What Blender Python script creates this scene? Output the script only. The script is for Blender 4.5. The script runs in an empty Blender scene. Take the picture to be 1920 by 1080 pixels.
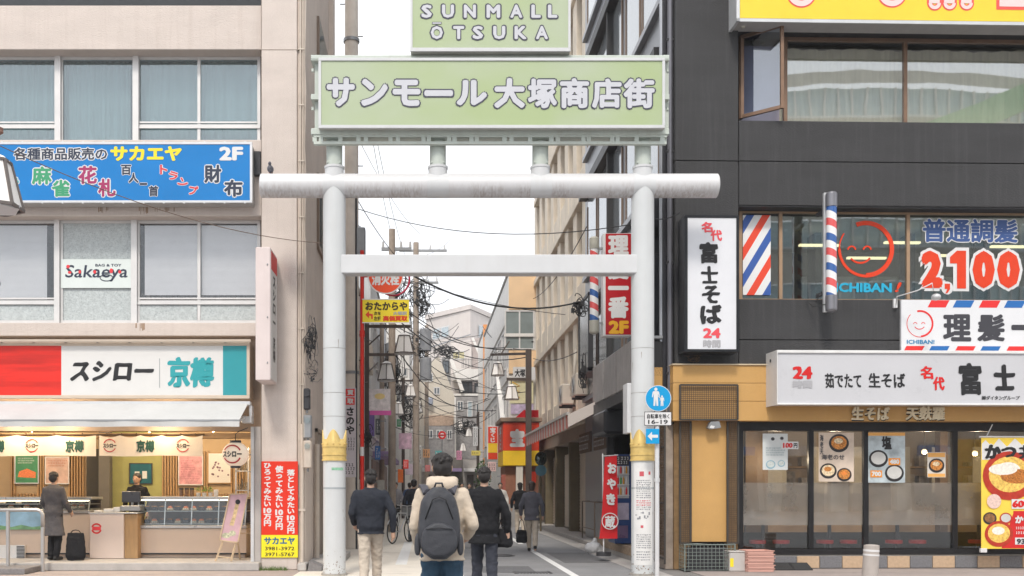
import bpy, math, random
from mathutils import Matrix, Vector
random.seed(7)
SC = bpy.context.scene
COL = SC.collection
PI = math.pi

# ---------------------------------------------------------------- camera
F, CX, CY, EYE = 1867.0, 800.0, 915.0, 1.46      # focal length in photo pixels, vanishing point, eye height
cam = bpy.data.cameras.new('camera'); camo = bpy.data.objects.new('camera', cam); COL.objects.link(camo)
cam.sensor_width = 36; cam.lens = 36 * F / 1920
cam.shift_x = (960 - CX) / 1920; cam.shift_y = (CY - 540) / 1920
cam.clip_start = 0.1; cam.clip_end = 2000
camo.location = (0, 0, EYE); camo.rotation_euler = (PI / 2, 0, 0)
SC.camera = camo

# ---------------------------------------------------------------- sky, sun, exposure
SUN_EL, SUN_AZ = math.radians(50), math.radians(192)   # behind the camera, to the left
W_ = bpy.data.worlds.new('World'); SC.world = W_; W_.use_nodes = True
nt = W_.node_tree; nt.nodes.clear()
out = nt.nodes.new('ShaderNodeOutputWorld'); bg = nt.nodes.new('ShaderNodeBackground')
sky = nt.nodes.new('ShaderNodeTexSky'); sky.sky_type = 'NISHITA'; sky.sun_disc = False
sky.sun_elevation = SUN_EL; sky.sun_rotation = SUN_AZ; sky.dust_density = 3
sm = nt.nodes.new('ShaderNodeVectorMath'); sm.operation = 'SCALE'; sm.inputs['Scale'].default_value = 0.10
tc = nt.nodes.new('ShaderNodeTexCoord'); no = nt.nodes.new('ShaderNodeTexNoise'); no.inputs['Scale'].default_value = 1.6; no.inputs['Detail'].default_value = 6
rp = nt.nodes.new('ShaderNodeValToRGB'); rp.color_ramp.elements[0].position = .3; rp.color_ramp.elements[1].position = .75
rp.color_ramp.elements[0].color = (.86, .89, .95, 1); rp.color_ramp.elements[1].color = (1, 1, 1, 1)
mx = nt.nodes.new('ShaderNodeMix'); mx.data_type = 'RGBA'; mx.inputs['Factor'].default_value = .86
nt.links.new(tc.outputs['Generated'], no.inputs['Vector']); nt.links.new(no.outputs['Fac'], rp.inputs['Fac'])
nt.links.new(sky.outputs[0], sm.inputs[0]); nt.links.new(sm.outputs[0], mx.inputs['A']); nt.links.new(rp.outputs[0], mx.inputs['B'])
nt.links.new(mx.outputs['Result'], bg.inputs['Color']); bg.inputs['Strength'].default_value = 1.0
nt.links.new(bg.outputs[0], out.inputs[0])
sl = bpy.data.lights.new('sun', 'SUN'); sl.energy = 1.5; sl.angle = math.radians(10); sl.color = (1, .93, .84)
so = bpy.data.objects.new('sun', sl); COL.objects.link(so)
d_ = Vector((math.sin(SUN_AZ) * math.cos(SUN_EL), math.cos(SUN_AZ) * math.cos(SUN_EL), math.sin(SUN_EL)))
so.rotation_euler = d_.to_track_quat('Z', 'Y').to_euler(); so.location = (0, 0, 30)
vs = SC.view_settings; vs.view_transform = 'Standard'; vs.look = 'None'; vs.exposure = 0.66; vs.gamma = 1; vs.use_curve_mapping = False
SC.cycles.max_bounces = 8; SC.cycles.transparent_max_bounces = 16; SC.cycles.use_denoising = True
SC.cycles.caustics_reflective = False; SC.cycles.caustics_refractive = False; SC.cycles.sample_clamp_indirect = 4

# ---------------------------------------------------------------- frames: photo pixel -> place on a facade plane
class Fr:
    """a facade frame: local x along the facade, local y into the building, z up"""
    def __init__(s, cx, cy, deg=0):
        s.cx, s.cy = cx, cy; t = math.radians(deg); s.c, s.s = math.cos(t), math.sin(t)
        s.M = Matrix.Translation((cx, cy, 0)) @ Matrix.Rotation(t, 4, 'Z')
    def u(f, px, y=0):
        k = (px - CX) / F
        return (k * (f.cy + y * f.c) - f.cx + y * f.s) / (f.c - k * f.s)
    def Y(f, px, y=0): return f.cy + f.u(px, y) * f.s + y * f.c
    def z(f, px, py, y=0): return EYE + (CY - py) / F * f.Y(px, y)
    def r(f, px0, py0, px1, py1, y=0):
        return (f.u(px0, y), f.u(px1, y), f.z(px0, py1, y), f.z(px0, py0, y))
FY = 17.8
L = Fr(0, FY)                     # left facade
XR = (1266 - CX) / F * FY         # corner of the dark building
XL = (572 - CX) / F * FY          # corner of the left building
R = Fr(XR, FY, 1.6)               # right facade, turned very slightly
R.cx0 = XR
W = Fr(0, 0)                      # world: y = distance from the camera
RS = Fr(XR, FY, -90)              # right side of the street: x runs towards the camera
LS = Fr(XL, FY, 90)               # left side of the street: x runs away from the camera

# ---------------------------------------------------------------- materials
MATS = {}
def _n(nt, t, **k):
    n = nt.nodes.new(t)
    for a, v in k.items(): n.inputs[a].default_value = v
    return n
def M(name, rgb, rough=.6, var=.08, scale=4, bump=0, bscale=60, metal=0, streak=0, streakc=(.25, .2, .15), emit=0, stretch=(1, 1, 1), spec=.35, trans=0, speck=0, speckc=(.1, .1, .1), alpha=1):
    if name in MATS: return MATS[name]
    m = bpy.data.materials.new(name); m.use_nodes = True; MATS[name] = m
    nt = m.node_tree; p = nt.nodes['Principled BSDF']; lk = nt.links.new
    p.inputs['Roughness'].default_value = rough; p.inputs['Metallic'].default_value = metal
    p.inputs['Specular IOR Level'].default_value = spec
    tc = _n(nt, 'ShaderNodeTexCoord'); mp = _n(nt, 'ShaderNodeMapping', Scale=stretch); lk(tc.outputs['Object'], mp.inputs[0])
    c = (*rgb, 1)
    if var:
        no = _n(nt, 'ShaderNodeTexNoise', Scale=scale, Detail=8, Roughness=.6); lk(mp.outputs[0], no.inputs['Vector'])
        mr = _n(nt, 'ShaderNodeMapRange'); mr.inputs['From Min'].default_value = .3; mr.inputs['From Max'].default_value = .7
        mr.inputs['To Min'].default_value = 1 - var; mr.inputs['To Max'].default_value = 1 + var; lk(no.outputs['Fac'], mr.inputs['Value'])
        sc = _n(nt, 'ShaderNodeVectorMath'); sc.operation = 'SCALE'; sc.inputs[0].default_value = rgb; lk(mr.outputs[0], sc.inputs['Scale'])
        cur = sc.outputs[0]
        rr = _n(nt, 'ShaderNodeMapRange'); rr.inputs['To Min'].default_value = max(0, rough - .1); rr.inputs['To Max'].default_value = min(1, rough + .1)
        lk(no.outputs['Fac'], rr.inputs['Value']); lk(rr.outputs[0], p.inputs['Roughness'])
        if streak:
            m2 = _n(nt, 'ShaderNodeMapping', Scale=(7, 7, .35)); lk(tc.outputs['Object'], m2.inputs[0])
            n2 = _n(nt, 'ShaderNodeTexNoise', Scale=1.3, Detail=7, Roughness=.7); lk(m2.outputs[0], n2.inputs['Vector'])
            r2 = _n(nt, 'ShaderNodeMapRange'); r2.inputs['From Min'].default_value = .5; r2.inputs['From Max'].default_value = .75
            r2.inputs['To Max'].default_value = streak; lk(n2.outputs['Fac'], r2.inputs['Value'])
            mm = _n(nt, 'ShaderNodeMix'); mm.data_type = 'RGBA'; mm.inputs['B'].default_value = (*streakc, 1)
            lk(r2.outputs[0], mm.inputs['Factor']); lk(cur, mm.inputs['A']); cur = mm.outputs['Result']
        if speck:
            v = _n(nt, 'ShaderNodeTexNoise', Scale=speck, Detail=3, Roughness=.8); lk(tc.outputs['Object'], v.inputs['Vector'])
            r3 = _n(nt, 'ShaderNodeMapRange'); r3.inputs['From Min'].default_value = .5; r3.inputs['From Max'].default_value = .68; lk(v.outputs['Fac'], r3.inputs['Value'])
            mm = _n(nt, 'ShaderNodeMix'); mm.data_type = 'RGBA'; mm.inputs['B'].default_value = (*speckc, 1)
            lk(r3.outputs[0], mm.inputs['Factor']); lk(cur, mm.inputs['A']); cur = mm.outputs['Result']
        lk(cur, p.inputs['Base Color'])
        if emit: lk(cur, p.inputs['Emission Color'])
    else:
        p.inputs['Base Color'].default_value = c
        if emit: p.inputs['Emission Color'].default_value = c
    if emit: p.inputs['Emission Strength'].default_value = emit
    if trans: p.inputs['Transmission Weight'].default_value = trans
    if alpha < 1: p.inputs['Alpha'].default_value = alpha
    if bump:
        nb = _n(nt, 'ShaderNodeTexNoise', Scale=bscale, Detail=4); lk(mp.outputs[0], nb.inputs['Vector'])
        b = _n(nt, 'ShaderNodeBump', Strength=bump, Distance=.01); lk(nb.outputs['Fac'], b.inputs['Height']); lk(b.outputs[0], p.inputs['Normal'])
    return m
def GL(name, tint=(.85, .92, .95), refl=.12, rough=.02, dirt=.0):
    """window glass: see-through pane with a Fresnel-weighted reflection"""
    if name in MATS: return MATS[name]
    m = bpy.data.materials.new(name); m.use_nodes = True; MATS[name] = m
    nt = m.node_tree; nt.nodes.clear(); lk = nt.links.new
    o = _n(nt, 'ShaderNodeOutputMaterial'); t = _n(nt, 'ShaderNodeBsdfTransparent', Color=(*tint, 1)); g = _n(nt, 'ShaderNodeBsdfGlossy', Roughness=rough)
    g.inputs['Color'].default_value = (.95, .98, 1, 1)
    tc = _n(nt, 'ShaderNodeTexCoord'); nb = _n(nt, 'ShaderNodeTexNoise', Scale=.9, Detail=1); lk(tc.outputs['Object'], nb.inputs['Vector'])
    b = _n(nt, 'ShaderNodeBump', Strength=.035, Distance=.05); lk(nb.outputs['Fac'], b.inputs['Height']); lk(b.outputs[0], g.inputs['Normal'])
    lw = _n(nt, 'ShaderNodeLayerWeight', Blend=.25); mr = _n(nt, 'ShaderNodeMapRange'); mr.inputs['To Min'].default_value = refl; mr.inputs['To Max'].default_value = .6
    lk(lw.outputs['Fresnel'], mr.inputs['Value']); x = _n(nt, 'ShaderNodeMixShader'); lk(mr.outputs[0], x.inputs[0]); lk(t.outputs[0], x.inputs[1]); lk(g.outputs[0], x.inputs[2])
    lk(x.outputs[0], o.inputs[0]); return m
def STR(name, cols, width, ang=45, rough=.5, alpha=None):
    """diagonal stripes across x/z, colours cycle"""
    m = bpy.data.materials.new(name); m.use_nodes = True; MATS[name] = m
    nt = m.node_tree; p = nt.nodes['Principled BSDF']; lk = nt.links.new; p.inputs['Roughness'].default_value = rough
    tc = _n(nt, 'ShaderNodeTexCoord'); sx = _n(nt, 'ShaderNodeSeparateXYZ'); lk(tc.outputs['Object'], sx.inputs[0])
    a = math.radians(ang)
    m1 = _n(nt, 'ShaderNodeMath'); m1.operation = 'MULTIPLY'; m1.inputs[1].default_value = math.cos(a) / (width * len(cols)); lk(sx.outputs['X'], m1.inputs[0])
    m2 = _n(nt, 'ShaderNodeMath'); m2.operation = 'MULTIPLY_ADD'; m2.inputs[1].default_value = math.sin(a) / (width * len(cols)); lk(sx.outputs['Z'], m2.inputs[0]); lk(m1.outputs[0], m2.inputs[2])
    fr = _n(nt, 'ShaderNodeMath'); fr.operation = 'FRACT'; lk(m2.outputs[0], fr.inputs[0])
    r = _n(nt, 'ShaderNodeValToRGB'); r.color_ramp.interpolation = 'CONSTANT'; e = r.color_ramp.elements
    e[0].position = 0; e[0].color = (*cols[0], 1); e[1].position = 1 / len(cols); e[1].color = (*cols[1], 1)
    for i in range(2, len(cols)): q = e.new(i / len(cols)); q.color = (*cols[i], 1)
    lk(fr.outputs[0], r.inputs['Fac']); lk(r.outputs[0], p.inputs['Base Color']); return m

# ---------------------------------------------------------------- mesh builder
GLY = {}
def glyph(s, ext=0, font=None):
    k = (s, round(ext, 4))
    if k not in GLY:
        cu = bpy.data.curves.new('t', 'FONT'); cu.body = s; cu.size = 1; cu.extrude = ext; cu.resolution_u = 2
        o = bpy.data.objects.new('t', cu); COL.objects.link(o)
        dg = bpy.context.evaluated_depsgraph_get(); me = bpy.data.meshes.new_from_object(o.evaluated_get(dg))
        GLY[k] = ([(v.co.x, v.co.y, v.co.z) for v in me.vertices], [tuple(p.vertices) for p in me.polygons])
        bpy.data.objects.remove(o); bpy.data.meshes.remove(me); bpy.data.curves.remove(cu)
    return GLY[k]
class B:
    def __init__(s): s.v, s.f, s.mi, s.sm, s.k, s.smooth, s.M = [], [], [], [], 0, False, None
    def m(s, k): s.k = k; return s
    def add(s, vs, fs, smooth=None):
        o = len(s.v)
        if s.M is not None: vs = [tuple(s.M @ Vector(v)) for v in vs]
        s.v += [tuple(v) for v in vs]
        for f in fs: s.f.append([o + i for i in f]); s.mi.append(s.k); s.sm.append(s.smooth if smooth is None else smooth)
        return s
    def box(s, x0, x1, y0, y1, z0, z1, bv=0):
        x0, x1 = min(x0, x1), max(x0, x1); y0, y1 = min(y0, y1), max(y0, y1); z0, z1 = min(z0, z1), max(z0, z1)
        bv = min(bv, (x1 - x0) * .45, (y1 - y0) * .45, (z1 - z0) * .45)
        if bv <= 0:
            return s.add([(x, y, z) for x in (x0, x1) for y in (y0, y1) for z in (z0, z1)],
                         [(0, 1, 3, 2), (4, 6, 7, 5), (0, 4, 5, 1), (2, 3, 7, 6), (0, 2, 6, 4), (1, 5, 7, 3)])
        vs = []; idx = {}
        for ix in (0, 1):
            for iy in (0, 1):
                for iz in (0, 1):
                    X, Y_, Z = (x0, x1)[ix], (y0, y1)[iy], (z0, z1)[iz]; dx, dy, dz = (bv, -bv)[ix], (bv, -bv)[iy], (bv, -bv)[iz]
                    for a, p in (('x', (X, Y_ + dy, Z + dz)), ('y', (X + dx, Y_, Z + dz)), ('z', (X + dx, Y_ + dy, Z))):
                        idx[(ix, iy, iz, a)] = len(vs); vs.append(p)
        g = lambda *k: idx[k]; fs = []
        for i in (0, 1):
            q = [(0, 0), (0, 1), (1, 1), (1, 0)]
            if i: q = q[::-1]
            fs.append([g(i, a, b, 'x') for a, b in [(c[1], c[0]) for c in q]]); fs.append([g(a, i, b, 'y') for a, b in q]); fs.append([g(a, b, i, 'z') for a, b in [(c[1], c[0]) for c in q]])
        for i in (0, 1):
            for j in (0, 1):
                fs.append([g(i, j, 0, 'x'), g(i, j, 1, 'x'), g(i, j, 1, 'y'), g(i, j, 0, 'y')])
                fs.append([g(i, 0, j, 'x'), g(i, 1, j, 'x'), g(i, 1, j, 'z'), g(i, 0, j, 'z')])
                fs.append([g(0, i, j, 'y'), g(1, i, j, 'y'), g(1, i, j, 'z'), g(0, i, j, 'z')])
                for kk in (0, 1): fs.append([g(i, j, kk, 'x'), g(i, j, kk, 'y'), g(i, j, kk, 'z')])
        return s.add(vs, fs)
    def pb(s, fr, px0, py0, px1, py1, y0, y1, bv=0):
        x0, x1, z0, z1 = fr.r(px0, py0, px1, py1, y0); return s.box(x0, x1, y0, y1, z0, z1, bv)
    def quad(s, x0, x1, z0, z1, y): return s.add([(x0, y, z0), (x1, y, z0), (x1, y, z1), (x0, y, z1)], [(0, 1, 2, 3)])
    def poly(s, pts, y0, y1=None):
        """flat polygon in x/z, counter-clockwise, at y0 (extruded back to y1)"""
        n = len(pts)
        if y1 is None: return s.add([(x, y0, z) for x, z in pts], [tuple(range(n))])
        return s.add([(x, y0, z) for x, z in pts] + [(x, y1, z) for x, z in pts],
                     [tuple(range(n)), tuple(range(2 * n - 1, n - 1, -1))] + [(i, i + n, (i + 1) % n + n, (i + 1) % n) for i in range(n)])
    def disc(s, cx, cz, rx, rz, y, n=24, a0=0):
        return s.poly([(cx + rx * math.cos(a0 + 2 * PI * i / n), cz + rz * math.sin(a0 + 2 * PI * i / n)) for i in range(n)], y)
    def arc(s, cx, cz, r0, r1, a0, a1, y, n=20, taper=False):
        vs, fs = [], []
        for i in range(n + 1):
            t = i / n; a = a0 + (a1 - a0) * t; w = (r1 - r0) * ((1 - t) if taper else 1)
            for r in (r1 - w, r1): vs.append((cx + r * math.cos(a), y, cz + r * math.sin(a)))
        for i in range(n): fs.append((2 * i, 2 * i + 2, 2 * i + 3, 2 * i + 1))
        return s.add(vs, fs)
    def cyl(s, p0, p1, r0, r1=None, n=16, caps=True, smooth=True):
        r1 = r0 if r1 is None else r1; p0, p1 = Vector(p0), Vector(p1); d = (p1 - p0).normalized()
        a = d.orthogonal().normalized() if abs(d.z) < .999 else Vector((1, 0, 0)); b = d.cross(a)
        vs = [tuple(p + (a * math.cos(2 * PI * i / n) + b * math.sin(2 * PI * i / n)) * r) for p, r in ((p0, r0), (p1, r1)) for i in range(n)]
        s.add(vs, [(i, (i + 1) % n, (i + 1) % n + n, i + n) for i in range(n)], smooth)
        if caps: s.add(vs[:n], [tuple(range(n - 1, -1, -1))], False); s.add(vs[n:], [tuple(range(n))], False)
        return s
    def tube(s, pts, r, n=5):
        pts = [Vector(p) for p in pts]; vs = []; m = len(pts); up = Vector((.13, .21, 1)).normalized()
        for i, p in enumerate(pts):
            d = (pts[min(i + 1, m - 1)] - pts[max(i - 1, 0)]).normalized(); a = d.cross(up)
            a = a.normalized() if a.length > 1e-3 else Vector((1, 0, 0)); b = d.cross(a)
            vs += [tuple(p + (a * math.cos(2 * PI * j / n) + b * math.sin(2 * PI * j / n)) * r) for j in range(n)]
        fs = [(i * n + j, i * n + (j + 1) % n, (i + 1) * n + (j + 1) % n, (i + 1) * n + j) for i in range(m - 1) for j in range(n)]
        fs += [tuple(range(n - 1, -1, -1)), tuple(range((m - 1) * n, m * n))]
        return s.add(vs, fs, True)
    def bar(s, p0, p1, w, h=None):
        """square bar between two points"""
        h = w if h is None else h; p0, p1 = Vector(p0), Vector(p1); d = (p1 - p0).normalized()
        a = d.cross(Vector((0, 0, 1))); a = a.normalized() if a.length > 1e-3 else Vector((1, 0, 0)); b = d.cross(a)
        vs = [tuple(p + a * sx * w / 2 + b * sz * h / 2) for p in (p0, p1) for sx, sz in ((-1, -1), (1, -1), (1, 1), (-1, 1))]
        return s.add(vs, [(3, 2, 1, 0), (4, 5, 6, 7)] + [(i, (i + 1) % 4, (i + 1) % 4 + 4, i + 4) for i in range(4)])
    def loft(s, rings, n=16, smooth=True):
        """rings: (x,y,z,rx,ry) horizontal ellipses"""
        vs = []; m = len(rings)
        for x, y, z, rx, ry in rings: vs += [(x + rx * math.cos(2 * PI * j / n), y + ry * math.sin(2 * PI * j / n), z) for j in range(n)]
        fs = [(i * n + j, i * n + (j + 1) % n, (i + 1) * n + (j + 1) % n, (i + 1) * n + j) for i in range(m - 1) for j in range(n)]
        up = rings[-1][2] > rings[0][2]
        fs += [tuple(range(n - 1, -1, -1)), tuple(range((m - 1) * n, m * n))]
        return s.add(vs, fs, smooth)
    def ell(s, c, r, nu=16, nv=10, smooth=True):
        vs = [(c[0], c[1], c[2] - r[2])]
        for i in range(1, nv):
            a = -PI / 2 + PI * i / nv
            vs += [(c[0] + r[0] * math.cos(a) * math.cos(2 * PI * j / nu), c[1] + r[1] * math.cos(a) * math.sin(2 * PI * j / nu), c[2] + r[2] * math.sin(a)) for j in range(nu)]
        vs.append((c[0], c[1], c[2] + r[2])); t = len(vs) - 1; fs = [(0, 1 + (j + 1) % nu, 1 + j) for j in range(nu)]
        for i in range(nv - 2): fs += [(1 + i * nu + j, 1 + i * nu + (j + 1) % nu, 1 + (i + 1) * nu + (j + 1) % nu, 1 + (i + 1) * nu + j) for j in range(nu)]
        fs += [(t, t - nu + j, t - nu + (j + 1) % nu) for j in range(nu)]
        return s.add(vs, fs, smooth)
    def chain(s, pts, radii, n=10):
        """limb: tube of changing radius with round ends"""
        pts = [Vector(p) for p in pts]
        for i in range(len(pts) - 1): s.cyl(pts[i], pts[i + 1], radii[i], radii[i + 1], n)
        for p, r in zip(pts, radii): s.ell(p, (r, r, r), n, 6)
        return s
    def torus(s, c, R_, r, ax='y', n=32, k=8, sq=1):
        vs, fs = [], []
        for i in range(n):
            a = 2 * PI * i / n
            for j in range(k):
                b = 2 * PI * j / k; q = R_ + r * math.cos(b); w = r * math.sin(b) * sq
                p = {'y': (q * math.cos(a), w, q * math.sin(a)), 'z': (q * math.cos(a), q * math.sin(a), w), 'x': (w, q * math.cos(a), q * math.sin(a))}[ax]
                vs.append((c[0] + p[0], c[1] + p[1], c[2] + p[2])); fs.append((i * k + j, ((i + 1) % n) * k + j, ((i + 1) % n) * k + (j + 1) % k, i * k + (j + 1) % k))
        return s.add(vs, fs, True)
    def text(s, t, x0, x1, z0, z1, y, bold=0, ext=0, slant=0, fitto=None, rot=0, brush=0):
        """flat lettering whose ink fills the box; bold = extra stroke, in em"""
        vs, fs = glyph(t, ext)
        if not vs: return s
        a0, a1 = min(v[0] for v in vs), max(v[0] for v in vs); b0, b1 = min(v[1] for v in vs), max(v[1] for v in vs)
        if fitto: b0, b1 = fitto
        if brush: vs = [(v[0] + brush * (math.sin(v[1] * 17 + v[0] * 5) + .6 * math.sin(v[1] * 41 + v[0] * 23)), v[1] + brush * (math.sin(v[0] * 19 + 1) + .6 * math.sin(v[0] * 37 + v[1] * 11)), v[2]) for v in vs]
        kx = (x1 - x0) / max(1e-6, a1 - a0 + 2 * bold); kz = (z1 - z0) / max(1e-6, b1 - b0 + 2 * bold)
        offs = [(0, 0)]
        if bold:
            offs += [(bold * math.cos(q * PI / 4), bold * math.sin(q * PI / 4)) for q in range(8)]
            if bold > .055: offs += [(bold * .5 * math.cos(q * PI / 4), bold * .5 * math.sin(q * PI / 4)) for q in range(8)]
        if brush: offs = [(a * 1.15, c * .65 + a * .35) for a, c in offs]
        cx, cz = (x0 + x1) / 2, (z0 + z1) / 2; cr, sr = math.cos(rot), math.sin(rot)
        for i, (ox, oz) in enumerate(offs):
            P = []
            for v in vs:
                px = x0 + (v[0] - a0 + bold + ox + slant * (v[1] - b0)) * kx - cx; pz = z0 + (v[1] - b0 + bold + oz) * kz - cz
                P.append((cx + px * cr - pz * sr, y - v[2] * kx - i * .00012, cz + px * sr + pz * cr))
            s.add(P, fs, False)
        return s
    def vtext(s, t, x0, x1, z0, z1, y, bold=0, ext=0, slant=0, jit=0):
        n = len(t); h = (z1 - z0) / n; w = x1 - x0
        for i, ch in enumerate(t):
            if ch == ' ': continue
            vs, fs = glyph(ch, ext); zc = z1 - h * (i + .5); k = jit * (-1) ** i * w
            a0, a1 = min(v[0] for v in vs), max(v[0] for v in vs); b0, b1 = min(v[1] for v in vs), max(v[1] for v in vs)
            cw, chh = (a1 - a0 + 2 * bold), (b1 - b0 + 2 * bold)
            s.text(ch, (x0 + x1) / 2 + k - cw * w / 2 * .98, (x0 + x1) / 2 + k + cw * w / 2 * .98, zc - chh * h / 2 * .98, zc + chh * h / 2 * .98, y, bold, ext, slant)
        return s
    def marks(s, x0, x1, z0, z1, y, rows, h=.6, seed=0, fill=.8):
        """print too small to read: rows of short strokes"""
        rn = random.Random(seed); dz = (z1 - z0) / rows
        for i in range(rows):
            x = x0; zc = z1 - dz * (i + .5); e = x0 + (x1 - x0) * rn.uniform(fill, 1)
            while x < e:
                w = dz * h * rn.uniform(.35, .8)
                for q in range(2): s.quad(x, min(e, x + w * rn.uniform(.5, 1)), zc + dz * h * (q - .5) * .7 - dz * .07, zc + dz * h * (q - .5) * .7 + dz * .09, y)
                s.quad(x + w * .4, x + w * .4 + dz * .12, zc - dz * h * .45, zc + dz * h * .45, y - .0002)
                x += w + dz * .25
        return s
    def mesh(s, name, mats):
        me = bpy.data.meshes.new(name); me.from_pydata(s.v, [], s.f)
        for m_ in mats: me.materials.append(m_)
        me.polygons.foreach_set('material_index', s.mi); me.polygons.foreach_set('use_smooth', s.sm); me.update(); return me
def fuse(b, vox=.012, sm=4, amp=0, sz=.12, mats=(), name='body'):
    """melt overlapping volumes into one continuous surface, with optional cloth folds"""
    me = b.mesh('tmp', []); o = bpy.data.objects.new('tmp', me); COL.objects.link(o)
    r = o.modifiers.new('r', 'REMESH'); r.mode = 'VOXEL'; r.voxel_size = vox; r.use_smooth_shade = True
    if sm: q = o.modifiers.new('s', 'SMOOTH'); q.iterations = sm; q.factor = .5
    if amp:
        tx = bpy.data.textures.new('folds', 'CLOUDS'); tx.noise_scale = sz; d = o.modifiers.new('d', 'DISPLACE'); d.texture = tx; d.strength = amp; d.mid_level = .5; d.texture_coords = 'LOCAL'
    dg = bpy.context.evaluated_depsgraph_get(); m2 = bpy.data.meshes.new_from_object(o.evaluated_get(dg)); m2.name = name
    bpy.data.objects.remove(o); bpy.data.meshes.remove(me)
    m2.materials.clear()
    for x in mats: m2.materials.append(x)
    m2.polygons.foreach_set('use_smooth', [True] * len(m2.polygons)); return m2

# ---------------------------------------------------------------- things, parts, sub-parts
THINGS = []
def _tag(o, label, cat, group, kind=None):
    if label: o['label'] = label
    if cat: o['category'] = cat
    if group: o['group'] = group
    if kind: o['kind'] = kind
def _mesh(b, name, mats):
    if not isinstance(mats, (list, tuple)): mats = [mats]
    return b.mesh(name, mats) if isinstance(b, B) else b
class T:
    def __init__(s, name, label, cat, fr=W, group=None, kind=None):
        s.o = bpy.data.objects.new(name, None); COL.objects.link(s.o); s.o.matrix_world = fr.M; s.fr = fr; s.done = False
        s.o.empty_display_size = .2; _tag(s.o, label, cat, group, kind); s.kids = []; THINGS.append(s)
    def part(s, name, b, mats, parent=None, label=None, kind=None, loc=(0, 0, 0)):
        o = bpy.data.objects.new(name, _mesh(b, name, mats)); COL.objects.link(o); o.parent = parent or s.o; o.location = loc
        if label: o['label'] = label
        if kind: o['kind'] = kind
        s.kids.append((o, parent)); return o
    def fin(s):
        if s.done: return s
        s.done = True; lo = [1e9] * 3; hi = [-1e9] * 3
        for o, p in s.kids:
            off = o.location + (p.location if p else Vector((0, 0, 0)))
            for c in o.bound_box:
                for i in range(3): lo[i] = min(lo[i], c[i] + off[i]); hi[i] = max(hi[i], c[i] + off[i])
        if hi[0] < lo[0]: return s
        c = Vector(((lo[0] + hi[0]) / 2, (lo[1] + hi[1]) / 2, lo[2]))
        s.o.matrix_world = s.o.matrix_world @ Matrix.Translation(c)
        for o, p in s.kids:
            if p is None: o.location = o.location - c
        return s
    def copy(s, loc=None, label=None, scale=1, rz=0, group=None):
        """loc = where the base goes in the world; a copy of the thing with copies of its parts and sub-parts"""
        s.fin(); r = s.o.copy(); COL.objects.link(r); mp = {}
        t = T.__new__(T); t.o = r; t.fr = s.fr; t.done = True; t.kids = []
        for o, p in s.kids:
            if p is None: c = o.copy(); COL.objects.link(c); c.parent = r; mp[o] = c; t.kids.append((c, None))
        for o, p in s.kids:
            if p is not None: c = o.copy(); COL.objects.link(c); c.parent = mp.get(p, r); mp[o] = c; t.kids.append((c, mp.get(p)))
        if loc is not None: r.matrix_world = Matrix.Translation(loc) @ Matrix.Rotation(rz, 4, 'Z') @ Matrix.Scale(scale, 4)
        if label: r['label'] = label
        if group: r['group'] = group
        return t
def S(name, label, cat, b, mats, fr=W, group=None, kind=None):
    """a thing that is one mesh"""
    me = _mesh(b, name, mats); o = bpy.data.objects.new(name, me); COL.objects.link(o)
    n = len(me.vertices)
    if n:
        co = [0.0] * (3 * n); me.vertices.foreach_get('co', co)
        c = Vector(((min(co[0::3]) + max(co[0::3])) / 2, (min(co[1::3]) + max(co[1::3])) / 2, min(co[2::3])))
        me.transform(Matrix.Translation(-c)); o.matrix_world = fr.M @ Matrix.Translation(c)
    _tag(o, label, cat, group, kind); return o
def ST(name, b, mats, fr=W, kind='structure'): return S(name, None, None, b, mats, fr, None, kind)
def cable(name, p0, p1, sag, r, mat, label, group=None, n=16, twist=0):
    p0, p1 = Vector(p0), Vector(p1); pts = []
    for i in range(n + 1):
        t = i / n; p = p0.lerp(p1, t); p.z -= sag * 4 * t * (1 - t); pts.append(p)
    b = B(); b.tube(pts, r, 5)
    return S(name, label, 'cable', b, mat, W, group)
def P(px, py, Y): return ((px - CX) / F * Y, Y, EYE + (CY - py) / F * Y)
def window(t, x0, x1, z0, z1, y, vs=(), hs=(), fm=None, gm=None, fw=.05, fd=.06, parent=None, name='window', rails=()):
    """a framed window in the x/z plane. vs = x of mullions, rails = (x0, x1, z) transoms"""
    b = B(); b.box(x0, x1, y, y + fd, z0, z0 + fw).box(x0, x1, y, y + fd, z1 - fw, z1).box(x0, x0 + fw, y + .002, y + fd - .002, z0 + fw, z1 - fw).box(x1 - fw, x1, y + .002, y + fd - .002, z0 + fw, z1 - fw)
    for v in vs: b.box(v - fw / 2, v + fw / 2, y - .004, y + fd - .004, z0 + fw, z1 - fw)
    for a, c, h in rails: b.box(a, c, y - .002, y + fd - .006, h - fw / 2, h + fw / 2)
    fo = t.part(name, b, fm, parent)
    xs = [x0] + sorted(vs) + [x1]
    if parent is None:
        for i in range(len(xs) - 1):
            a, c = xs[i], xs[i + 1]; zz = [z0] + sorted(h for r0, r1, h in rails if r0 <= a + .1 and r1 >= c - .1) + [z1]
            for j in range(len(zz) - 1):
                g = B(); g.box(a + fw / 2, c - fw / 2, y + fd * .4, y + fd * .4 + .006, zz[j] + fw / 2, zz[j + 1] - fw / 2); t.part('pane', g, gm, fo)
    return fo
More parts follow.
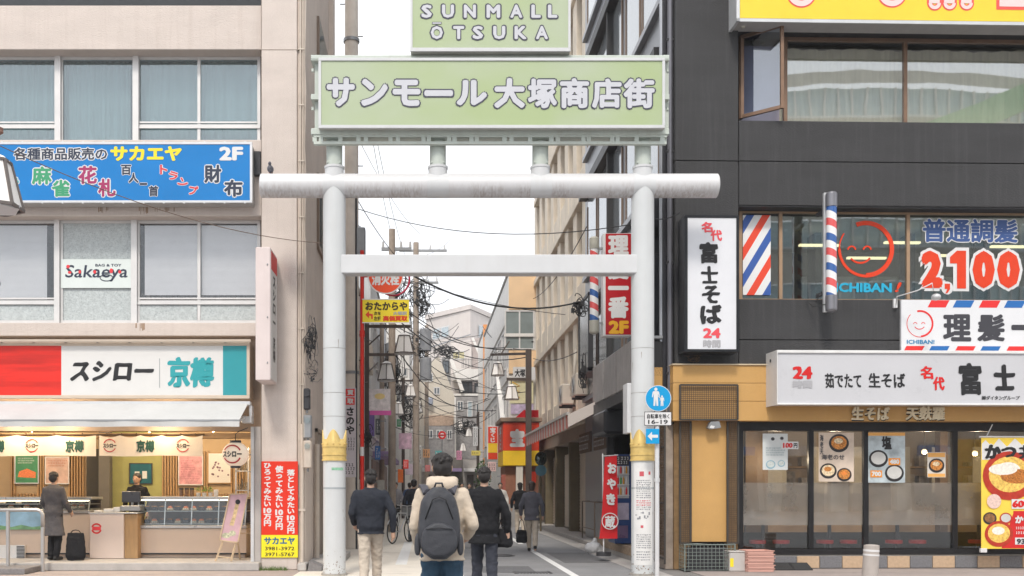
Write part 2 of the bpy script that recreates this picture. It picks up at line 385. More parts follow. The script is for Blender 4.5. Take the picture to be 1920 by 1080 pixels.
# common materials
white = M('white_paint', (.60, .61, .62), .45, .04, 3, streak=.12, streakc=(.42, .36, .30))
whitep = M('white_plastic', (.68, .68, .68), .4, .03)
cream = M('cream_wall', (.70, .66, .59), .8, .08, 2, .5, 90, streak=.25, streakc=(.33, .28, .23))
black = M('black_print', (.02, .02, .022), .5, .0)
dgrey = M('dark_metal', (.05, .05, .055), .45, .1, metal=.3)
mgrey = M('grey_metal', (.3, .31, .32), .45, .1, metal=.5)
alu = M('aluminium', (.62, .63, .64), .35, .06, metal=.35)
red = M('red_print', (.62, .015, .015), .5, .03)
orange = M('orange_red_print', (.70, .05, .01), .5, .03)
yellow = M('yellow_print', (.85, .68, .03), .5, .03)
wprint = M('white_print', (.70, .70, .70), .5, .02)
cablem = M('black_cable', (.03, .03, .032), .6, .1)
greyc = M('grey_concrete', (.32, .31, .29), .9, .15, 3, .4, 70, streak=.3, streakc=(.18, .16, .14))
blueP = M('blue_print', (.0, .22, .55), .5, .02)
teal = M('teal_print', (.03, .33, .36), .5, .03)
# ================================================================ GROUND
asph = M('asphalt', (.25, .25, .255), .85, .16, 1.2, .5, 120, speck=90, speckc=(.24, .24, .24))
pale = M('sunlit_asphalt', (.72, .67, .59), .8, .08, 1.5, .3, 80, streak=0)  # asphalt in sun: the sunlight is put into this pale colour
kerbm = M('kerb_concrete', (.42, .40, .38), .9, .14, 4, .5, 60)
pinkpave = M('pink_paving', (.36, .31, .29), .85, .1, 3, .3, 60)
linem = M('road_line_white', (.75, .75, .74), .7, .06, 8, .3, 60)
ST('ground', B().box(-140, 160, -90, 260, -1.2, -.012), M('ground_grey', (.22, .21, .20), .95, .1))
ST('road', B().box(-60, 70, -20, 13.2, -.012, -.006).box(.62, 4.06, 16.2, 95, -.012, -.004), asph)
ST('kerb', B().box(-60, 70, 13.2, 13.36, -.012, .0, .01), kerbm)
ST('pavement', B().box(-60, 70, 13.36, 16.2, -.012, -.001).box(-60, XL - .05, 16.2, FY + 1, -.012, -.001).box(4.62, 70, 16.2, FY + 1, -.012, -.001), pinkpave)
ST('path', B().box(XL - .05, .62, 16.2, 95, -.012, -.002), pale)  # sunlit side of the lane, brightness painted in
ST('pavement', B().box(4.10, XR + .3, 18.4, 60, -.012, .10, .01), kerbm).name = 'kerb'
ST('road_marking', B().box(2.40, 2.53, 16.4, 23.6, -.003, .001).box(2.40, 2.53, 26, 40, -.003, .001).box(2.40, 2.53, 44, 60, -.003, .001), linem)
ST('road_marking', B().box(-.60, -.38, 19, 27, -.001, .003).box(-.60, -.38, 30, 38, -.001, .003).box(-.6, -.38, 42, 52, -.001, .003), linem)
S('manhole_cover', 'round dark iron manhole cover set in the lane right of the white dashes', 'manhole cover', B().cyl((1.6, 21.5, -.004), (1.6, 21.5, .006), .31, n=32).torus((1.6, 21.5, .006), .25, .012, 'z', 32, 4), dgrey)

patchm = M('asphalt_patch', (.13, .13, .135), .85, .15, 2, .5, 120, speck=90, speckc=(.2, .2, .2))
for k, (x0, x1, y0, y1) in enumerate(((.9, 1.9, 17.2, 18.6), (.75, 1.3, 24, 27.5), (1.7, 2.2, 29, 31), (2.7, 3.6, 19.5, 22.5), (1.0, 2.6, 35, 37))): ST('road_patch', B().box(x0, x1, y0, y1, -.003, .0005 + k * .0002), patchm)
b = B()
for k in range(36): b.box(3.66, 4.08, 16.3 + k * .9, 16.3 + k * .9 + .88, -.003, .006, .004)
ST('gutter', b, kerbm).name = 'path_gutter'
rn = random.Random(21); crk = M('crack_dark', (.05, .045, .04), .95)
def crack(x, y, n, dx, dy, fr=W):
    b = B(); pts = [(x, y)]
    for i in range(n): pts.append((pts[-1][0] + dx * rn.uniform(.6, 1.3), pts[-1][1] + dy * rn.uniform(-1, 1)))
    for (a, c), (d, e) in zip(pts, pts[1:]): w = rn.uniform(.004, .010); b.add([(a, c - w, .0022), (d, e - w, .0022), (d, e + w, .0022), (a, c + w, .0022)], [(0, 1, 2, 3)])
    S('pavement_crack', None, None, b, crk, W, None, 'structure')
crack(-8.6, 16.9, 40, .13, .02); crack(-1.9, 16.95, 14, .12, .03); crack(5.2, 17.1, 30, .15, .02); crack(.3, 19.4, 12, .05, .12); crack(-1.2, 22.5, 14, .09, .08)
b = B()
for k in range(10): b.box(1.55 + k * .055, 1.58 + k * .055, 17.02, 17.4, -.002, .004)
b.box(1.5, 1.55, 17.0, 17.42, -.002, .005).box(2.1, 2.15, 17.0, 17.42, -.002, .005); S('drain_grate', 'small slotted iron drain grate in the lane just behind the walker in black', 'drain grate', b, dgrey)
# ================================================================ GATE
G = 16.7
t = T('torii_gate', 'white tubular torii-shaped steel gate with gold crown bands spanning the shopping street entrance', 'gate', W)
rust = bpy.data.materials.new('stained_white_paint'); rust.use_nodes = True
def _rust():
    nt = rust.node_tree; p = nt.nodes['Principled BSDF']; lk = nt.links.new; p.inputs['Roughness'].default_value = .42
    tc = _n(nt, 'ShaderNodeTexCoord'); sx = _n(nt, 'ShaderNodeSeparateXYZ'); lk(tc.outputs['Object'], sx.inputs[0])
    mr = _n(nt, 'ShaderNodeMapRange'); mr.inputs['From Min'].default_value = 6.56; mr.inputs['From Max'].default_value = 6.38; lk(sx.outputs['Z'], mr.inputs['Value'])
    mp = _n(nt, 'ShaderNodeMapping', Scale=(3, 1, .8)); lk(tc.outputs['Object'], mp.inputs[0])
    n1 = _n(nt, 'ShaderNodeTexNoise', Scale=9, Detail=9, Roughness=.75); lk(mp.outputs[0], n1.inputs['Vector'])
    n2 = _n(nt, 'ShaderNodeTexNoise', Scale=.55, Detail=2); lk(mp.outputs[0], n2.inputs['Vector'])
    # worn stretch: strongest between the two middle posts
    a = _n(nt, 'ShaderNodeMapRange'); a.inputs['From Min'].default_value = .42; a.inputs['From Max'].default_value = .62; lk(n1.outputs['Fac'], a.inputs['Value'])
    b = _n(nt, 'ShaderNodeMapRange'); b.inputs['From Min'].default_value = .36; b.inputs['From Max'].default_value = .52; lk(n2.outputs['Fac'], b.inputs['Value'])
    m1 = _n(nt, 'ShaderNodeMath'); m1.operation = 'MULTIPLY'; lk(a.outputs[0], m1.inputs[0]); lk(b.outputs[0], m1.inputs[1])
    m2 = _n(nt, 'ShaderNodeMath'); m2.operation = 'MULTIPLY'; lk(m1.outputs[0], m2.inputs[0]); lk(mr.outputs[0], m2.inputs[1])
    m3 = _n(nt, 'ShaderNodeMath'); m3.operation = 'MULTIPLY'; m3.inputs[1].default_value = .55; lk(m2.outputs[0], m3.inputs[0])
    x = _n(nt, 'ShaderNodeMix'); x.data_type = 'RGBA'; x.inputs['A'].default_value = (.62, .62, .63, 1); x.inputs['B'].default_value = (.24, .17, .13, 1)
    lk(m3.outputs[0], x.inputs['Factor']); lk(x.outputs['Result'], p.inputs['Base Color'])
_rust()
pill = M('pillar_paint', (.58, .60, .605), .4, .04, 2, streak=.22, streakc=(.45, .42, .38))
gold = M('gold_band', (.66, .48, .17), .5, .12, 6, metal=.12, streak=.25, streakc=(.35, .22, .06))
sage = M('sage_metal', (.52, .57, .52), .5, .05, 3, streak=.3, streakc=(.35, .33, .27))
zk = W.z(0, 348.5, G); xA, xB = W.u(627, G), W.u(1205, G); rp_ = .189
for i, x in enumerate((xA, xB)):
    b = B(); b.cyl((x, G, -.01), (x, G, zk), rp_, n=40).ell((x, G, zk), (rp_, rp_, .16), 40, 12)
    p = t.part('pillar', b, pill)
    z0, z1 = W.z(0, 864, G), W.z(0, 836, G); zt, zv = W.z(0, 806, G), W.z(0, 824, G)
    b = B(); b.cyl((x, G, z0), (x, G, z1), rp_ + .012, n=40)
    for zz in (z0 + .01, z0 + .10, z1 - .01): b.cyl((x, G, zz - .012), (x, G, zz + .012), rp_ + .022, n=40)
    n = 96; vs = []                                      # pointed crown leaves
    for j in range(n):
        a = 2 * PI * j / n; q = abs(((j * 4 / n + .5 + (0 if i == 0 else .32)) % 1) - .5) * 2; zz = zv + (zt - zv) * max(0, 1 - (q * 1.35) ** 1.6)
        for r in (rp_ + .012, rp_ + .012):
            pass
        vs += [(x + (rp_ + .014) * math.cos(a), G + (rp_ + .014) * math.sin(a), z1 - .01), (x + (rp_ + .014) * math.cos(a), G + (rp_ + .014) * math.sin(a), zz), (x + rp_ * .99 * math.cos(a), G + rp_ * .99 * math.sin(a), zz)]
    b.add(vs, [q for j in range(n) for q in ((3 * j, 3 * ((j + 1) % n), 3 * ((j + 1) % n) + 1, 3 * j + 1), (3 * j + 1, 3 * ((j + 1) % n) + 1, 3 * ((j + 1) % n) + 2, 3 * j + 2))], True)
    for j in range(12):
        a = 2 * PI * j / 12; b.ell((x + (rp_ + .02) * math.cos(a), G + (rp_ + .02) * math.sin(a), z1 + .03), (.012, .012, .012), 8, 5)
    t.part('crown_band', b, gold, p)
    b = B(); b.cyl((x, G, W.z(0, 917, G)), (x, G, W.z(0, 913.5, G)), rp_ + .003, n=40)
    t.part('seam', b, M('seam_grey', (.35, .38, .4), .5), p)
    b = B()
    for k in range(9):
        a = 2 * PI * k / 9; b.bar((x + (rp_ + .002) * math.cos(a), G + (rp_ + .002) * math.sin(a), .0), (x + (rp_ + .002) * math.cos(a), G + (rp_ + .002) * math.sin(a), .05), .03, .02)
    b = B(); rn = random.Random(40 + i)
    for k in range(60):
        a, zc, w, h = rn.gauss(-PI / 2, .9), abs(rn.gauss(0, .16)) + .02, rn.uniform(.003, .016), rn.uniform(.003, .014); R2 = rp_ + .0022
        n_ = 6; pts = []
        for j in range(n_): q_ = rn.uniform(.6, 1.2); aa = a + w * q_ * math.cos(2 * PI * j / n_) / R2; pts.append((x + R2 * math.cos(aa), G + R2 * math.sin(aa), zc + h * q_ * math.sin(2 * PI * j / n_)))
        b.add(pts, [tuple(range(n_))])
    for k in range(8):
        a, zc, l = rn.gauss(-PI / 2, .8), rn.uniform(.6, 4.8), rn.uniform(.03, .15); w = .004; b.add([(x + (rp_ + .002) * math.cos(a + s_), G + (rp_ + .002) * math.sin(a + s_), zc + e_) for s_, e_ in ((-.02, 0), (.02, 0), (.008, -l), (-.004, -l))], [(3, 2, 1, 0)])
    t.part('paint_chips', b, M('rust_chip', (.20, .13, .09), .9, .3, 30), p, kind='stuff')
    b = B()
    for py in (738, 782, 655): b.cyl((x, G, W.z(0, py, G)), (x, G, W.z(0, py, G) + .006), rp_ + .0015, n=40)
    t.part('seam', b, M('seam_pale', (.42, .43, .44), .5), p)
    t.part('foot_ring', b.cyl((x, G, -.005), (x, G, .035), rp_ + .03, n=40), M('stained_concrete', (.35, .33, .3), .9, .2, 9), p)
b = B(); b.cyl((W.u(491, G), G, zk), (W.u(1343, G), G, zk), .197, n=48, caps=False)
for sx, px in ((-1, 491), (1, 1343)): b.ell((W.u(px, G), G, zk), (.035, .197, .197), 24, 24)
lin = t.part('lintel', b, rust, label='horizontal lintel tube with brown stains on its underside')
b = B()
for px in (627, 821, 1013, 1205): t.part('collar', B().cyl((W.u(px - 20, G), G, zk), (W.u(px + 20, G), G, zk), .2, n=48), white, lin)
zt, zb = W.z(0, 477, G - .14), W.z(0, 512, G - .14)
t.part('cross_beam', B().box(xA + .1, xB - .1, G - .14, G + .14, zb, zt, .012), M('beam_paint', (.60, .61, .62), .42, .04, 2, streak=.15, streakc=(.45, .42, .38)))
for px in (627, 821, 1013, 1205):
    x = W.u(px, G); b = B().cyl((x, G, zk), (x, G, W.z(0, 262, G)), .135, n=28)
    for zz in (W.z(0, 308, G), W.z(0, 270, G)):
        for a in (-2.4, -.75): b.ell((x + .14 * math.cos(a), G + .14 * math.sin(a), zz), (.016, .016, .016), 8, 5)
    p = t.part('stub_post', b, sage); t.part('collar', B().cyl((x, G, zk + .1), (x, G, W.z(0, 313, G)), .158, n=28).cyl((x, G, W.z(0, 317, G)), (x, G, W.z(0, 313, G)), .168, n=28), white, p)
# sign frame on the posts
yf, yb = G - .26, G + .26; b = B(); f = lambda px, py: (W.u(px, yf), W.z(px, py, yf))
b.pb(W, 583, 103, 1255, 111, yf, yb, .01)                 # top channel
b.pb(W, 583, 240, 1255, 252, yf, yb, .01)                 # sill
b.pb(W, 588, 252.5, 1250, 257, yf + .02, yf + .10).pb(W, 588, 265, 1250, 270, yf + .02, yf + .10).pb(W, 588, 252.5, 1250, 270, yb - .05, yb)
for px in (586, 598, 634, 668, 682, 728, 742, 790, 800, 838, 848, 880, 890, 942, 955, 990, 1030, 1042, 1090, 1100, 1144, 1154, 1190, 1238): b.pb(W, px, 256.8, px + 8, 265.2, yf + .025, yf + .095)
for y_, a, c in ((103, 583, 602), (176, 583, 602), (103, 1244, 1255), (176, 1244, 1255)): b.pb(W, a, y_, c, y_ + 10, yf + .01, yb - .01)
for px in (590, 1247): b.pb(W, px, 111, px + 7, 240, yf + .12, yb - .12)
for py in (128, 200): b.pb(W, 584, py, 588, py + 6, yf + .1, yf + .14).pb(W, 1250, py, 1254, py + 6, yf + .1, yf + .14)
t.part('sign_frame', b, sage)
b = B()
for px in (800, 866, 948, 1000, 1050): t.part('bracket', B().pb(W, px, 92, px + 12, 104, yf + .1, yf + .25), white)
t.part('junction_box', B().pb(W, 872, 97, 945, 106, yf + .06, yf + .2), M('petrol_blue', (.03, .2, .28), .5))
t.fin()
green = bpy.data.materials.new('sage_green_panel'); green.use_nodes = True
def _gr():
    nt = green.node_tree; p = nt.nodes['Principled BSDF']; lk = nt.links.new; p.inputs['Roughness'].default_value = .35
    tc = _n(nt, 'ShaderNodeTexCoord'); mp = _n(nt, 'ShaderNodeMapping', Scale=(.7, 1, 1)); lk(tc.outputs['Object'], mp.inputs[0])
    n1 = _n(nt, 'ShaderNodeTexNoise', Scale=.9, Detail=3); lk(mp.outputs[0], n1.inputs['Vector'])
    r = _n(nt, 'ShaderNodeValToRGB'); r.color_ramp.elements[0].position = .35; r.color_ramp.elements[1].position = .65
    r.color_ramp.elements[0].color = (.37, .455, .235, 1); r.color_ramp.elements[1].color = (.41, .475, .325, 1); lk(n1.outputs['Fac'], r.inputs['Fac']); lk(r.outputs[0], p.inputs['Base Color'])
_gr()
letw = M('letter_pale_grey', (.55, .56, .60), .45, .03)
t = T('arcade_name_sign', 'long pale green signboard with Japanese lettering resting on the four posts of the torii gate', 'signboard', W)
ys = G - .40
t.part('case', B().pb(W, 597, 110, 1247, 240, ys + .012, G - .262, .01), M('sign_case', (.45, .45, .42), .6, .1))
fo = B(); fo.pb(W, 597, 108, 1247, 113.5, ys - .02, ys + .01, .004).pb(W, 597, 234, 1247, 240, ys - .02, ys + .01, .004).pb(W, 597, 113.5, 602, 234, ys - .018, ys + .008).pb(W, 1242, 113.5, 1247, 234, ys - .018, ys + .008)
t.part('frame', fo, white); t.part('panel', B().pb(W, 602, 113.5, 1242, 234, ys, ys + .008), green)
og = M('outline_grey', (.06, .06, .09), .5, 0)
for s_, a, c, y0, y1 in (('サ', 612, 666, 145.5, 201), ('ン', 676, 728, 147, 200), ('モ', 735.5, 789, 149, 200), ('ー', 795, 850, 168.5, 181.5), ('ル', 855, 914, 149.5, 199), ('大', 925.5, 985, 146, 204), ('塚', 989, 1045, 147, 204), ('商', 1049, 1105, 146, 204), ('店', 1109, 1166, 147, 204), ('街', 1168, 1228, 147, 204)):
    x0, x1, z0, z1 = W.r(a, y0, c, y1, ys); bo = .05 if s_ in 'サンモール大' else .042
    b = B(); b.text(s_, x0 - .018, x1 + .018, z0 - .018, z1 + .018, ys - .006, bo + .03 if s_ != 'ー' else .05); q = .006
    b2 = B(); b2.text(s_, x0 + q, x1 - q, z0 + q, z1 - q, ys - .010, bo); t.part('outline', b, og, t.part('letter', b2, letw))
t.fin()
t = T('arcade_name_sign', 'smaller pale green sign with Latin capitals standing above the long green sign', 'signboard', W)
t.part('case', B().pb(W, 770, -70, 1070, 96, ys + .012, G - .1, .01), M('sign_case', (.45, .45, .42), .6, .1))
fo = B(); fo.pb(W, 769, 89, 1070, 96, ys - .02, ys + .01, .004).pb(W, 769, -75, 1070, -70, ys - .02, ys + .01).pb(W, 769, -70, 773.5, 89, ys - .018, ys + .008).pb(W, 1065.5, -70, 1070, 89, ys - .018, ys + .008)
t.part('frame', fo, white); t.part('panel', B().pb(W, 773.5, -70, 1065.5, 89, ys, ys + .008), green)
for k, (row, y0, y1, cs) in enumerate((('SUNMALL', 8, 35, (800, 840, 881, 925, 968, 1005, 1036)), ('OTSUKA', 48, 75, (819, 860, 896, 936, 976, 1016)))):
    for ch, cx in zip(row, cs):
        b, b2 = B(), B(); w = {'M': 14, 'O': 12.5, 'L': 10, 'S': 11, 'T': 11.5}.get(ch, 12.5)
        x0, x1, z0, z1 = W.r(cx - w, y0, cx + w, y1, ys); b.text(ch, x0 - .014, x1 + .014, z0 - .014, z1 + .014, ys - .005, .09); b2.text(ch, x0 + .010, x1 - .010, z0 + .010, z1 - .010, ys - .009, .045)
        if ch == 'O': b.pb(W, 810, 41, 828, 45.5, ys - .005, ys - .004); b2.pb(W, 811, 42, 827, 44.5, ys - .010, ys - .009)
        t.part('outline', b, og, t.part('letter', b2, letw))
t.fin()
# things on the gate
notice = M('notice_paper', (.70, .70, .69), .7, .04, 6)
t = T('notice_paper', 'tall white notice wrapped round the right gate pillar under the gold band', 'notice', W)
def wrap(b, px0, px1, py0, py1, r, n=10):
    a0 = math.asin(max(-1, min(1, (W.u(px0, G - .1) - xB) / .2))); a1 = math.asin(max(-1, min(1, (W.u(px1, G - .1) - xB) / .2))); z0, z1 = W.z(0, py1, G - .19), W.z(0, py0, G - .19)
    vs = []
    for i in range(n + 1):
        a = a0 + (a1 - a0) * i / n; vs += [(xB + r * math.sin(a), G - r * math.cos(a), z0), (xB + r * math.sin(a), G - r * math.cos(a), z1)]
    b.add(vs, [(2 * i, 2 * i + 2, 2 * i + 3, 2 * i + 1) for i in range(n)], True)
b = B(); wrap(b, 1188, 1222, 868, 1060, rp_ + .003); t.part('paper', b, notice)
b, b2 = B(), B(); rn = random.Random(3)
for py in [*range(900, 935, 4), *range(938, 958, 4), *range(1002, 1030, 4), *range(1034, 1052, 5)]:
    px = 1192
    while px < 1218:
        w = rn.uniform(1.2, 3); wrap(b2 if 938 <= py < 950 else b, px, px + w, py, py + rn.uniform(1.2, 2.4), rp_ + .005, 1); px += w + rn.uniform(.6, 1.8)
for k in range(9): wrap(b, 1190 + k * 3, 1193 + k * 3, 965 + 6 * math.sin(k * 1.3), 966.5 + 6 * math.sin(k * 1.3) + (k % 3) * 2, rp_ + .005, 1)
wrap(b2, 1197, 1205, 884, 893, rp_ + .005, 2); wrap(b2, 1214, 1218, 884, 890, rp_ + .005, 2); wrap(b2, 1199, 1204, 985, 990, rp_ + .005, 2)
t.part('small_print', b, M('faded_print', (.25, .26, .28), .7, 0), kind=None); t.part('stamp', b2, M('faded_red_print', (.55, .10, .12), .7, 0)); t.fin()
S('notice_sticker', 'small green and white sticker on the left gate pillar below the gold band', 'sticker', B().m(0).add([(xA + (rp_ + .004) * math.sin(a), G - (rp_ + .004) * math.cos(a), W.z(0, py, G)) for a in (-.15, .15, .45, .7, .95) for py in (882, 877)], [(2 * i, 2 * i + 2, 2 * i + 3, 2 * i + 1) for i in range(4)]), M('sticker_green', (.25, .5, .33), .5, .3, 20))
# pigeon on the lintel
b = B(); x, _, z = P(507, 326, G); z = zk + .197
b.ell((x, G, z + .085), (.055, .10, .06)).ell((x, G - .075, z + .155), (.028, .032, .034)).loft([(x, G - .05, z + .09, .03, .035), (x, G - .07, z + .15, .022, .025)], 10)
b.chain([(x, G + .07, z + .07), (x, G + .16, z + .03)], [.035, .012], 8).cyl((x, G - .10, z + .152), (x, G - .13, z + .147), .007, .002, 6)
pg = T('pigeon', 'grey pigeon perched on the left end of the gate lintel', 'pigeon', W)
pg.part('body', fuse(b, .008, 3, mats=[M('pigeon_grey', (.13, .13, .15), .7, .3, 12)]), None); pg.part('leg', B().cyl((x - .02, G, z), (x - .02, G, z + .04), .005, n=6), M('pigeon_pink', (.4, .15, .12), .6)); pg.part('leg', B().cyl((x + .02, G, z), (x + .02, G, z + .04), .005, n=6), M('pigeon_pink', (.4, .15, .12), .6)); pg.fin()
# traffic sign beside the right pillar
t = T('traffic_sign', 'round blue pedestrian sign, time plate and blue left arrow on a slim white pole', 'traffic sign', W)
Y = 16.2; x = W.u(1233, Y); t.part('pole', B().cyl((x, Y + .04, 0), (x, Y + .04, W.z(0, 725, Y)), .037, n=16), white)
cx, cz, r = W.u(1234, Y), W.z(0, 747, Y), 24.5 / F * Y
d = t.part('disc', B().cyl((cx, Y, cz), (cx, Y - .006, cz), r, n=40), whitep)
sg = M('sign_blue', (.0, .30, .62), .35, .02)
t.part('blue_face', B().disc(cx, cz, r * .955, r * .955, Y - .008, 40), sg, d)
b = B(); k = r / 24.5
def man(b, ox, oz, s, y):
    Q = lambda a, c: (cx + (ox + a * s) * k, cz + (oz + c * s) * k)
    b.disc(*Q(0, 15), 3 * s * k, 3.2 * s * k, y, 14)
    b.poly([Q(-6, 10), Q(-7.5, 0), Q(-6, 0), Q(-4, 7), Q(-4, -2), Q(-4.5, -16), Q(-1.2, -16), Q(0, -3), Q(1.2, -16), Q(4.5, -16), Q(4, -2), Q(4, 7), Q(6, 0), Q(7.5, 0), Q(6, 10), Q(4, 11.5), Q(-4, 11.5)], y)
man(b, -4.5, 2, 1, Y - .011); man(b, 7, -5, .58, Y - .011); b.poly([(cx - .5 * k, cz + 5 * k), (cx + 0 * k, cz + 3 * k), (cx + 4.2 * k, cz - 1 * k), (cx + 4 * k, cz + 1.2 * k)], Y - .011)
t.part('pictogram', b, whitep, d)
x0, x1, z0, z1 = W.r(1208, 772, 1259, 798, Y)
pl = t.part('plate', B().box(x0, x1, Y - .006, Y, z0, z1, .002), whitep)
t.part('rim', B().box(x0, x1, Y - .008, Y - .0065, z0, z0 + .008).box(x0, x1, Y - .008, Y - .0065, z1 - .008, z1).box(x0, x0 + .008, Y - .0078, Y - .0066, z0, z1).box(x1 - .008, x1, Y - .0078, Y - .0066, z0, z1), black, pl)
b = B(); a = W.r(1213, 776, 1255, 785, Y); b.text('自転車を除く', *a, Y - .009, .02); a = W.r(1215, 787, 1252, 795, Y); b.text('16-19', *a, Y - .009, .02); t.part('lettering', b, black, pl)
x0, x1, z0, z1 = W.r(1211, 804, 1236, 832, Y - .05)
ar = t.part('arrow_plate', B().box(x0, x1, Y - .056, Y - .05, z0, z1, .002), sg)
q = lambda u, v: (x0 + (x1 - x0) * u, z0 + (z1 - z0) * v)
t.part('arrow', B().poly([q(.12, .5), q(.45, .2), q(.45, .4), q(.9, .4), q(.9, .6), q(.45, .6), q(.45, .8)], Y - .06), whitep, ar)
t.part('clamp', B().cyl((x, Y + .04, cz - .05), (x, Y + .04, cz + .05), .045, n=16).cyl((x, Y + .04, W.z(0, 785, Y) - .03), (x, Y + .04, W.z(0, 785, Y) + .03), .045, n=16).cyl((x, Y + .04, W.z(0, 900, Y) - .03), (x, Y + .04, W.z(0, 900, Y) + .03), .045, n=16), alu)
t.fin()
S('blank_sign', 'plain white panel strapped behind the right gate pillar beside the blue round sign', 'sign', B().pb(W, 1176, 718, 1186, 812, G + .05, G + .42, .01), white)
# ================================================================ LEFT BUILDING
bw = M('beige_render', (.63, .555, .505), .85, .06, 1.5, .9, 45, streak=.22, streakc=(.40, .32, .27), stretch=(1, 1, 2.2))
bw2 = M('beige_render_rough', (.64, .55, .48), .9, .08, 2, 1.0, 60, streak=.16, streakc=(.38, .30, .25))
frm = M('window_alu', (.66, .65, .64), .4, .05, 4, metal=.2)
fross = M('frosted_speckle_glass', (.50, .54, .54), .35, .15, 14, .3, 50, speck=45, speckc=(.27, .31, .32))
blind = M('white_blind', (.92, .92, .93), .6, .03); gcur = M('grey_curtain', (.48, .53, .52), .8, .05)
glB = GL('office_glass', (.80, .88, .90), .12, .03); glB2 = GL('office_glass_clear', (.98, .985, .99), .05, .03); glC = GL('clear_glass', (.9, .95, .95), .10)
stain = M('drip_stain', (.34, .24, .17), .9, .4, 10, stretch=(8, 1, 1), alpha=1)
t = T('office_building', 'beige rendered office building with ribbon windows above the takeaway sushi shop', 'building', L)
def wall(n, px0, py0, px1, py1, y0, y1, m=bw, lab=None, bv=.012): return t.part(n, B().pb(L, px0, py0, px1, py1, y0, y1, bv), m, label=lab)
xl0 = L.u(-700); BD = 5.3
xp0, xp1 = L.u(490), L.u(557)
t.part('pilaster', B().box(xp0, xp1, 0, .62, 0, 17, .012), bw)
t.part('corner_pier', B().box(xp1 + .002, XL, .04, 1.5, 0, 17, .01), bw2)
t.part('side_wall', B().box(XL - .25, XL - .002, 1.5, BD, 0, 17, .01).box(XL - .001, XL + .1, 4.3, 4.7, 2.6, 17), bw2)
t.part('rear_wall', B().box(xl0, XL - .26, BD - .2, BD, 0, 17), bw2)
t.part('roof', B().box(xl0, XL, .6, BD, 17.001, 17.2), greyc)
z = lambda py, y=0: L.z(0, py, y)
y1 = .10                                                     # spandrel face
for n, a, c in (('spandrel', 93, 10), ('spandrel', 405, 262), ):
    t.part(n, B().box(xl0, xp0 - .002, y1, y1 + .30, z(a, y1), z(c, y1), .012), bw)
t.part('spandrel', B().box(xl0, xp0 - .002, y1, y1 + .3, z(-190, y1), z(-60, y1)), bw)
t.part('sill', B().box(xl0, xp0 - .002, y1, y1 + .32, z(630, y1), z(605, y1), .01), bw)
t.part('spandrel', B().box(xl0, xp0 - .002, .34, .6, 2.5, z(630, y1) - .001), M('soffit_brown', (.36, .28, .22), .9, .1))
t.part('joint', B().box(xp0 - .03, xp1 + .03, -.003, .3, z(94), z(92.6)).box(xp0 - .004, xp0 - .001, -.001, .2, .2, 14), M('joint_dark', (.30, .25, .21), .9))
for s_ in ((182, 204, 388, 400), (258, 276, 388, 402), (290, 330, 389, 399), (252, 274, 606, 622)):
    b = B(); rn = random.Random(s_[0])
    for k in range(9):
        px = rn.uniform(s_[0], s_[1]); b.pb(L, px, s_[2], px + rn.uniform(.6, 2.2), s_[2] + (s_[3] - s_[2]) * rn.uniform(.4, 1), y1 - .0015 - k * .0001, y1 - .001)
    t.part('drip_stain', b, stain)
# windows
yw = y1 + .30
X = lambda px, y=yw: L.u(px, y); Zw = lambda py: L.z(0, py, yw)
def ribbon(zt, zb, py_rail, lower, mid):
    segs = ((-330, -210), (-206, -30), (-26, 108), (112, 254), (256, 488)); k = 0
    for a, c in segs:
        vs = [X((a + c) / 2 + (1 if a == 256 else 0))] if a in (256, -206) else []
        rails = [] if a == 112 else [(X(a), X(c), Zw(py_rail)), ]
        w = window(t, X(a), X(c), Zw(zb), Zw(zt), yw, vs, (), frm, (fross if (mid and a == 112) else (glB2 if lower else glB)), .055, .07, rails=rails)
        b = B()
        if a != 112:
            b.box(X(a) + .06, X(c) - .06, yw - .015, yw - .002, Zw(py_rail) + .045, Zw(py_rail) + .075).box(X(a), X(c), yw - .02, yw - .003, Zw(py_rail) - .05, Zw(py_rail) - .02); t.part('rail', b, frm, w)
        if lower and a != 112:
            for q0, q1 in ([(a + 5, c - 5)] if not vs else [(a + 5, (a + c) / 2 - 3), ((a + c) / 2 + 3, c - 5)]):
                t.part('frosted_pane', B().box(X(q0), X(q1), yw + .012, yw + .02, Zw(zb) + .06, Zw(py_rail) - .06), fross, w)
                if q0 < 0 or q0 > 200:                        # slatted blind, each slat its own edge
                    b = B(); s0, s1 = X(q0 + (8 if q0 > 200 and q0 < 300 else 1)), X(q1 + (-18 if a == -26 else -1)); zz = Zw(zt) - .07; zend = Zw(py_rail) + (.16 if a > 200 else .06)
                    while zz > zend:
                        b.add([(s0, yw + .078, zz - .022), (s1, yw + .078, zz - .022), (s1, yw + .088, zz), (s0, yw + .088, zz)], [(0, 1, 2, 3)]); zz -= .021
                    t.part('blind', b, blind, w)
        if not lower:
            b = B(); n = 60; x0, x1 = X(a) + .03, X(c) - .03 - (.12 if a == 112 else 0); vs_ = []
            for i in range(n + 1): vs_ += [(x0 + (x1 - x0) * i / n, yw + .2 + .022 * math.sin(i * 1.3 + 2 * math.sin(i * .23 + a)) + .014 * math.sin(i * 2.9 + a), zz) for zz in (Zw(zb), Zw(zt) - .02)]
            b.add(vs_, [(2 * i, 2 * i + 2, 2 * i + 3, 2 * i + 1) for i in range(n)], True); t.part('curtain', b, gcur, w)
ribbon(106, 272, 236, False, False)
ribbon(413, 606, 566, True, True)
for a_, c_, e_, g_ in ((104, 115, 272, 106), (250, 261, 272, 106), (103, 113, 606, 413), (247, 258, 606, 413)): t.part('window_mullion', B().box(X(a_), X(c_), yw - .05, yw - .021, Zw(e_), Zw(g_)), frm)
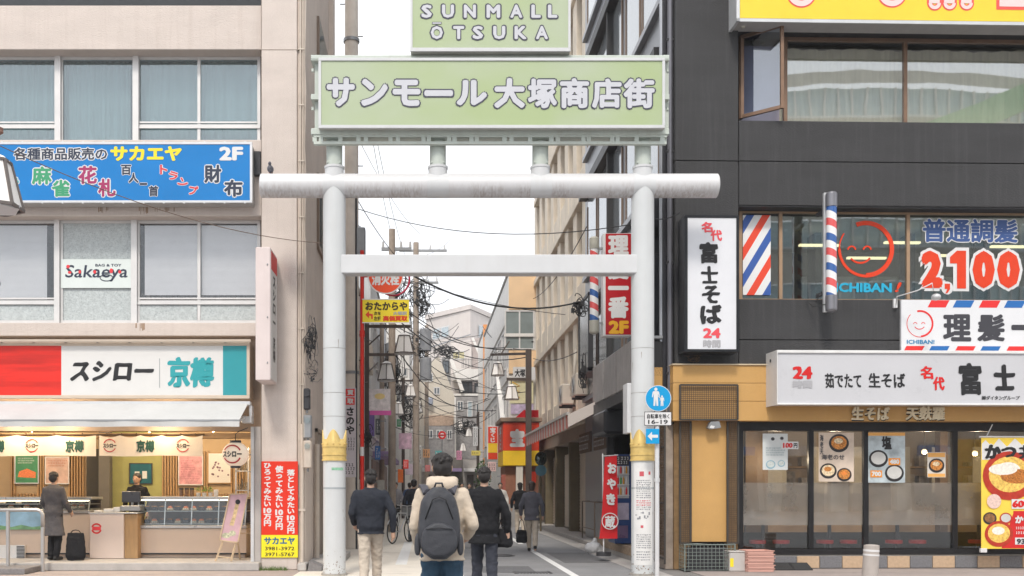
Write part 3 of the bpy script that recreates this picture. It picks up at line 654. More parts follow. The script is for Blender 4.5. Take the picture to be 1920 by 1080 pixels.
t.part('room_lining', B().box(xl0, xp0, 2.2, 2.25, 4, 16).box(xl0, xp0, yw + .35, 2.2, z(405), z(405) + .02).box(xl0, xp0, yw + .35, 2.2, z(100) + .1, z(100) + .12), M('room_grey', (.10, .11, .12), .9))
# stock seen at the foot of the blinds
b = B(); rn = random.Random(5)
for i in range(22):
    px = 264 + i * 10; b.pb(L, px, 556 - rn.uniform(2, 9), px + 8, 562, yw + .3, yw + .5)
t.part('stock_box', b, M('stock_boxes', (.25, .22, .2), .7, .6, 30), kind='stuff')
# conduits on the corner
b = B(); x = L.u(563, 0)
b.cyl((x, .02, .1), (x, .02, 14), .018, n=8).cyl((x + .05, .02, .3), (x + .05, .02, 14), .013, n=8)
b.tube([(x + .09 + .012 * math.sin(i * 2.1), .01, 3.6 + i * .5) for i in range(20)], .007, 5)
for zz in range(1, 14): b.box(x - .03, x + .07, -.0, .04, zz + .3, zz + .325)
t.part('conduit', b, M('conduit_cream', (.55, .48, .41), .6, .1))
b = B(); x = L.u(567, 0); b.cyl((x, -.02, .02), (x, -.02, 2.6), .03, n=10).box(x - .06, x + .06, -.05, .0, 1.05, 1.09); t.part('downpipe', b, M('conduit_cream', (.55, .48, .41), .6, .1))
# door in the side wall, seen at a steep angle
xs = XL; t.part('side_door', B().box(xs - .02, xs + .03, 1.62, 2.6, .1, 2.55, .01).box(xs - .02, xs + .05, 1.56, 1.62, .1, 2.62).box(xs - .02, xs + .05, 2.6, 2.66, .1, 2.62).box(xs - .02, xs + .05, 1.56, 2.66, 2.55, 2.62), M('door_brown', (.33, .27, .22), .6, .1))
t.part('vent_pipe', B().cyl((xs + .07, 1.3, 0.1), (xs + .07, 1.3, 2.3), .05, n=12), M('conduit_cream', (.55, .48, .41), .6, .1))
t.part('doorstep', B().box(XL - .02, XL + .55, .5, 3.4, 0, .12, .01), kerbm)
# side windows / balconies high on the side wall
for k in range(3):
    zz = 6.2 + k * 3.1; w = t.part('side_window', B().box(XL - .01, XL + .05, 1.9, 3.6, zz, zz + 1.5), M('window_brown', (.22, .16, .12), .5)); t.part('pane', B().box(XL + .05, XL + .056, 2.0, 3.5, zz + .08, zz + 1.42), glB, w)
# shop opening frame
zo0, zo1 = .145, L.z(0, 757)
t.part('shop_post', B().pb(L, 476, 800, 489, 1054, .08, .3), M('grey_jamb', (.45, .42, .40), .5, .08))
t.part('shop_post', B().pb(L, 470, 800, 476, 1054, .05, .32), alu)
t.part('shop_header', B().pb(L, -700, 812, 470, 822, .35, .6), M('warm_wood', (.42, .27, .14), .6, .1, 3, stretch=(1, 1, 8)))
t.part('plinth', B().box(xl0, xp0 - .003, -.25, BD - .25, -.0, .14, .01), kerbm)
t.part('shop_ceiling', B().box(xl0, xp0, .61, 4.9, 2.75, 2.85), M('ceiling_cream', (.62, .55, .45), .8))
t.part('shop_side_wall', B().box(xp0 - .04, xp0 - .003, .62, 4.9, .14, 2.74), M('shop_cream', (.52, .44, .33), .8))
swood = M('shop_wood', (.40, .25, .12), .6, .12, 3, stretch=(6, 1, 1))
yB = 3.6
t.part('back_wall', B().box(xl0, xp0 - .05, yB, yB + .1, .14, 2.74), M('shop_back_wall', (.45, .33, .2), .8, .06))
xk = lambda px, y: L.u(px, y)
b = B(); b.box(xk(163, yB), xk(192, yB), yB - .03, yB - .001, .14, 2.3); t.part('back_door', b, M('dark_doorway', (.05, .045, .035), .7, .1))
b = B(); b.box(xk(212, yB), xk(305, yB), yB - .04, yB - .002, .14, 2.74); t.part('green_wall', b, M('olive_green_wall', (.36, .36, .14), .8, .08))
b = B(); b.box(xk(192, yB), xk(212, yB), yB - .25, yB - .002, .14, 2.74); t.part('wall_pier', b, M('pier_grey', (.15, .14, .12), .8))  # plain dark grey pier between the doorway and the olive wall
me = B().box(0, .028, yB - .06, yB - .002, 1.0, 2.25).mesh('slat', [swood])
for px0, px1 in ((22, 30), (72, 86), (130, 160), (305, 335), (378, 392), (434, 455)):
    px = px0
    while px < px1: t.part('slat', me, None, loc=(xk(px, yB), 0, 0)); px += 5.2
me2 = B().box(0, .022, yB - .06, yB - .002, 1.0, 1.34).mesh('slat', [swood])
for px in range(335, 434, 5): t.part('slat', me2, None, loc=(xk(px, yB), 0, 0))
for px in range(28, 74, 6): t.part('slat', me2, None, loc=(xk(px, yB), 0, 0))
t.fin()

# ---- signs on the left facade
t = T('wall_sign', 'wide blue signboard with yellow, green and red Japanese lettering between the two window rows', 'signboard', L)
ys = -.22
t.part('case', B().pb(L, -160, 270, 472, 380, ys + .03, y1 - .002, .01), M('case_grey', (.42, .41, .40), .5, .1))
b = B().pb(L, -160, 266, 473, 270.5, ys - .01, ys + .03, .004).pb(L, -160, 375.5, 473, 380, ys - .01, ys + .03, .004).pb(L, 468.5, 270.5, 473, 375.5, ys - .008, ys + .028)
for px in range(-150, 470, 38): b.pb(L, px, 264.5, px + 3, 267, ys - .005, ys + .01).pb(L, px, 378, px + 2.4, 381.5, ys - .014, ys)
t.part('frame', b, alu); t.part('panel', B().pb(L, -158, 270.5, 468.5, 375.5, ys, ys + .02), M('azure_panel', (.0, .185, .52), .4, .07, 1))
BRUSH = []
def lab(t, fr, s, px0, py0, px1, py1, y, m, bold=.03, om=None, ob=.08, rot=0, slant=0, ext=0):
    x0, x1, z0, z1 = fr.r(px0, py0, px1, py1, y)
    if om:
        g = (x1 - x0) * (ob - bold) / max(1, len(s)) * .9; b = B(); b.text(s, x0 - g, x1 + g, z0 - g, z1 + g, y - .001, ob, rot=rot, slant=slant); t.part('letter_outline', b, om)
    b = B(); b.text(s, x0, x1, z0, z1, y - .004, bold, ext=ext, rot=rot, slant=slant, brush=.014 if m in BRUSH else 0); return t.part('lettering', b, m)
dk = M('dark_slate_print', (.03, .04, .07), .5, 0)
lab(t, L, '各種商品販売の', 26, 277, 201, 300, ys, dk, .025, wprint, .10)
lab(t, L, 'サカエヤ', 207, 274, 341, 302, ys, yellow, .05)
lab(t, L, '2F', 411, 275, 456, 301, ys, wprint, .05)
mgn = M('mahjong_green', (.05, .32, .16), .5, 0); mag = M('magenta_print', (.35, .03, .12), .5, 0); crim = M('crimson_print', (.65, .04, .06), .5, 0)
for s, a, b0, c, d0, m_, r_ in (('麻', 60, 312, 97, 346, mgn, 0), ('雀', 97, 337, 131, 369, mgn, 0), ('花', 147, 311, 182, 345, mag, 0), ('札', 184, 335, 217, 369, mag, 0),
    ('百', 227, 309, 246, 328, dk, 0), ('人', 241, 324, 260, 343, dk, 0), ('一', 262, 343, 276, 347, dk, 0), ('首', 279, 348, 297, 368, dk, 0),
    ('ト', 300, 309, 314, 327, crim, 0), ('ラ', 316, 322, 333, 338, crim, -.3), ('ン', 334, 335, 352, 350, crim, -.5), ('プ', 354, 348, 371, 366, crim, -.2),
    ('財', 383, 309, 415, 343, dk, 0), ('布', 420, 337, 455, 369, dk, 0), ('棋', 8, 333, 36, 369, M('sign_cyan', (.1, .45, .5), .5, 0), 0)):
    lab(t, L, s, a, b0, c, d0, ys, m_, .035, wprint, .10, rot=r_)
t.fin()
S('electrical_box', 'small black vent box on the wall at the right end of the blue sign', 'vent box', B().pb(L, 475, 283, 489, 328, .0, .098, .01), dgrey, L)
t = T('window_sign', 'small white plate with cursive red and black lettering on the frosted window', 'sign', L)
yy = yw - .004; t.part('plate', B().pb(L, 114, 486, 247, 540, yy - .008, yy, .002), M('plate_white', (.68, .74, .72), .4, .02))
b = B(); b.text('Sakaeya', *L.r(121, 497, 238, 528, yy), yy - .010, .012, slant=.12); t.part('lettering', b, dk)
b = B()
for px, py, w, h in ((128, 500, 5, 5), (131, 511, 5, 4), (150, 510, 4, 5), (178, 510, 4.5, 5), (209, 508, 5, 7), (225, 510, 4.5, 5)): b.disc(L.u(px, yy), L.z(px, py, yy), w * .0065, h * .0065, yy - .0115, 14)
t.part('red_fill', b, M('coral_red', (.75, .05, .06), .5, 0)); b = B(); b.text('BAG & TOY', *L.r(179, 495, 228, 500, yy), yy - .010, .03); t.part('small_lettering', b, dk)
b = B(); b.tube([(L.u(200 + 12 * math.cos(a), yy), yy - .012, L.z(0, 521 + 6 * math.sin(a), yy)) for a in [i * .35 for i in range(18)]], .008, 4); t.part('flourish', b, dk); t.fin()

t = T('shop_sign', 'sushi shop fascia sign with red, white and teal panels above the white awning', 'signboard', L)
ys = -.16
t.part('case', B().pb(L, -700, 642, 467, 747, ys + .03, .339, .01), M('case_beige', (.48, .38, .29), .6, .08))
t.part('frame', B().pb(L, -700, 642, 468, 648, ys - .02, ys + .03, .006).pb(L, -700, 741, 468, 747.5, ys - .02, ys + .03, .006).pb(L, 462.5, 648, 468, 741, ys - .018, ys + .028), M('frame_beige', (.58, .48, .38), .5, .05))
t.part('red_panel', B().pb(L, -300, 648, 115, 741, ys, ys + .02), M('scarlet_panel', (.66, .022, .012), .35, .35, 1.0, stretch=(.5, 1, 5)))
t.part('white_panel', B().pb(L, 115, 648, 418, 741, ys, ys + .02), M('sign_white', (.68, .67, .65), .4, .02)); t.part('teal_panel', B().pb(L, 418, 648, 462.5, 741, ys, ys + .02), M('sign_teal', (.03, .30, .34), .35, .03))
ink = M('brush_ink', (.018, .018, .02), .5, 0); BRUSH += [ink, teal, red]
lab(t, L, 'スシロー', 131, 676, 286, 715, ys, ink, .055, slant=.12); lab(t, L, '京樽', 314, 668, 401, 727, ys, teal, .055)
t.part('divider', B().pb(L, 298.6, 672, 299.8, 727, ys - .002, ys), mgrey); t.fin()
t = T('lamp_rail', 'thin metal light rail running above the sushi shop sign', 'light rail', L)
t.part('rail', B().pb(L, -700, 636, 470, 641, ys - .12, ys - .06, .004), M('rail_beige', (.5, .42, .34), .5)); b = B()
for px in range(-60, 470, 60): b.pb(L, px, 637, px + 3, 642, ys - .06, .1)
t.part('bracket', b, mgrey); t.fin()
# awning
t = T('awning', 'white retractable canvas awning over the sushi counter', 'awning', L)
xa0, xa1 = L.u(-700), L.u(471, -.1); zt_ = L.z(0, 757, -.2)
yo = -1.05; xo1 = L.u(449, yo); zf = L.z(0, 787, yo); zv = L.z(0, 800, yo)
canv = M('awning_canvas', (.54, .54, .53), .75, .06, 2, .1, 40, streak=.2, streakc=(.4, .38, .35))
b = B(); b.add([(xa0, -.2, zt_), (xa1 - .04, -.2, zt_), (xo1, yo, zf), (xa0, yo, zf)], [(3, 2, 1, 0)]).add([(xa0, -.2, zt_ - .006), (xa1 - .04, -.2, zt_ - .006), (xo1, yo, zf - .006), (xa0, yo, zf - .006)], [(0, 1, 2, 3)])
t.part('canopy', b, canv)
b = B(); n = 90; vs_ = []
for i in range(n + 1):
    x = xa0 + (xo1 - xa0) * i / n; vs_ += [(x, yo - .002, zf), (x, yo + .015 * math.sin(i * .9), zv + .004 * math.sin(i * .6))]
b.add(vs_, [(2 * i, 2 * i + 1, 2 * i + 3, 2 * i + 2) for i in range(n)], True); t.part('valance', b, canv)
t.part('front_bar', B().bar((xa0, yo + .01, zf - .01), (xo1, yo + .01, zf - .01), .03), mgrey); t.part('cassette', B().box(xa0, xa1, -.2, -.02, zt_ - .03, zt_ + .045, .01), alu)
t.part('arm', B().bar((xa1 - .1, -.15, zt_ - .22), (xo1 - .05, yo + .05, zf - .04), .035).box(xa1 - .16, xa1 + .02, -.2, .06, zt_ - .34, zt_ - .22, .01).box(xa1 - .03, xa1 + .02, -.15, .05, zt_ - .22, zt_ - .03), alu); t.fin()
# projecting sign
t = T('projecting_sign', 'tall narrow pinkish-white box sign projecting from the beige pilaster', 'projecting sign', L)
ya, yb_ = -.80, -.06; x0, x1 = L.u(479, ya), L.u(507, ya); z0, z1 = L.z(0, 713, ya), L.z(0, 463, ya)
pk = M('box_pinkwhite', (.68, .59, .57), .5, .04, 3, streak=.1)
t.part('case', B().box(x0, x1, ya, yb_, z0, z1, .012), pk)
t.part('face', B().box(x1, x1 + .006, ya + .03, yb_ - .03, z0 + .04, z1 - .04), M('sign_white', (.68, .67, .65), .4, .02))
t.part('red_panel', B().box(x1 + .006, x1 + .009, ya + .04, yb_ - .04, z1 - .36, z1 - .05), red)
b = B(); b.M = Matrix.Translation((x1 + .01, (ya + yb_) / 2, 0)) @ Matrix.Rotation(PI / 2, 4, 'Z'); b.vtext('スシロー', -.16, .16, z1 - 1.35, z1 - .42, 0, .04); b.vtext('京樽', -.12, .12, z0 + .35, z0 + .8, 0, .03); t.part('lettering', b, ink)
b = B()
for zz in (z1 - .3, z1 - 1.2, z0 + .3): b.ell((x1 - .05, ya - .004, zz), (.012, .012, .02), 8, 5)
t.part('screw', b, mgrey); t.part('bracket', B().box(x0 + .05, x1 - .05, yb_, 0, z0 + .3, z0 + .36).box(x0 + .05, x1 - .05, yb_, 0, z1 - .36, z1 - .3), mgrey); t.fin()
# cash sign on the pilaster
t = T('poster_board', 'red and yellow board with white vertical Japanese lettering and phone numbers on the pilaster', 'sign', L)
ys = -.03; t.part('red_panel', B().pb(L, 490, 865, 558.5, 1003, ys, -.001, .003), M('vermilion', (.70, .03, .008), .5, .02)); t.part('yellow_panel', B().pb(L, 490, 1003.2, 558.5, 1045.5, ys, -.001, .003), M('lemon', (.86, .74, .02), .5, .02))
b = B(); b.vtext('ひろってみたい', 494, 0, 0, 0, 0) if 0 else None
def vcol(s, px0, px1, py0, py1, n10):
    x0, x1, za, zb = L.r(px0, py0, px1, py1, ys); n = len(s) + 3; h = (zb - za) / n
    b.vtext(s, x0, x1, zb - h * len(s), zb, ys - .001, .045); b.text('10', x0, x1, zb - h * (len(s) + .95), zb - h * (len(s) + .1), ys - .001, .06); b.vtext('万円', x0, x1, za, za + 2 * h, ys - .001, .045)
vcol('ひろってみたい', 494, 509, 867, 987, 0); vcol('使ってみたい', 516, 531, 873, 994, 0); vcol('落としてみたい', 538, 553, 880, 1001, 0); t.part('lettering', b, wprint)
b = B(); b.text('サカエヤ', *L.r(495, 1007, 553, 1021, ys), ys - .001, .05); t.part('shop_lettering', b, M('navy_teal', (.02, .14, .25), .5, 0))
b = B(); b.text('3981-3972', *L.r(497, 1025, 552, 1032, ys), ys - .001, .02); b.text('3971-5767', *L.r(497, 1036, 552, 1043, ys), ys - .001, .02); t.part('phone_lettering', b, black); t.fin()
# meters, loose cable coil, weeds
for k, (py0, py1, w_, lb) in enumerate(((728, 768, 12, 'black junction box at the top of the meter stack on the beige corner'), (778, 822, 15, 'grey electricity meter with a round glass below the black junction box'), (826, 878, 15, 'cream meter case, lowest of the stack on the beige corner'))):
    t = T('electric_meter', lb, 'meter', L); x0, x1, z0, z1 = L.r(569, py0, 569 + w_, py1, -.1)
    t.part('case', B().box(x0, x1, -.12, .02, z0, z1, .02), (dgrey, mgrey, M('conduit_cream', (.55, .48, .41), .6, .1))[k])
    t.part('dial', B().cyl(((x0 + x1) / 2, -.12, z1 - .1), ((x0 + x1) / 2, -.15, z1 - .1), .05, n=16), glC if k else dgrey); t.part('conduit', B().cyl(((x0 + x1) / 2, -.04, z0 - .06), ((x0 + x1) / 2, -.04, z0), .018, n=8), mgrey); t.fin()
def coil(name, lb, c, r, h, n, seed, cr=.008, fr=W):
    rn = random.Random(seed); b = B()
    for k in range(int(n * 1.5)):
        a0 = rn.uniform(0, 6.28); rr = r * rn.uniform(.25, 1); hh = h * rn.uniform(.15, .8); dx, dz = rn.gauss(0, .35) * r, rn.uniform(-h, h) * .5; ph = rn.uniform(0, 6.28); span = rn.uniform(.4, 1.0)
        b.tube([(c[0] + dx + rr * math.cos(a + a0) * (1 + .25 * math.sin(2.3 * a + ph)), c[1] + rr * .4 * math.sin(a + ph), c[2] + dz + hh * math.sin(a + a0) * (1 + .3 * math.sin(1.7 * a + ph))) for a in [i * 2 * PI * span / 12 for i in range(13)]], cr * rn.uniform(.5, 1), 4)
    for k in range(n):
        x, y, z = c[0] + rn.gauss(0, .5) * r, c[1] + rn.gauss(0, .3) * r, c[2] + rn.uniform(-h, h) * .7; l = rn.uniform(.2, .6) * h
        b.tube([(x, y, z), (x + rn.uniform(-.3, .3) * r, y, z - l * .5), (x + rn.uniform(-.5, .5) * r, y, z - l)], cr * .6, 4)
        if k % 2: b.box(x - cr * 2.5, x + cr * 2.5, y - cr * 3, y + cr * 3, z - cr * 7, z)
    return S(name, lb, 'cable tangle', b, cablem, fr)
coil('cable_tangle', 'tangled black cable coils hanging on the beige corner beside the gate pillar', (L.u(584, .1), -.02, L.z(0, 640, 0)), .10, .36, 14, 4, fr=L)
coil('cable_tangle', 'smaller looped black wires below the larger coils on the beige corner', (L.u(588, .1), -.02, L.z(0, 700, 0)), .11, .2, 6, 9, .006, fr=L)
b = B(); rn = random.Random(2)
for i in range(260):
    x = L.u(rn.uniform(484, 540), -.08); y = rn.uniform(-.22, -.03); a = rn.uniform(0, 6.28); h = rn.uniform(.03, .09); dx, dy = .05 * math.cos(a), .05 * math.sin(a)
    b.add([(x - .004, y, 0), (x + .004, y, 0), (x + dx, y + dy, h)], [(0, 1, 2)])
ST('grass', b, M('weed_green', (.10, .16, .04), .8, .3, 20), L, 'stuff')
t = T('kerb_block', 'grey stone block at the foot of the beige corner', 'stone block', L); t.part('block', B().box(L.u(562), L.u(578), -.35, .1, 0, .14, .02), kerbm); t.part('wedge', B().poly([(L.u(580), 0), (L.u(606), 0), (L.u(606), .08), (L.u(584), .17)], -.3, .15), M('dark_granite', (.2, .19, .19), .8, .2, 20)); t.fin()
t = T('step', 'dark grey granite step block at the lower left edge of the shop front', 'step', L); t.part('slab', B().box(L.u(-300, -.5), L.u(68, -.5), -1.0, -.26, 0, .10, .01), M('dark_granite', (.2, .19, .19), .8, .2, 20)); t.fin()
# handrail
t = T('handrail', 'stainless steel handrail in front of the fish counter', 'handrail', L); y = -.45; hr = M('stainless', (.5, .49, .48), .3, .05, metal=.7)
zt1 = L.z(0, 956, y); r_ = .035
t.part('rail', B().tube([(L.u(-200, y), y, zt1), (L.u(70, y), y, zt1), (L.u(76, y), y, zt1 - .02), (L.u(80, y), y, zt1 - .08), (L.u(80, y), y, zt1 - .3)], r_, 12), hr)
for px in (15, 80): t.part('post', B().cyl((L.u(px, y), y, 0.0), (L.u(px, y), y, zt1 - (.02 if px == 15 else .3)), r_ * .95, n=14), hr)
t.fin()
# noren curtains
cloth = M('noren_cloth', (.74, .64, .52), .85, .03, 3, .2, 60)
maroon = M('maroon_print', (.45, .02, .02), .6, 0)
def logo(b_ring, b_txt, cx, cz, r, y):
    b_ring.arc(cx, cz, r * .86, r, math.radians(25), math.radians(155), y); b_ring.arc(cx, cz, r * .86, r, math.radians(205), math.radians(335), y)
    b_txt.text('スシロー', cx - r * 1.02, cx + r * 1.02, cz - r * .33, cz + r * .33, y - .001, .05)
def noren(lb, px0, px1, cuts, logos, seed):
    t = T('noren_curtain', lb, 'curtain', L, group='shop curtains over the counter'); y = .30; x0, x1, zb, zt = L.r(px0, 816, px1, 855, y)
    b = B(); n = 60; vs_ = []
    for i in range(n + 1):
        u = i / n; x = x0 + (x1 - x0) * u; dip = .05 * abs(math.sin(u * PI * 5)) ; vs_ += [(x, y + .006 * math.sin(u * 40 + seed), zt - dip * .8), (x, y + .006 * math.sin(u * 31 + seed), zb + .008 * math.sin(u * 9 + seed))]
    b.add(vs_, [(2 * i, 2 * i + 1, 2 * i + 3, 2 * i + 2) for i in range(n)], True); t.part('cloth', b, cloth)
    b1, b2, b3 = B(), B(), B()
    for k, px in logos:
        if k: logo(b1, b2, L.u(px, y), L.z(0, 835.5, y), .12, y - .012)
        else: b3.text('京樽', *L.r(px - 17, 825, px + 17, 848, y), y - .012, .045)
    t.part('emblem', b1, maroon); t.part('emblem_lettering', b2, ink); t.part('lettering', b3, M('dark_green_ink', (.02, .07, .05), .6, 0))
    t.part('rod', B().cyl((x0 - .03, y + .02, zt + .012), (x1 + .03, y + .02, zt + .012), .014, n=8), M('dark_wood', (.10, .06, .03), .6)); b = B()
    for i in range(7): px = x0 + (x1 - x0) * (i + .5) / 7; b.torus((px, y + .02, zt + .012), .024, .006, 'x', 12, 5)
    t.part('ring', b, M('dark_wood', (.10, .06, .03), .6)); t.fin()
noren('cream shop curtain with one round emblem, left of the gap over the counter', -190, 180, 0, ((0, -8), (1, 60), (0, 140), (1, -80)), 1)
noren('cream shop curtain with two round emblems, beside the round lantern', 186, 380, 0, ((1, 206), (0, 273), (1, 343)), 2.2)
# lantern
t = T('paper_lantern', 'round cream paper lantern with a red ring emblem hanging under the awning', 'lantern', L); y = -.25; cx, cz = L.u(441.5, y), L.z(0, 852, y); rx, rz = .232, .215
b = B(); n = 28; rings = []
for i in range(n + 1):
    a = -PI / 2 * .86 + PI * .86 * i / n; k = 1 + (.012 if i % 2 else -.006); rings.append((cx, y, cz + rz * math.sin(a) / math.sin(PI / 2 * .86), rx * math.cos(a) * k, rx * math.cos(a) * k))
b.loft(rings, 32); t.part('shade', b, M('lantern_paper', (.72, .60, .47), .7, .03, emit=.25))
t.part('cap', B().cyl((cx, y, cz + rz - .01), (cx, y, cz + rz + .03), .10, n=20).cyl((cx, y, cz - rz - .025), (cx, y, cz - rz + .015), .09, n=20), dgrey)
t.part('hook', B().tube([(cx, y, cz + rz + .03), (cx, y, cz + rz + .14), (cx + .05, y + .02, cz + rz + .19), (cx + .2, y + .1, cz + rz + .26)], .008), dgrey)
b1, b2 = B(), B(); logo(b1, b2, cx - .02, cz, .165, 0)
def bend(b):
    b.v = [(v[0], y - math.sqrt(max(0.0001, (rx * 1.05) ** 2 - (v[0] - cx) ** 2 - ((v[2] - cz) * 1.06) ** 2)) - .004 + v[1], v[2]) for v in b.v]; return b
t.part('emblem', bend(b1), maroon); t.part('emblem_lettering', bend(b2), ink); t.fin()
# ================================================================ PEOPLE
skin = M('skin', (.50, .31, .22), .6, .06, 6)
def cloth_mat(n, c, v=.12): return M(n, c, .85, v, 9, .9, 22)
hairm = M('black_hair', (.018, .015, .014), .45, .25, 40, .6, 90, stretch=(1, 1, .25))
def person(label, x, y, z0, h, turn, top, bottom, shoe, hair=hairm, coat=0, wide=1.0, legs=((-.09, .05), (.10, -.12)), arms=(), vox=.012, group=None, hood=False, hairlen=0, trim=None, sitting=False, skirt=False):
    """feet at x,y,z0; turn = degrees from facing away from the camera; legs = (foot x, foot y) left, right; arms = (elbow, wrist) offsets"""
    fr = Fr(x, y, turn); t = T('person', label, 'person', fr, group); k = h / 1.72; V = lambda a, b, c: (a * k, b * k, z0 + c * k)
    W2 = wide
    if not arms: arms = (((-.27, -.02, 1.14), (-.27, .06, .90)), ((.27, -.02, 1.14), (.27, .06, .90)))
    def joints(i):
        sx = (-1, 1)[i]; fx, fy = legs[i]; hip = (sx * .085, 0, .90); back = fy < -.08
        knee = ((hip[0] + fx) / 2, fy * .5 + (.05 if back else .06), .49); ank = (fx, fy, .09 + (.07 if back else 0)); return hip, knee, ank
    def torso(e, zlo, zhi=1.47):
        R_ = [(0, 0, .86, .145 + e, .105 + e), (0, -.01, .94, .165 + e, .12 + e), (0, 0, 1.08, .145 * W2 + e, .10 + e), (0, -.005, 1.25, .168 * W2 + e, .115 + e), (0, -.01, 1.36, .185 * W2 + e, .11 + e), (0, -.01, 1.42, .16 * W2 + e, .09 + e), (0, 0, 1.465, .085 + e * .5, .07 + e * .5)]
        if zlo < .86: R_ = [(0, -.005, zlo, R_[0][3] + .03 + (.86 - zlo) * .08, R_[0][4] + .03), *R_[0:]]
        else: R_ = [q for q in R_ if q[2] >= zlo - .02]; R_[0] = (0, 0, zlo, R_[0][3], R_[0][4])
        return [(a * k, b * k, z0 + c * k, d * k, e_ * k) for a, b, c, d, e_ in R_]
    def hand(b, w, el, sx):
        w, el = Vector(w), Vector(el); d = (w - el).normalized(); s = Vector((0, 1, 0)); o = d.cross(s).normalized(); s = o.cross(d)
        if d.length < .1: return
        c = w + d * .045 * k; b.chain([w, c, w + d * .085 * k], [.024 * k, .032 * k, .034 * k], 8)
        for j, ln in enumerate((.072, .082, .078, .06)):
            r0 = w + d * .08 * k + s * (j - 1.5) * .0205 * k; r1 = r0 + d * ln * .55 * k - o * sx * .006 * k; r2 = r1 + d * ln * .4 * k - o * sx * .022 * k
            b.chain([r0, r1, r2], [.0095 * k, .0088 * k, .0072 * k], 6)
        b.chain([w + d * .025 * k + s * .024 * k, w + d * .05 * k + s * .052 * k, w + d * .08 * k + s * .058 * k], [.013 * k, .011 * k, .009 * k], 6)
    # body: one continuous figure
    b = B(); b.loft(torso(-.012, .88), 20)
    b.chain([V(0, 0, 1.45), V(0, .01, 1.54)], [.055 * k, .05 * k], 12)
    hc = V(0, .02, 1.615)
    b.ell(hc, (.074 * k, .092 * k, .105 * k), 20, 14).ell(V(0, .055, 1.56), (.052 * k, .05 * k, .05 * k), 14, 8)
    b.chain([V(0, .108, 1.625), V(0, .128, 1.595)], [.009 * k, .014 * k], 6)
    for sx in (-1, 1): b.ell(V(sx * .078, .01, 1.61), (.012 * k, .02 * k, .032 * k), 8, 6)
    b.ell(V(0, .105, 1.565), (.022 * k, .01 * k, .007 * k), 8, 5)
    for i in (0, 1):
        hip, kn, an = joints(i); b.chain([V(*hip), V(*kn), V(*an)], [.078 * k, .05 * k, .036 * k], 12); b.chain([V(an[0], an[1], .06), V(an[0], an[1] + .13, .035)], [.035 * k, .028 * k], 8)
        sh = V((-1, 1)[i] * .165 * W2, -.005, 1.39); el, wr = V(*arms[i][0]), V(*arms[i][1])
        b.chain([sh, el, wr], [.047 * k, .036 * k, .026 * k], 10); hand(b, wr, el, (-1, 1)[i])
    body = t.part('body', fuse(b, vox * .62, 2, mats=[skin], name='body'), None)
    b = B(); [b.ell(V(sx * .03, .104, 1.625), (.011 * k, .008 * k, .007 * k), 8, 6) for sx in (-1, 1)]; t.part('eye', b, M('eye_dark', (.03, .02, .02), .3, 0), body)
    # hair
    b = B(); b.ell(V(0, .0, 1.655), (.088 * k, .098 * k, .088 * k), 20, 12).ell(V(0, -.035, 1.61), (.082 * k, .07 * k, .09 * k), 20, 12)
    rn = random.Random(int(x * 100) + 3)
    for q in range(60):
        a, e = rn.uniform(0, 2 * PI), rn.uniform(.1, 1.4); b.ell(V(.082 * math.cos(a) * math.cos(e), -.01 + .09 * math.sin(a) * math.cos(e), 1.655 + .075 * math.sin(e)), (.017 * k, .017 * k, .015 * k), 8, 5)
    if hairlen: b.loft([(0, -.045 * k, z0 + (1.60 - hairlen) * k, .06 * k, .04 * k), (0, -.04 * k, z0 + 1.60 * k, .085 * k, .06 * k)], 16)
    t.part('hair', fuse(b, vox * .7, 2, .006 * k, .04, [hair], 'hair'), None, body)
    # trousers
    b = B(); b.loft(torso(.010, .84, 1.0)[:3], 20)
    for i in (0, 1):
        hip, kn, an = joints(i); b.chain([V(*hip), V(*kn), V(an[0], an[1] - .005, an[2] + .0)], [.098 * k, .074 * k, .062 * k], 14)
    t.part('trousers', fuse(b, vox, 3, .030 * k, .07, [bottom], 'trousers'), None)
    for i in (0, 1):
        an = joints(i)[2]; b = B(); zz = an[2] - .09; b.chain([V(an[0], an[1] - .045, .045 + zz), V(an[0], an[1] + .06, .04 + zz * .6), V(an[0], an[1] + .16, .034 + zz * .2)], [.044 * k, .043 * k, .036 * k], 12)
        t.part('shoe', fuse(b, .010, 2, mats=[shoe], name='shoe'), None)
    # jacket or coat with sleeves
    b = B(); b.loft(torso(.028, .80 - coat if coat else .84), 24)
    for i in (0, 1):
        sh = V((-1, 1)[i] * .165 * W2, -.005, 1.385); el, wr = V(*arms[i][0]), V(*arms[i][1]); el, wr = Vector(el), Vector(wr); wr2 = el.lerp(wr, .97)
        b.chain([sh, el, wr2], [.068 * k, .058 * k, .046 * k], 12)
    if skirt: b.loft([(0, 0, z0 + .45 * k, .20 * k, .17 * k), (0, 0, z0 + .9 * k, .17 * k, .13 * k)], 20)
    if hood: b.ell(V(0, -.095, 1.47), (.135 * k, .075 * k, .075 * k), 20, 10).ell(V(0, -.10, 1.39), (.10 * k, .07 * k, .08 * k), 16, 10).torus(V(0, -.01, 1.50), .10 * k, .04 * k, 'z', 24, 10)
    else: b.torus(V(0, .0, 1.465), .072 * k, .022 * k, 'z', 20, 8)
    t.part('coat' if coat else 'jacket', fuse(b, vox, 3, .026 * k, .10, [top], 'jacket'), None)
    t.fin(); return t
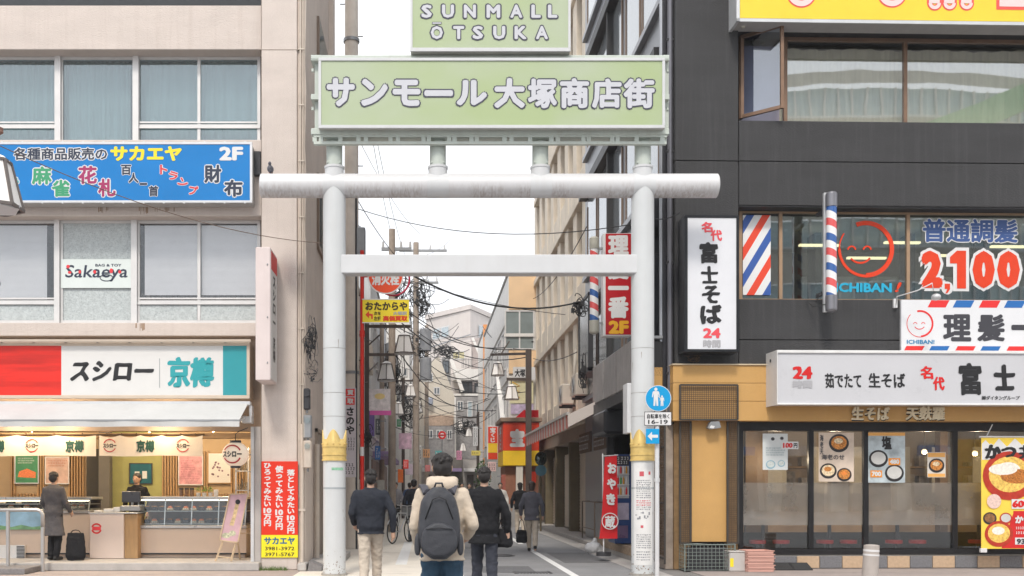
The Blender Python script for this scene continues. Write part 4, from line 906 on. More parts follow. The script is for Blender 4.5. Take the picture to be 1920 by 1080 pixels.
def bag(label, c, w, h, m, name='handbag', cat='bag', hgt=.14):
    t = T(name, label, cat, W); b = B(); x, y, z = c
    b.loft([(x, y, z, w * .42, .05), (x, y, z + h * .15, w * .52, .08), (x, y, z + h * .8, w * .47, .06), (x, y, z + h, w * .42, .035)], 16); t.part('body', fuse(b, .012, 2, .02, .08, [m], 'bag'), None)
    t.part('handle', B().tube([(x - w * .3, y, z + h * .95), (x - w * .15, y, z + h + hgt * .8), (x, y, z + h + hgt), (x + w * .15, y, z + h + hgt * .8), (x + w * .3, y, z + h * .95)], .009, 6), m); t.fin()
# man with rucksack
hood_m = M('beige_hoodie', (.56, .47, .37), .85, .08, 9, .35, 30); jean = cloth_mat('blue_jeans', (.035, .075, .12), .3); nvy = cloth_mat('navy_jacket', (.018, .021, .03)); khaki = cloth_mat('beige_trousers', (.50, .43, .35))
blk = cloth_mat('black_cloth', (.007, .007, .009)); shoeb = M('brown_shoe', (.10, .05, .03), .5, .1); shoek = M('black_shoe', (.015, .015, .015), .4, .1); shoew = M('white_shoe', (.6, .6, .6), .5, .1)
Y = 8.45; xx = (829 - CX) / F * Y
person('person in a beige hooded jacket and blue jeans wearing a grey backpack', xx, Y, 0, 1.74, 0, hood_m, jean, shoew, wide=1.0, vox=.0095, hood=True,
       arms=(((-.225, -.01, 1.13), (-.20, .16, .96)), ((.25, -.05, 1.14), (.22, .20, 1.04))), legs=((-.11, .05), (.11, -.05)))
t = T('backpack', 'dark grey backpack worn over the beige hooded jacket', 'backpack', Fr(xx - .03, Y, 0))
bpm = M('backpack_grey', (.045, .047, .055), .42, .15, 8, .4, 150); z = lambda py: EYE + (CY - py) / F * (Y - .25)
zb, zt = z(1048), z(914); w = .182; yc = -.245
def rbox(x, y0, y1, z0, z1, w, n=28, p=3.2):
    b = B(); rings = []
    for i in range(11):
        s = i / 10; zz = z0 + (z1 - z0) * s; q = (1 - abs(2 * s - 1) ** 3.2) ** .45 if 0 < s < 1 else .35
        q = max(.35, q) * (1.0 - .18 * s ** 2); rings.append((zz, w * q, (y1 - y0) / 2 * (.7 + .3 * q)))
    vs = []
    for zz, rx, ry in rings:
        for j in range(n):
            a = 2 * PI * j / n; c, s_ = math.cos(a), math.sin(a); vs.append((x + rx * math.copysign(abs(c) ** .6, c), (y0 + y1) / 2 + ry * math.copysign(abs(s_) ** .7, s_), zz))
    m = len(rings); b.add(vs, [(i * n + j, i * n + (j + 1) % n, (i + 1) * n + (j + 1) % n, (i + 1) * n + j) for i in range(m - 1) for j in range(n)] + [tuple(range(n - 1, -1, -1)), tuple(range((m - 1) * n, m * n))], True); return b
body = t.part('bag_body', fuse(rbox(0, -.36, -.15, zb, zt, w), .009, 2, .012, .1, [bpm], 'bag_body'), None)
t.part('front_pocket', fuse(rbox(0, -.405, -.33, zb + .03, zb + .30, w * .84), .008, 2, .01, .08, [bpm], 'front_pocket'), None)
for sx in (-1, 1):
    t.part('side_pocket', fuse(rbox(sx * w * .97, -.31, -.19, zb + .03, zb + .21, .028), .007, 2, mats=[bpm], name='side_pocket'), None)
    b = B(); pts = [(sx * .075, -.175, zt - .03), (sx * .10, -.165, 1.40), (sx * .125, -.13, 1.465), (sx * .14, -.02, 1.475), (sx * .145, .10, 1.40)]
    for i in range(4):
        p0, p1 = Vector(pts[i]), Vector(pts[i + 1]); e = Vector((.031, 0, 0)); nn = Vector((0, -.016, .016)); b.add([p0 - e, p0 + e, p1 + e, p1 - e, p0 - e + nn, p0 + e + nn, p1 + e + nn, p1 - e + nn], [(0, 1, 2, 3), (7, 6, 5, 4), (0, 4, 5, 1), (2, 6, 7, 3), (1, 5, 6, 2), (3, 7, 4, 0)])
    t.part('strap', b, M('strap_grey', (.07, .07, .085), .7, .1))
t.part('grab_loop', B().tube([(-.04, -.19, zt - .01), (-.025, -.2, zt + .035), (.025, -.2, zt + .035), (.04, -.19, zt - .01)], .009, 6), bpm)
b = B(); b.tube([(-w * .62, -.352, zb + .33), (-w * .3, -.372, zt - .10), (0, -.375, zt - .075), (w * .3, -.372, zt - .10), (w * .62, -.352, zb + .33)], .005, 5).tube([(-w * .6, -.405, zb + .25), (0, -.418, zb + .262), (w * .6, -.405, zb + .25)], .004, 5); t.part('zip', b, black); t.fin()
# left walker, right walker
Y = 13.7; person('person in a dark navy jacket and beige trousers walking beside the left gate pillar', (695 - CX) / F * Y, Y, 0, 1.70, 6, nvy, khaki, shoeb, wide=1.18, coat=-.0, vox=.011,
                 arms=(((-.26, -.03, 1.14), (-.22, .14, .98)), ((.30, -.10, 1.14), (.31, -.04, .88))), legs=((-.10, -.22), (.10, .16)))
Y = 12.9; person('person in a black jumper and dark trousers walking right of the backpack wearer', (908 - CX) / F * Y, Y, 0, 1.72, -4, blk, cloth_mat('charcoal_trousers', (.03, .033, .045)), shoek, wide=1.08, vox=.011, coat=.06,
                 arms=(((-.29, -.06, 1.13), (-.23, .10, .93)), ((.29, -.04, 1.12), (.30, .02, .90))), legs=((-.10, .14), (.11, -.20)))
bag('black handbag hanging from the hand of the walker in black', ((944 - CX) / F * 12.95, 12.95, EYE - (1026 - CY) / F * 12.95), .24, .24, blk)
Y = 23.0; person('person in a grey coat and pale trousers carrying a black bag on the right lane', (997 - CX) / F * Y, Y, 0, 1.60, -8, cloth_mat('grey_coat', (.09, .09, .11)), khaki, shoek, coat=.03, vox=.015, hair=M('brown_hair', (.04, .025, .02), .5, .2, 40), hairlen=.10, legs=((-.07, .16), (.09, -.18)))
bag('black shoulder bag at the side of the walker in the grey coat', ((978 - CX) / F * 22.9, 22.9, EYE - (1018 - CY) / F * 22.9), .26, .30, blk, hgt=.25)
Y = 31; person('person in a black top and pale skirt far up the right side of the lane', (975 - CX) / F * Y, Y, 0, 1.62, 0, blk, khaki, shoek, vox=.018, hairlen=.12)
Y = 27; person('person in dark clothes pushing a bicycle on the sunlit left side of the lane', (776 - CX) / F * Y, Y, 0, 1.68, 10, nvy, cloth_mat('charcoal_trousers', (.03, .033, .045)), shoek, vox=.016)
Y = 44; person('distant person in white beside the red lottery kiosk', (880 - CX) / F * Y, Y, 0, 1.66, 180, cloth_mat('white_shirt', (.6, .58, .55)), khaki, shoek, vox=.02)
Y = 46; person('distant person in grey seen just left of the walker in black', (866 - CX) / F * Y, Y, 0, 1.68, 180, cloth_mat('mid_grey_cloth', (.2, .2, .22)), blk, shoek, vox=.02)
Y = 40; person('distant person in dark blue beyond the bicycle', (768 - CX) / F * Y, Y, 0, 1.66, 0, cloth_mat('blue_cloth', (.04, .07, .15)), blk, shoek, vox=.02)
Y = 36; person('distant person in white top walking left of the grey-coated walker', (938 - CX) / F * Y, Y, 0, 1.64, 180, cloth_mat('white_shirt', (.6, .58, .55)), blk, shoek, vox=.02)
Y = 50; person('distant person in a tan coat beyond the backpack wearer', (892 - CX) / F * Y, Y, 0, 1.66, 0, cloth_mat('tan_coat', (.35, .22, .14)), blk, shoek, vox=.024)
Y = 38; person('distant person in grey beside the pale blue narrow shop sign', (742 - CX) / F * Y, Y, 0, 1.66, 180, cloth_mat('mid_grey_cloth', (.2, .2, .22)), blk, shoek, vox=.022)
Y = 52; person('very distant person in dark clothes at the centre of the lane', (852 - CX) / F * Y, Y, 0, 1.68, 0, blk, blk, shoek, vox=.026)
# sushi shop customer and clerk
def LP(px, py, y): return (L.u(px, y), FY + y, L.z(0, py, y))
person('person in a long grey coat and black cap at the sushi counter', L.u(101, .35), FY + .35, .145, 1.60, -14, cloth_mat('long_grey_coat', (.085, .08, .085)), blk, shoek, coat=.32, wide=1.05, hairlen=.02, vox=.012, legs=((-.08, .02), (.08, -.03)), arms=(((-.25, .0, 1.12), (-.20, .15, .95)), ((.25, .02, 1.12), (.24, .18, .96))))
person('person in black working behind the cash register of the sushi shop', L.u(257, 2.3), FY + 2.3, .145, 1.60, 172, blk, blk, shoek, vox=.014)
bag('bulky black mass shaped as a bag beside the customer in the grey coat', (L.u(142, .3), FY + .3, .146), .36, .50, blk, hgt=.05)  # indistinct dark mass, given the shape of a bag
def bike(label, px, Y, turn, col):
    fr = Fr((px - CX) / F * Y, Y, turn); t = T('bicycle', label, 'bicycle', fr); r = .31
    for yy in (-.52, .52):
        w_ = t.part('wheel', B().torus((0, yy, r + .015), r, .017, 'x', 32, 8), shoek); b = B()
        for k in range(12): a = 2 * PI * k / 12; b.cyl((0, yy, r + .015), (0, yy + (r - .01) * math.cos(a), r + .015 + (r - .01) * math.sin(a)), .002, n=4)
        b.cyl((-.03, yy, r + .015), (.03, yy, r + .015), .018, n=8); t.part('spokes', b, alu, w_)
    b = B(); J = [(0, -.52, .325), (0, -.08, .30), (0, -.2, .80), (0, .38, .78), (0, .52, .325)]
    for i, j in ((0, 1), (1, 2), (2, 0), (1, 3), (2, 3), (3, 4)): b.cyl(J[i], J[j], .016, n=8)
    t.part('frame', b, col); t.part('saddle', B().ell((0, -.22, .90), (.08, .13, .035), 14, 8).cyl((0, -.2, .78), (0, -.21, .9), .012, n=8), shoek)
    t.part('handlebar', B().tube([(-.26, .28, 1.0), (-.1, .36, .98), (0, .38, .97), (.1, .36, .98), (.26, .28, 1.0)], .012, 8).cyl((0, .38, .75), (0, .38, .98), .014, n=8), alu)
    b = B()
    for q in range(6): b.box(-.17, .17, .42 + q * .05, .425 + q * .05, .72, .94)
    for q in range(6): b.box(-.17 + q * .067, -.165 + q * .067, .42, .67, .72, .94)
    b.box(-.17, .17, .42, .67, .715, .72); t.part('basket', b, mgrey); t.part('mudguard', B().arc(0, 0, 0, 0, 0, 1, 0) if 0 else B().tube([(0, -.52 + .345 * math.cos(a), .325 + .345 * math.sin(a)) for a in [.3 + i * .25 for i in range(10)]], .014, 6), col); t.fin()
bike('silver bicycle beside the walker in the navy jacket', 752, 26.5, -24, alu)
bike('dark bicycle parked against the left shop fronts further up the lane', 716, 31, 5, dgrey)
# ================================================================ SUSHI SHOP INTERIOR
FZ = .145
cas = M('counter_cream', (.62, .50, .41), .5, .03); steel = M('brushed_steel', (.5, .5, .5), .3, .08, metal=.6)
cglass = GL('case_glass', (.92, .97, .96), .06)
food = M('sushi_packs', (.35, .18, .08), .6, .8, 40); food2 = M('sushi_pale', (.6, .5, .38), .6, .6, 45)
def lamp(x, y, z, e, c=(1, .78, .52), r=.05):
    l = bpy.data.lights.new('spot_light', 'POINT'); l.energy = e; l.color = c; l.shadow_soft_size = r; o = bpy.data.objects.new('spot_light', l); COL.objects.link(o); o.location = (x, FY + y, z)
bulb = M('warm_bulb', (1, .8, .55), .5, 0, emit=5)
for i, (px, y, e) in enumerate(((20, -.06, 20), (108, -.06, 20), (200, .8, 26), (300, -.06, 20), (400, .8, 24), (60, 2.2, 30), (280, 2.2, 30), (400, 2.2, 32), (-110, 1.5, 30))):
    x = L.u(px, y); t = T('spotlight', ('small warm spotlight behind the far left end of the shop curtains', 'small warm spotlight above the customer in the grey coat', 'small warm spotlight above the gap between the two curtains', 'small warm spotlight above the clerk\'s side of the curtains', 'small warm spotlight close to the round lantern', 'small warm spotlight before the green salmon poster', 'small warm spotlight over the teal notice board', 'small warm spotlight over the blossom poster', 'small warm spotlight beyond the left picture edge in the sushi shop')[i], 'spotlight', L, 'sushi shop ceiling spotlights')
    zl = 2.62 if y > 0 else 2.66; t.part('housing', B().cyl((x, y, zl), (x, y, zl + .12), .045, n=14), dgrey); t.part('bulb', B().ell((x, y, zl - .01), (.03, .03, .025), 12, 8), bulb); t.fin(); lamp(x, y, zl - .08, e)
# right display case
ORD = 'first second third fourth fifth sixth seventh eighth ninth tenth eleventh twelfth thirteenth fourteenth fifteenth sixteenth seventeenth eighteenth nineteenth twentieth'.split() + ['twenty-first', 'twenty-second', 'twenty-third', 'twenty-fourth']
y0 = 1.0; y1 = 1.75
def showcase(lb, px0, px1, base_py, top_py, m_front, open_px=None):
    t = T('display_case', lb, 'display case', L); x0, x1 = L.u(px0, y0), L.u(px1, y0); zt = L.z(0, top_py, y0); zm = L.z(0, base_py, y0)
    t.part('base', B().box(x0, x1, y0, y1, FZ + .06, zm - .06, .006).box(x0 + .04, x1 - .04, y0 + .05, y1, FZ, FZ + .055), m_front)
    t.part('kick_strip', B().box(x0, x1, y0 - .006, y0 - .001, FZ + .06, FZ + .09), dgrey)
    t.part('ledge', B().box(x0 - .01, x1 + .01, y0 - .03, y1, zm - .055, zm, .006), steel); t.part('top', B().box(x0 - .01, x1 + .01, y0 + .06, y1, zt - .05, zt, .006), steel)
    b = B(); n = 4
    for i in range(n + 1): xx_ = x0 + .01 + (x1 - x0 - .04) * i / n; b.bar((xx_, y0 + .03, zm), (xx_, y0 + .12, zt - .05), .02)
    t.part('upright', b, steel); t.part('glass', B().add([(x0, y0 + .015, zm), (x1, y0 + .015, zm), (x1, y0 + .10, zt - .05), (x0, y0 + .10, zt - .05)], [(0, 1, 2, 3)]), cglass)
    rn = random.Random(px0 + 5)
    for zz in (zm + .03, (zm + zt) / 2): 
        sh = t.part('shelf', B().box(x0 + .03, x1 - .03, y0 + .14, y1 - .04, zz - .015, zz - .002), steel)
    t.part('back_panel', B().box(x0 + .02, x1 - .02, y1 - .03, y1 - .01, zm + .0, zt - .05), M('case_back', (.16, .13, .11), .4, .2, 6))
    t.part('strip_lamp', B().box(x0 + .05, x1 - .05, y0 + .14, y0 + .17, zt - .08, zt - .06), M('case_lamp', (1, .85, .65), .5, 0, emit=3)); t.fin()
    k = 0; me = B().box(-.06, .06, -.04, .04, 0, .07, .01).m(1).box(-.05, .05, -.035, .035, .071, .09, .008).mesh('food_pack', [dgrey, food]); me2 = B().box(-.06, .06, -.04, .04, 0, .05, .01).m(1).ell((0, 0, .06), (.05, .035, .03), 10, 6).mesh('food_pack', [food2, M('salmon_print', (.75, .22, .08), .5, .4, 25, stretch=(1, 1, 4))])
    for zz in (zm + .03, (zm + zt) / 2):
        xx_ = x0 + .12; nth = 0
        while xx_ < x1 - .12:
            o = bpy.data.objects.new('food_pack', me if rn.random() < .6 else me2); COL.objects.link(o); o.location = (xx_, FY + y0 + .26, zz); nth += 1; _tag(o, '%s boxed sushi portion from the left on the %s shelf of the %s glass counter' % ((ORD + [str(nth) + 'th'] * nth)[nth - 1] if nth <= len(ORD) else '%dth' % nth, 'lower' if zz < (zm + zt) / 2 - .01 else 'upper', 'right' if px0 > 200 else 'left'), 'food box', 'boxed sushi in the glass counters'); xx_ += .15; k += 1
    b = B(); xx_ = x0 + .05
    while xx_ < x1 - .05: b.box(xx_, xx_ + .05, y0 - .036, y0 - .031, zm - .05, zm - .012); xx_ += .085
    return t
showcase('glass display case with a cream base at the right of the sushi counter', 256, 462, 985, 931, cas)
showcase('glass fish counter with blue poster on its front at the left shop edge', -180, 168, 957, 932, cas)
t = T('counter_poster', 'wide blue landscape poster on the front of the left glass counter', 'poster', L); yy = y0 - .05
t.part('sheet', B().pb(L, -120, 957, 80, 993, yy, yy + .006), M('sky_blue_print', (.30, .50, .68), .4, .35, 1.6)); t.part('printed_hills', B().poly([(L.u(px, yy), L.z(0, py, yy)) for px, py in ((-120, 993), (80, 993), (80, 986), (60, 988), (40, 984), (22, 988), (0, 985), (-60, 988))], yy - .001), M('hill_green_print', (.18, .36, .2), .5, .3, 12)); t.fin()
t = T('fridge_unit', 'white refrigeration unit with a black vent grille under the left glass counter', 'fridge', L)
t.part('body', B().pb(L, -100, 1022, 46, 1047, y0 - .06, y0 + .0, .005), whitep); b = B()
for k in range(9): b.pb(L, 31, 1024 + k * 2.6, 46, 1025.4 + k * 2.6, y0 - .066, y0 - .0601)
t.part('grille', b, black); t.fin()
# register stand
t = T('register_stand', 'pinkish white cabinet with a round red emblem and a wooden side beside the cash register', 'cabinet', L)
ya = .75; x0, x1, z0, z1 = L.r(168, 963, 232, 1046, ya)
t.part('cabinet', B().box(x0, x1, ya, ya + .5, FZ, z1, .008), M('stand_pink', (.66, .55, .49), .5, .03)); t.part('side_panel', B().box(x1 + .001, L.u(257, ya), ya + .04, ya + .5, FZ, z1 - .01, .004), swood)
t.part('worktop', B().box(x0 - .02, L.u(259, ya), ya - .02, ya + .52, z1, z1 + .02, .004), alu)
b = B(); cx, cz = L.u(181, ya), L.z(0, 991, ya); b.arc(cx, cz, .07, .10, .3, 2.84, ya - .002).arc(cx, cz, .07, .10, 3.44, 5.98, ya - .002); t.part('emblem', b, red); b = B(); b.box(cx - .08, cx + .08, ya - .003, ya - .002, cz - .035, cz + .035); t.part('emblem_bar', b, M('coral_red', (.75, .05, .06), .5, 0)); t.fin()
t = T('cash_register', 'grey cash register on the cabinet in front of the clerk', 'cash register', L); x0, x1, z0, z1 = L.r(225, 921, 263, 958, ya + .1)
t.part('drawer', B().box(x0, x1, ya + .1, ya + .42, z0 + .0, z0 + .1, .01), mgrey); t.part('screen', B().box(x0, x1 - .03, ya + .2, ya + .24, z0 + .16, z1, .01), M('screen_grey', (.06, .065, .08), .3, .05)); t.part('neck', B().cyl(((x0 + x1) / 2, ya + .24, z0 + .1), ((x0 + x1) / 2, ya + .24, z0 + .2), .025, n=10), mgrey); t.fin()
for k, (px, w_) in enumerate(((178, 14), (196, 20), (214, 12))):
    S('paper_stack', ('low stack of white leaflets at the left of the cabinet top', 'wide pile of white carrier bags in the middle of the cabinet top', 'small white box at the right of the cabinet top')[k], 'paper stack', B().box(L.u(px, .9), L.u(px + w_, .9), .85, 1.1, L.z(0, 962, .8) + .02, L.z(0, 962, .8) + .05 + .03 * k, .004), whitep, L)
# pots and jars on the right case
for k, px in enumerate((340, 350, 360, 372, 383, 395, 404)):
    y = 1.4; x = L.u(px, y); z = L.z(0, 931, y0) + .001; kind = ('jar', 'jar', 'jar', 'plant', 'plant', 'plant', 'box')[k]
    if kind == 'jar':
        t = T('jar', ('glass jar with a dark lid, leftmost on the right sushi counter', 'glass jar with a dark lid standing second on the right sushi counter', 'glass jar of tea beside the potted plants on the sushi counter')[k], 'jar', L, 'jars on the sushi counter')
        t.part('glass', B().cyl((x, y, z), (x, y, z + .13), .042, n=16), M('jar_brown', (.2, .12, .07), .3, .3, 20)); t.part('lid', B().cyl((x, y, z + .13), (x, y, z + .16), .044, n=16), dgrey); t.fin()
    elif kind == 'plant':
        t = T('potted_plant', ('small green pot plant next to the jars', 'leafy light green pot plant in the middle of the counter top', 'low pot plant beside the white card box')[k - 3], 'pot plant', L, 'pot plants on the sushi counter')
        t.part('pot', B().cyl((x, y, z), (x, y, z + .07), .035, .045, n=14), whitep); b = B(); rn = random.Random(k)
        for i in range(60):
            a, e, r = rn.uniform(0, 6.28), rn.uniform(.2, 1.5), rn.uniform(.03, .09); c = Vector((x + r * math.cos(a) * math.cos(e), y + r * math.sin(a) * math.cos(e), z + .08 + r * math.sin(e) * 1.2)); d = Vector((rn.uniform(-.03, .03), rn.uniform(-.03, .03), rn.uniform(-.01, .03))); s_ = Vector((rn.uniform(-.012, .012), rn.uniform(-.012, .012), .004))
            b.add([c - s_, c + s_, c + d], [(0, 1, 2)])
        t.part('leaves', b, M('leaf_lime', (.18, .28, .04), .6, .3, 30)); t.fin()
    else: S('card_box', 'small white card box at the right of the pot plants', 'box', B().box(x - .03, x + .05, y - .02, y + .04, z, z + .13, .003), whitep, L)
# posters at the back
def poster(lb, fr, px0, py0, px1, py1, y, base, frame=None, deco=None):
    t = T('poster', lb, 'poster', fr); x0, x1, z0, z1 = fr.r(px0, py0, px1, py1, y)
    sheet = t.part('sheet', B().box(x0, x1, y, y + .006, z0, z1), base)
    if frame: t.part('frame', B().box(x0 - .02, x1 + .02, y - .006, y + .008, z0 - .02, z0).box(x0 - .02, x1 + .02, y - .006, y + .008, z1, z1 + .02).box(x0 - .02, x0, y - .005, y + .007, z0, z1).box(x1, x1 + .02, y - .005, y + .007, z0, z1), frame)
    if deco: deco(t, x0, x1, z0, z1, y - .0015)
    t.fin(); return t
yb2 = yB - .08
def d1(t, x0, x1, z0, z1, y):
    b = B(); b.marks(x0 + .05, x1 - .05, z1 - .18, z1 - .04, y, 3, seed=1); t.part('small_print', b, wprint); t.part('printed_salmon', B().poly([(x0 + .05, z0 + .12), (x1 - .05, z0 + .1), (x1 - .04, z0 + .22), (x0 + .25, z0 + .3), (x0 + .08, z0 + .24)], y), M('salmon_print', (.75, .22, .08), .5, .4, 25, stretch=(1, 1, 4)))
poster('green poster of salmon sushi on the slatted back wall', L, 29, 854, 71, 905, yb2, M('poster_green', (.06, .25, .12), .5, .2, 6), alu, d1)
poster('pale pink poster behind the customer in the grey coat', L, 86, 858, 128, 906, yb2, M('poster_rose', (.6, .42, .36), .5, .25, 5), whitep, lambda t, x0, x1, z0, z1, y: t.part('small_print', B().marks(x0 + .04, x1 - .04, z1 - .2, z1 - .04, y, 3, seed=2), M('red_brown_print', (.4, .1, .05), .5, 0)))
poster('teal notice board on the olive wall behind the clerk', L, 244, 870, 284, 906, yb2, M('poster_teal', (.01, .10, .13), .5, .1), dgrey, lambda t, x0, x1, z0, z1, y: t.part('pinned_sheet', B().box(x0 + .1, x0 + .2, y - .002, y, z0 + .1, z0 + .25).box(x0 + .26, x0 + .36, y - .002, y, z0 + .1, z0 + .26), whitep))
poster('pink poster of a kimono figure under the right shop curtain', L, 336, 853, 379, 908, yb2, M('poster_pink', (.60, .30, .33), .5, .35, 8), whitep, lambda t, x0, x1, z0, z1, y: t.part('small_print', B().marks(x0 + .04, x1 - .04, z0 + .1, z1 - .1, y, 9, seed=4, fill=.5), M('plum_print', (.35, .08, .15), .5, 0)))
def d2(t, x0, x1, z0, z1, y):
    b = B(); rn = random.Random(8)
    for i in range(16):
        cx, cz = x0 + (x1 - x0) * rn.uniform(.15, .9), z0 + (z1 - z0) * rn.uniform(.15, .7)
        for a in range(5): b.disc(cx + .013 * math.cos(a * 1.256), cz + .013 * math.sin(a * 1.256), .009, .009, y - a * .0002, 8)
    t.part('printed_blossom', b, M('plum_dark', (.12, .03, .08), .5, 0))
poster('white framed poster dotted with dark blossoms left of the round lantern', L, 391, 850, 432, 905, yb2, M('sign_white', (.76, .75, .72), .4, .02), swood, d2)
# easel
t = T('easel_sign', 'pink poster on a leaning wooden A-frame easel at the right of the sushi counter', 'easel sign', L)
y = .12; q = lambda px, py, yy=y: (L.u(px, yy), yy, L.z(0, py, yy)); th = .02
pts = [q(412, 1013), q(446, 1017), q(465, 925), q(431, 927)]
t.part('board', B().poly([(p[0], p[2]) for p in pts], y, y + .015), M('poster_pink2', (.58, .38, .42), .5, .15, 6))
b = B()
for i in range(4): b.bar((pts[i][0], y - .006, pts[i][2]), (pts[(i + 1) % 4][0], y - .006, pts[(i + 1) % 4][2]), .022)
t.part('frame', b, M('pale_wood', (.55, .42, .28), .6, .1, 6))
t.part('printed_figure', B().poly([(L.u(px, y), L.z(0, py, y)) for px, py in ((430, 985), (438, 986), (443, 968), (448, 948), (449, 938), (443, 937), (440, 950), (436, 968))], y - .002), M('kimono_cream', (.6, .45, .25), .5, .4, 20)); t.part('printed_hair', B().disc(L.u(446, y), L.z(0, 941, y), .045, .045, y - .004), black); t.part('printed_flowers', B().disc(L.u(424, y), L.z(0, 1004, y), .08, .05, y - .002).disc(L.u(436, y), L.z(0, 1000, y), .06, .05, y - .0022), M('flower_print', (.5, .5, .35), .5, .5, 30))
for a, c in ((q(418, 1013), q(405, 1053)), (q(442, 1017), q(434, 1055))): t.part('leg', B().bar((a[0], y + .02, a[2]), (c[0], y - .04, FZ), .028), M('pale_wood', (.55, .42, .28), .6, .1, 6))
for a, c in ((431, 449), (464, 478)): t.part('leg', B().bar((L.u(a + 8, .2), y + .02, L.z(0, 930 if a > 440 else 960, y)), (L.u(c, .55), .62, FZ), .026), M('pale_wood', (.55, .42, .28), .6, .1, 6))
t.part('crossbar', B().bar((L.u(408, y), y - .03, L.z(0, 1043, y)), (L.u(438, y), y - .03, L.z(0, 1046, y)), .022).bar((L.u(444, .4), .4, L.z(0, 1000, .4)), (L.u(474, .4), .5, L.z(0, 1000, .4)), .02), M('pale_wood', (.55, .42, .28), .6, .1, 6)); t.fin()
# side shelf at far right with bottles
t = T('shelf_unit', 'dim metal shelf unit behind the round lantern', 'shelf', L); b = B()
for zz in (1.0, 1.4, 1.8, 2.15): b.box(L.u(446, 3), L.u(470, 3), 2.7, 3.1, zz, zz + .02)
for px in (446, 469): b.box(L.u(px, 3), L.u(px, 3) + .03, 2.7, 2.73, FZ, 2.3)
t.part('shelf', b, steel); b = B(); rn = random.Random(3)
for zz in (1.02, 1.42, 1.82):
    for i in range(5): b.cyl((L.u(449 + i * 4, 3), 2.85, zz), (L.u(449 + i * 4, 3), 2.85, zz + rn.uniform(.12, .25)), .016, n=8)
t.part('bottle', b, M('bottle_mixed', (.2, .18, .15), .4, .7, 30), kind='stuff'); t.fin()
# ================================================================ RIGHT BUILDING (frame R: x=0 at its left corner)
bkw = M('charcoal_render', (.042, .042, .044), .7, .16, 1.2, 1.0, 40, streak=.45, streakc=(.085, .085, .088), stretch=(.6, .6, 2.4))
t = T('dark_office_building', 'charcoal rendered building with a noodle restaurant below and a barber on the upper floor', 'building', R)
UR = R.u(2500); u = R.u; zz = lambda py, y=0, px=1400: R.z(px, py, y)
def zf(py, y=0): return EYE + (CY - py) / F * R.Y(1385, y)      # height read at the left edge of the facade
TOP = 17; b = B()
g = .012; p1 = u(1385) - g / 2
zs = [2.55, zf(637), zf(302), TOP]
for n, (a, c) in enumerate(((zf(690), zf(302)), (zf(302), TOP))): t.part('wall_panel', B().box(0, p1, 0, .28, a + g / 2, c - g / 2, .008), bkw)
ys = .05
for a, c in ((zf(690), zf(637)), (zf(637), zf(560)), (zf(385), zf(302)), (zf(302), zf(225)), (zf(46), TOP)):
    t.part('wall_panel', B().box(u(1385) + g / 2, UR, ys - .05, .30, a + g / 2, c - g / 2, .008), bkw)
t.part('backing_wall', B().box(.004, u(1385), .281, .6, 0, TOP), black)
t.part('head_lining', B().box(u(1385), UR, .02, .6, zf(385) - .02, zf(302) - .05).box(u(1385), UR, .06, .6, zf(560) - .0, zf(690)).box(u(1385), UR, .06, .6, zf(225) - .0, zf(302) + .05), black)
t.part('rear_wall', B().box(.02, UR, 5.9, 6, 0, TOP), bkw); t.part('end_wall', B().box(UR, UR + .3, 0, 6, 0, TOP), bkw); t.part('roof', B().box(0, UR, .3, 6, TOP, TOP + .2), greyc)
t.part('floor_slab', B().box(.3, UR, .62, 5.8, zf(560) - .3, zf(560) - .1).box(.3, UR, .62, 5.8, zf(225) - .3, zf(225) - .1).box(.3, UR, .62, 5.8, zf(385) + .02, zf(385) + .2), M('interior_ceiling', (.45, .44, .42), .8))
t.part('room_lining', B().box(.3, UR, 3.6, 3.65, 3.4, 12), M('room_beige', (.32, .29, .25), .9, .1))
# grey side wall with windows, seen down the side street
tile = M('grey_side_tile', (.22, .23, .25), .35, .08, 2, .15, 30, spec=.6, streak=.2, streakc=(.12, .12, .13))
def sb(b, x0, x1, Y0, Y1, z0, z1, bv=0):                       # world X/Y box brought into frame R
    c = R.M.inverted(); vs = [tuple(c @ Vector((x, Y_, z))) for x in (x0, x1) for Y_ in (Y0, Y1) for z in (z0, z1)]
    return b.add(vs, [(0, 1, 3, 2), (4, 6, 7, 5), (0, 4, 5, 1), (2, 3, 7, 6), (0, 2, 6, 4), (1, 5, 7, 3)])
Xw = XR + .02
t.part('side_wall', sb(B(), Xw, Xw + .3, 18.1, 28, 0, 17), tile)
for k, zc in enumerate((3.95, 7.3, 10.65, 14)):
    t.part('side_ledge', sb(B(), Xw - .22, Xw, 18.6, 27.8, zc + 2.15, zc + 2.4), M('ledge_black', (.03, .03, .032), .5))
    t.part('side_ledge', sb(B(), Xw - .12, Xw, 18.6, 27.8, zc - .12, zc), tile)
    for Y0 in (19.0, 20.7, 22.6, 24.3, 26.0):
        w_ = t.part('side_window', sb(sb(sb(B(), Xw - .04, Xw + .01, Y0, Y0 + 1.5, zc, zc + .06), Xw - .04, Xw + .01, Y0, Y0 + .06, zc + .06, zc + 1.9), Xw - .04, Xw + .01, Y0 + 1.44, Y0 + 1.5, zc + .06, zc + 1.9), M('window_brown', (.22, .16, .12), .5))
        t.part('pane', sb(B(), Xw - .02, Xw - .012, Y0 + .06, Y0 + 1.44, zc + .06, zc + 2.1), M('side_pane', (.35, .38, .4), .06, .05, spec=1, metal=.4), w_)
t.part('drainpipe', sb(B(), Xw - .19, Xw - .08, 18.0, 18.1, 2.5, 17), M('black_pipe', (.02, .02, .025), .35)); b = B(); b.cyl((-.06, .12, 2.6), (-.06, .12, 17), .05, n=16); t.part('drainpipe', b, M('pipe_grey', (.16, .16, .18), .35, .05, metal=.4))
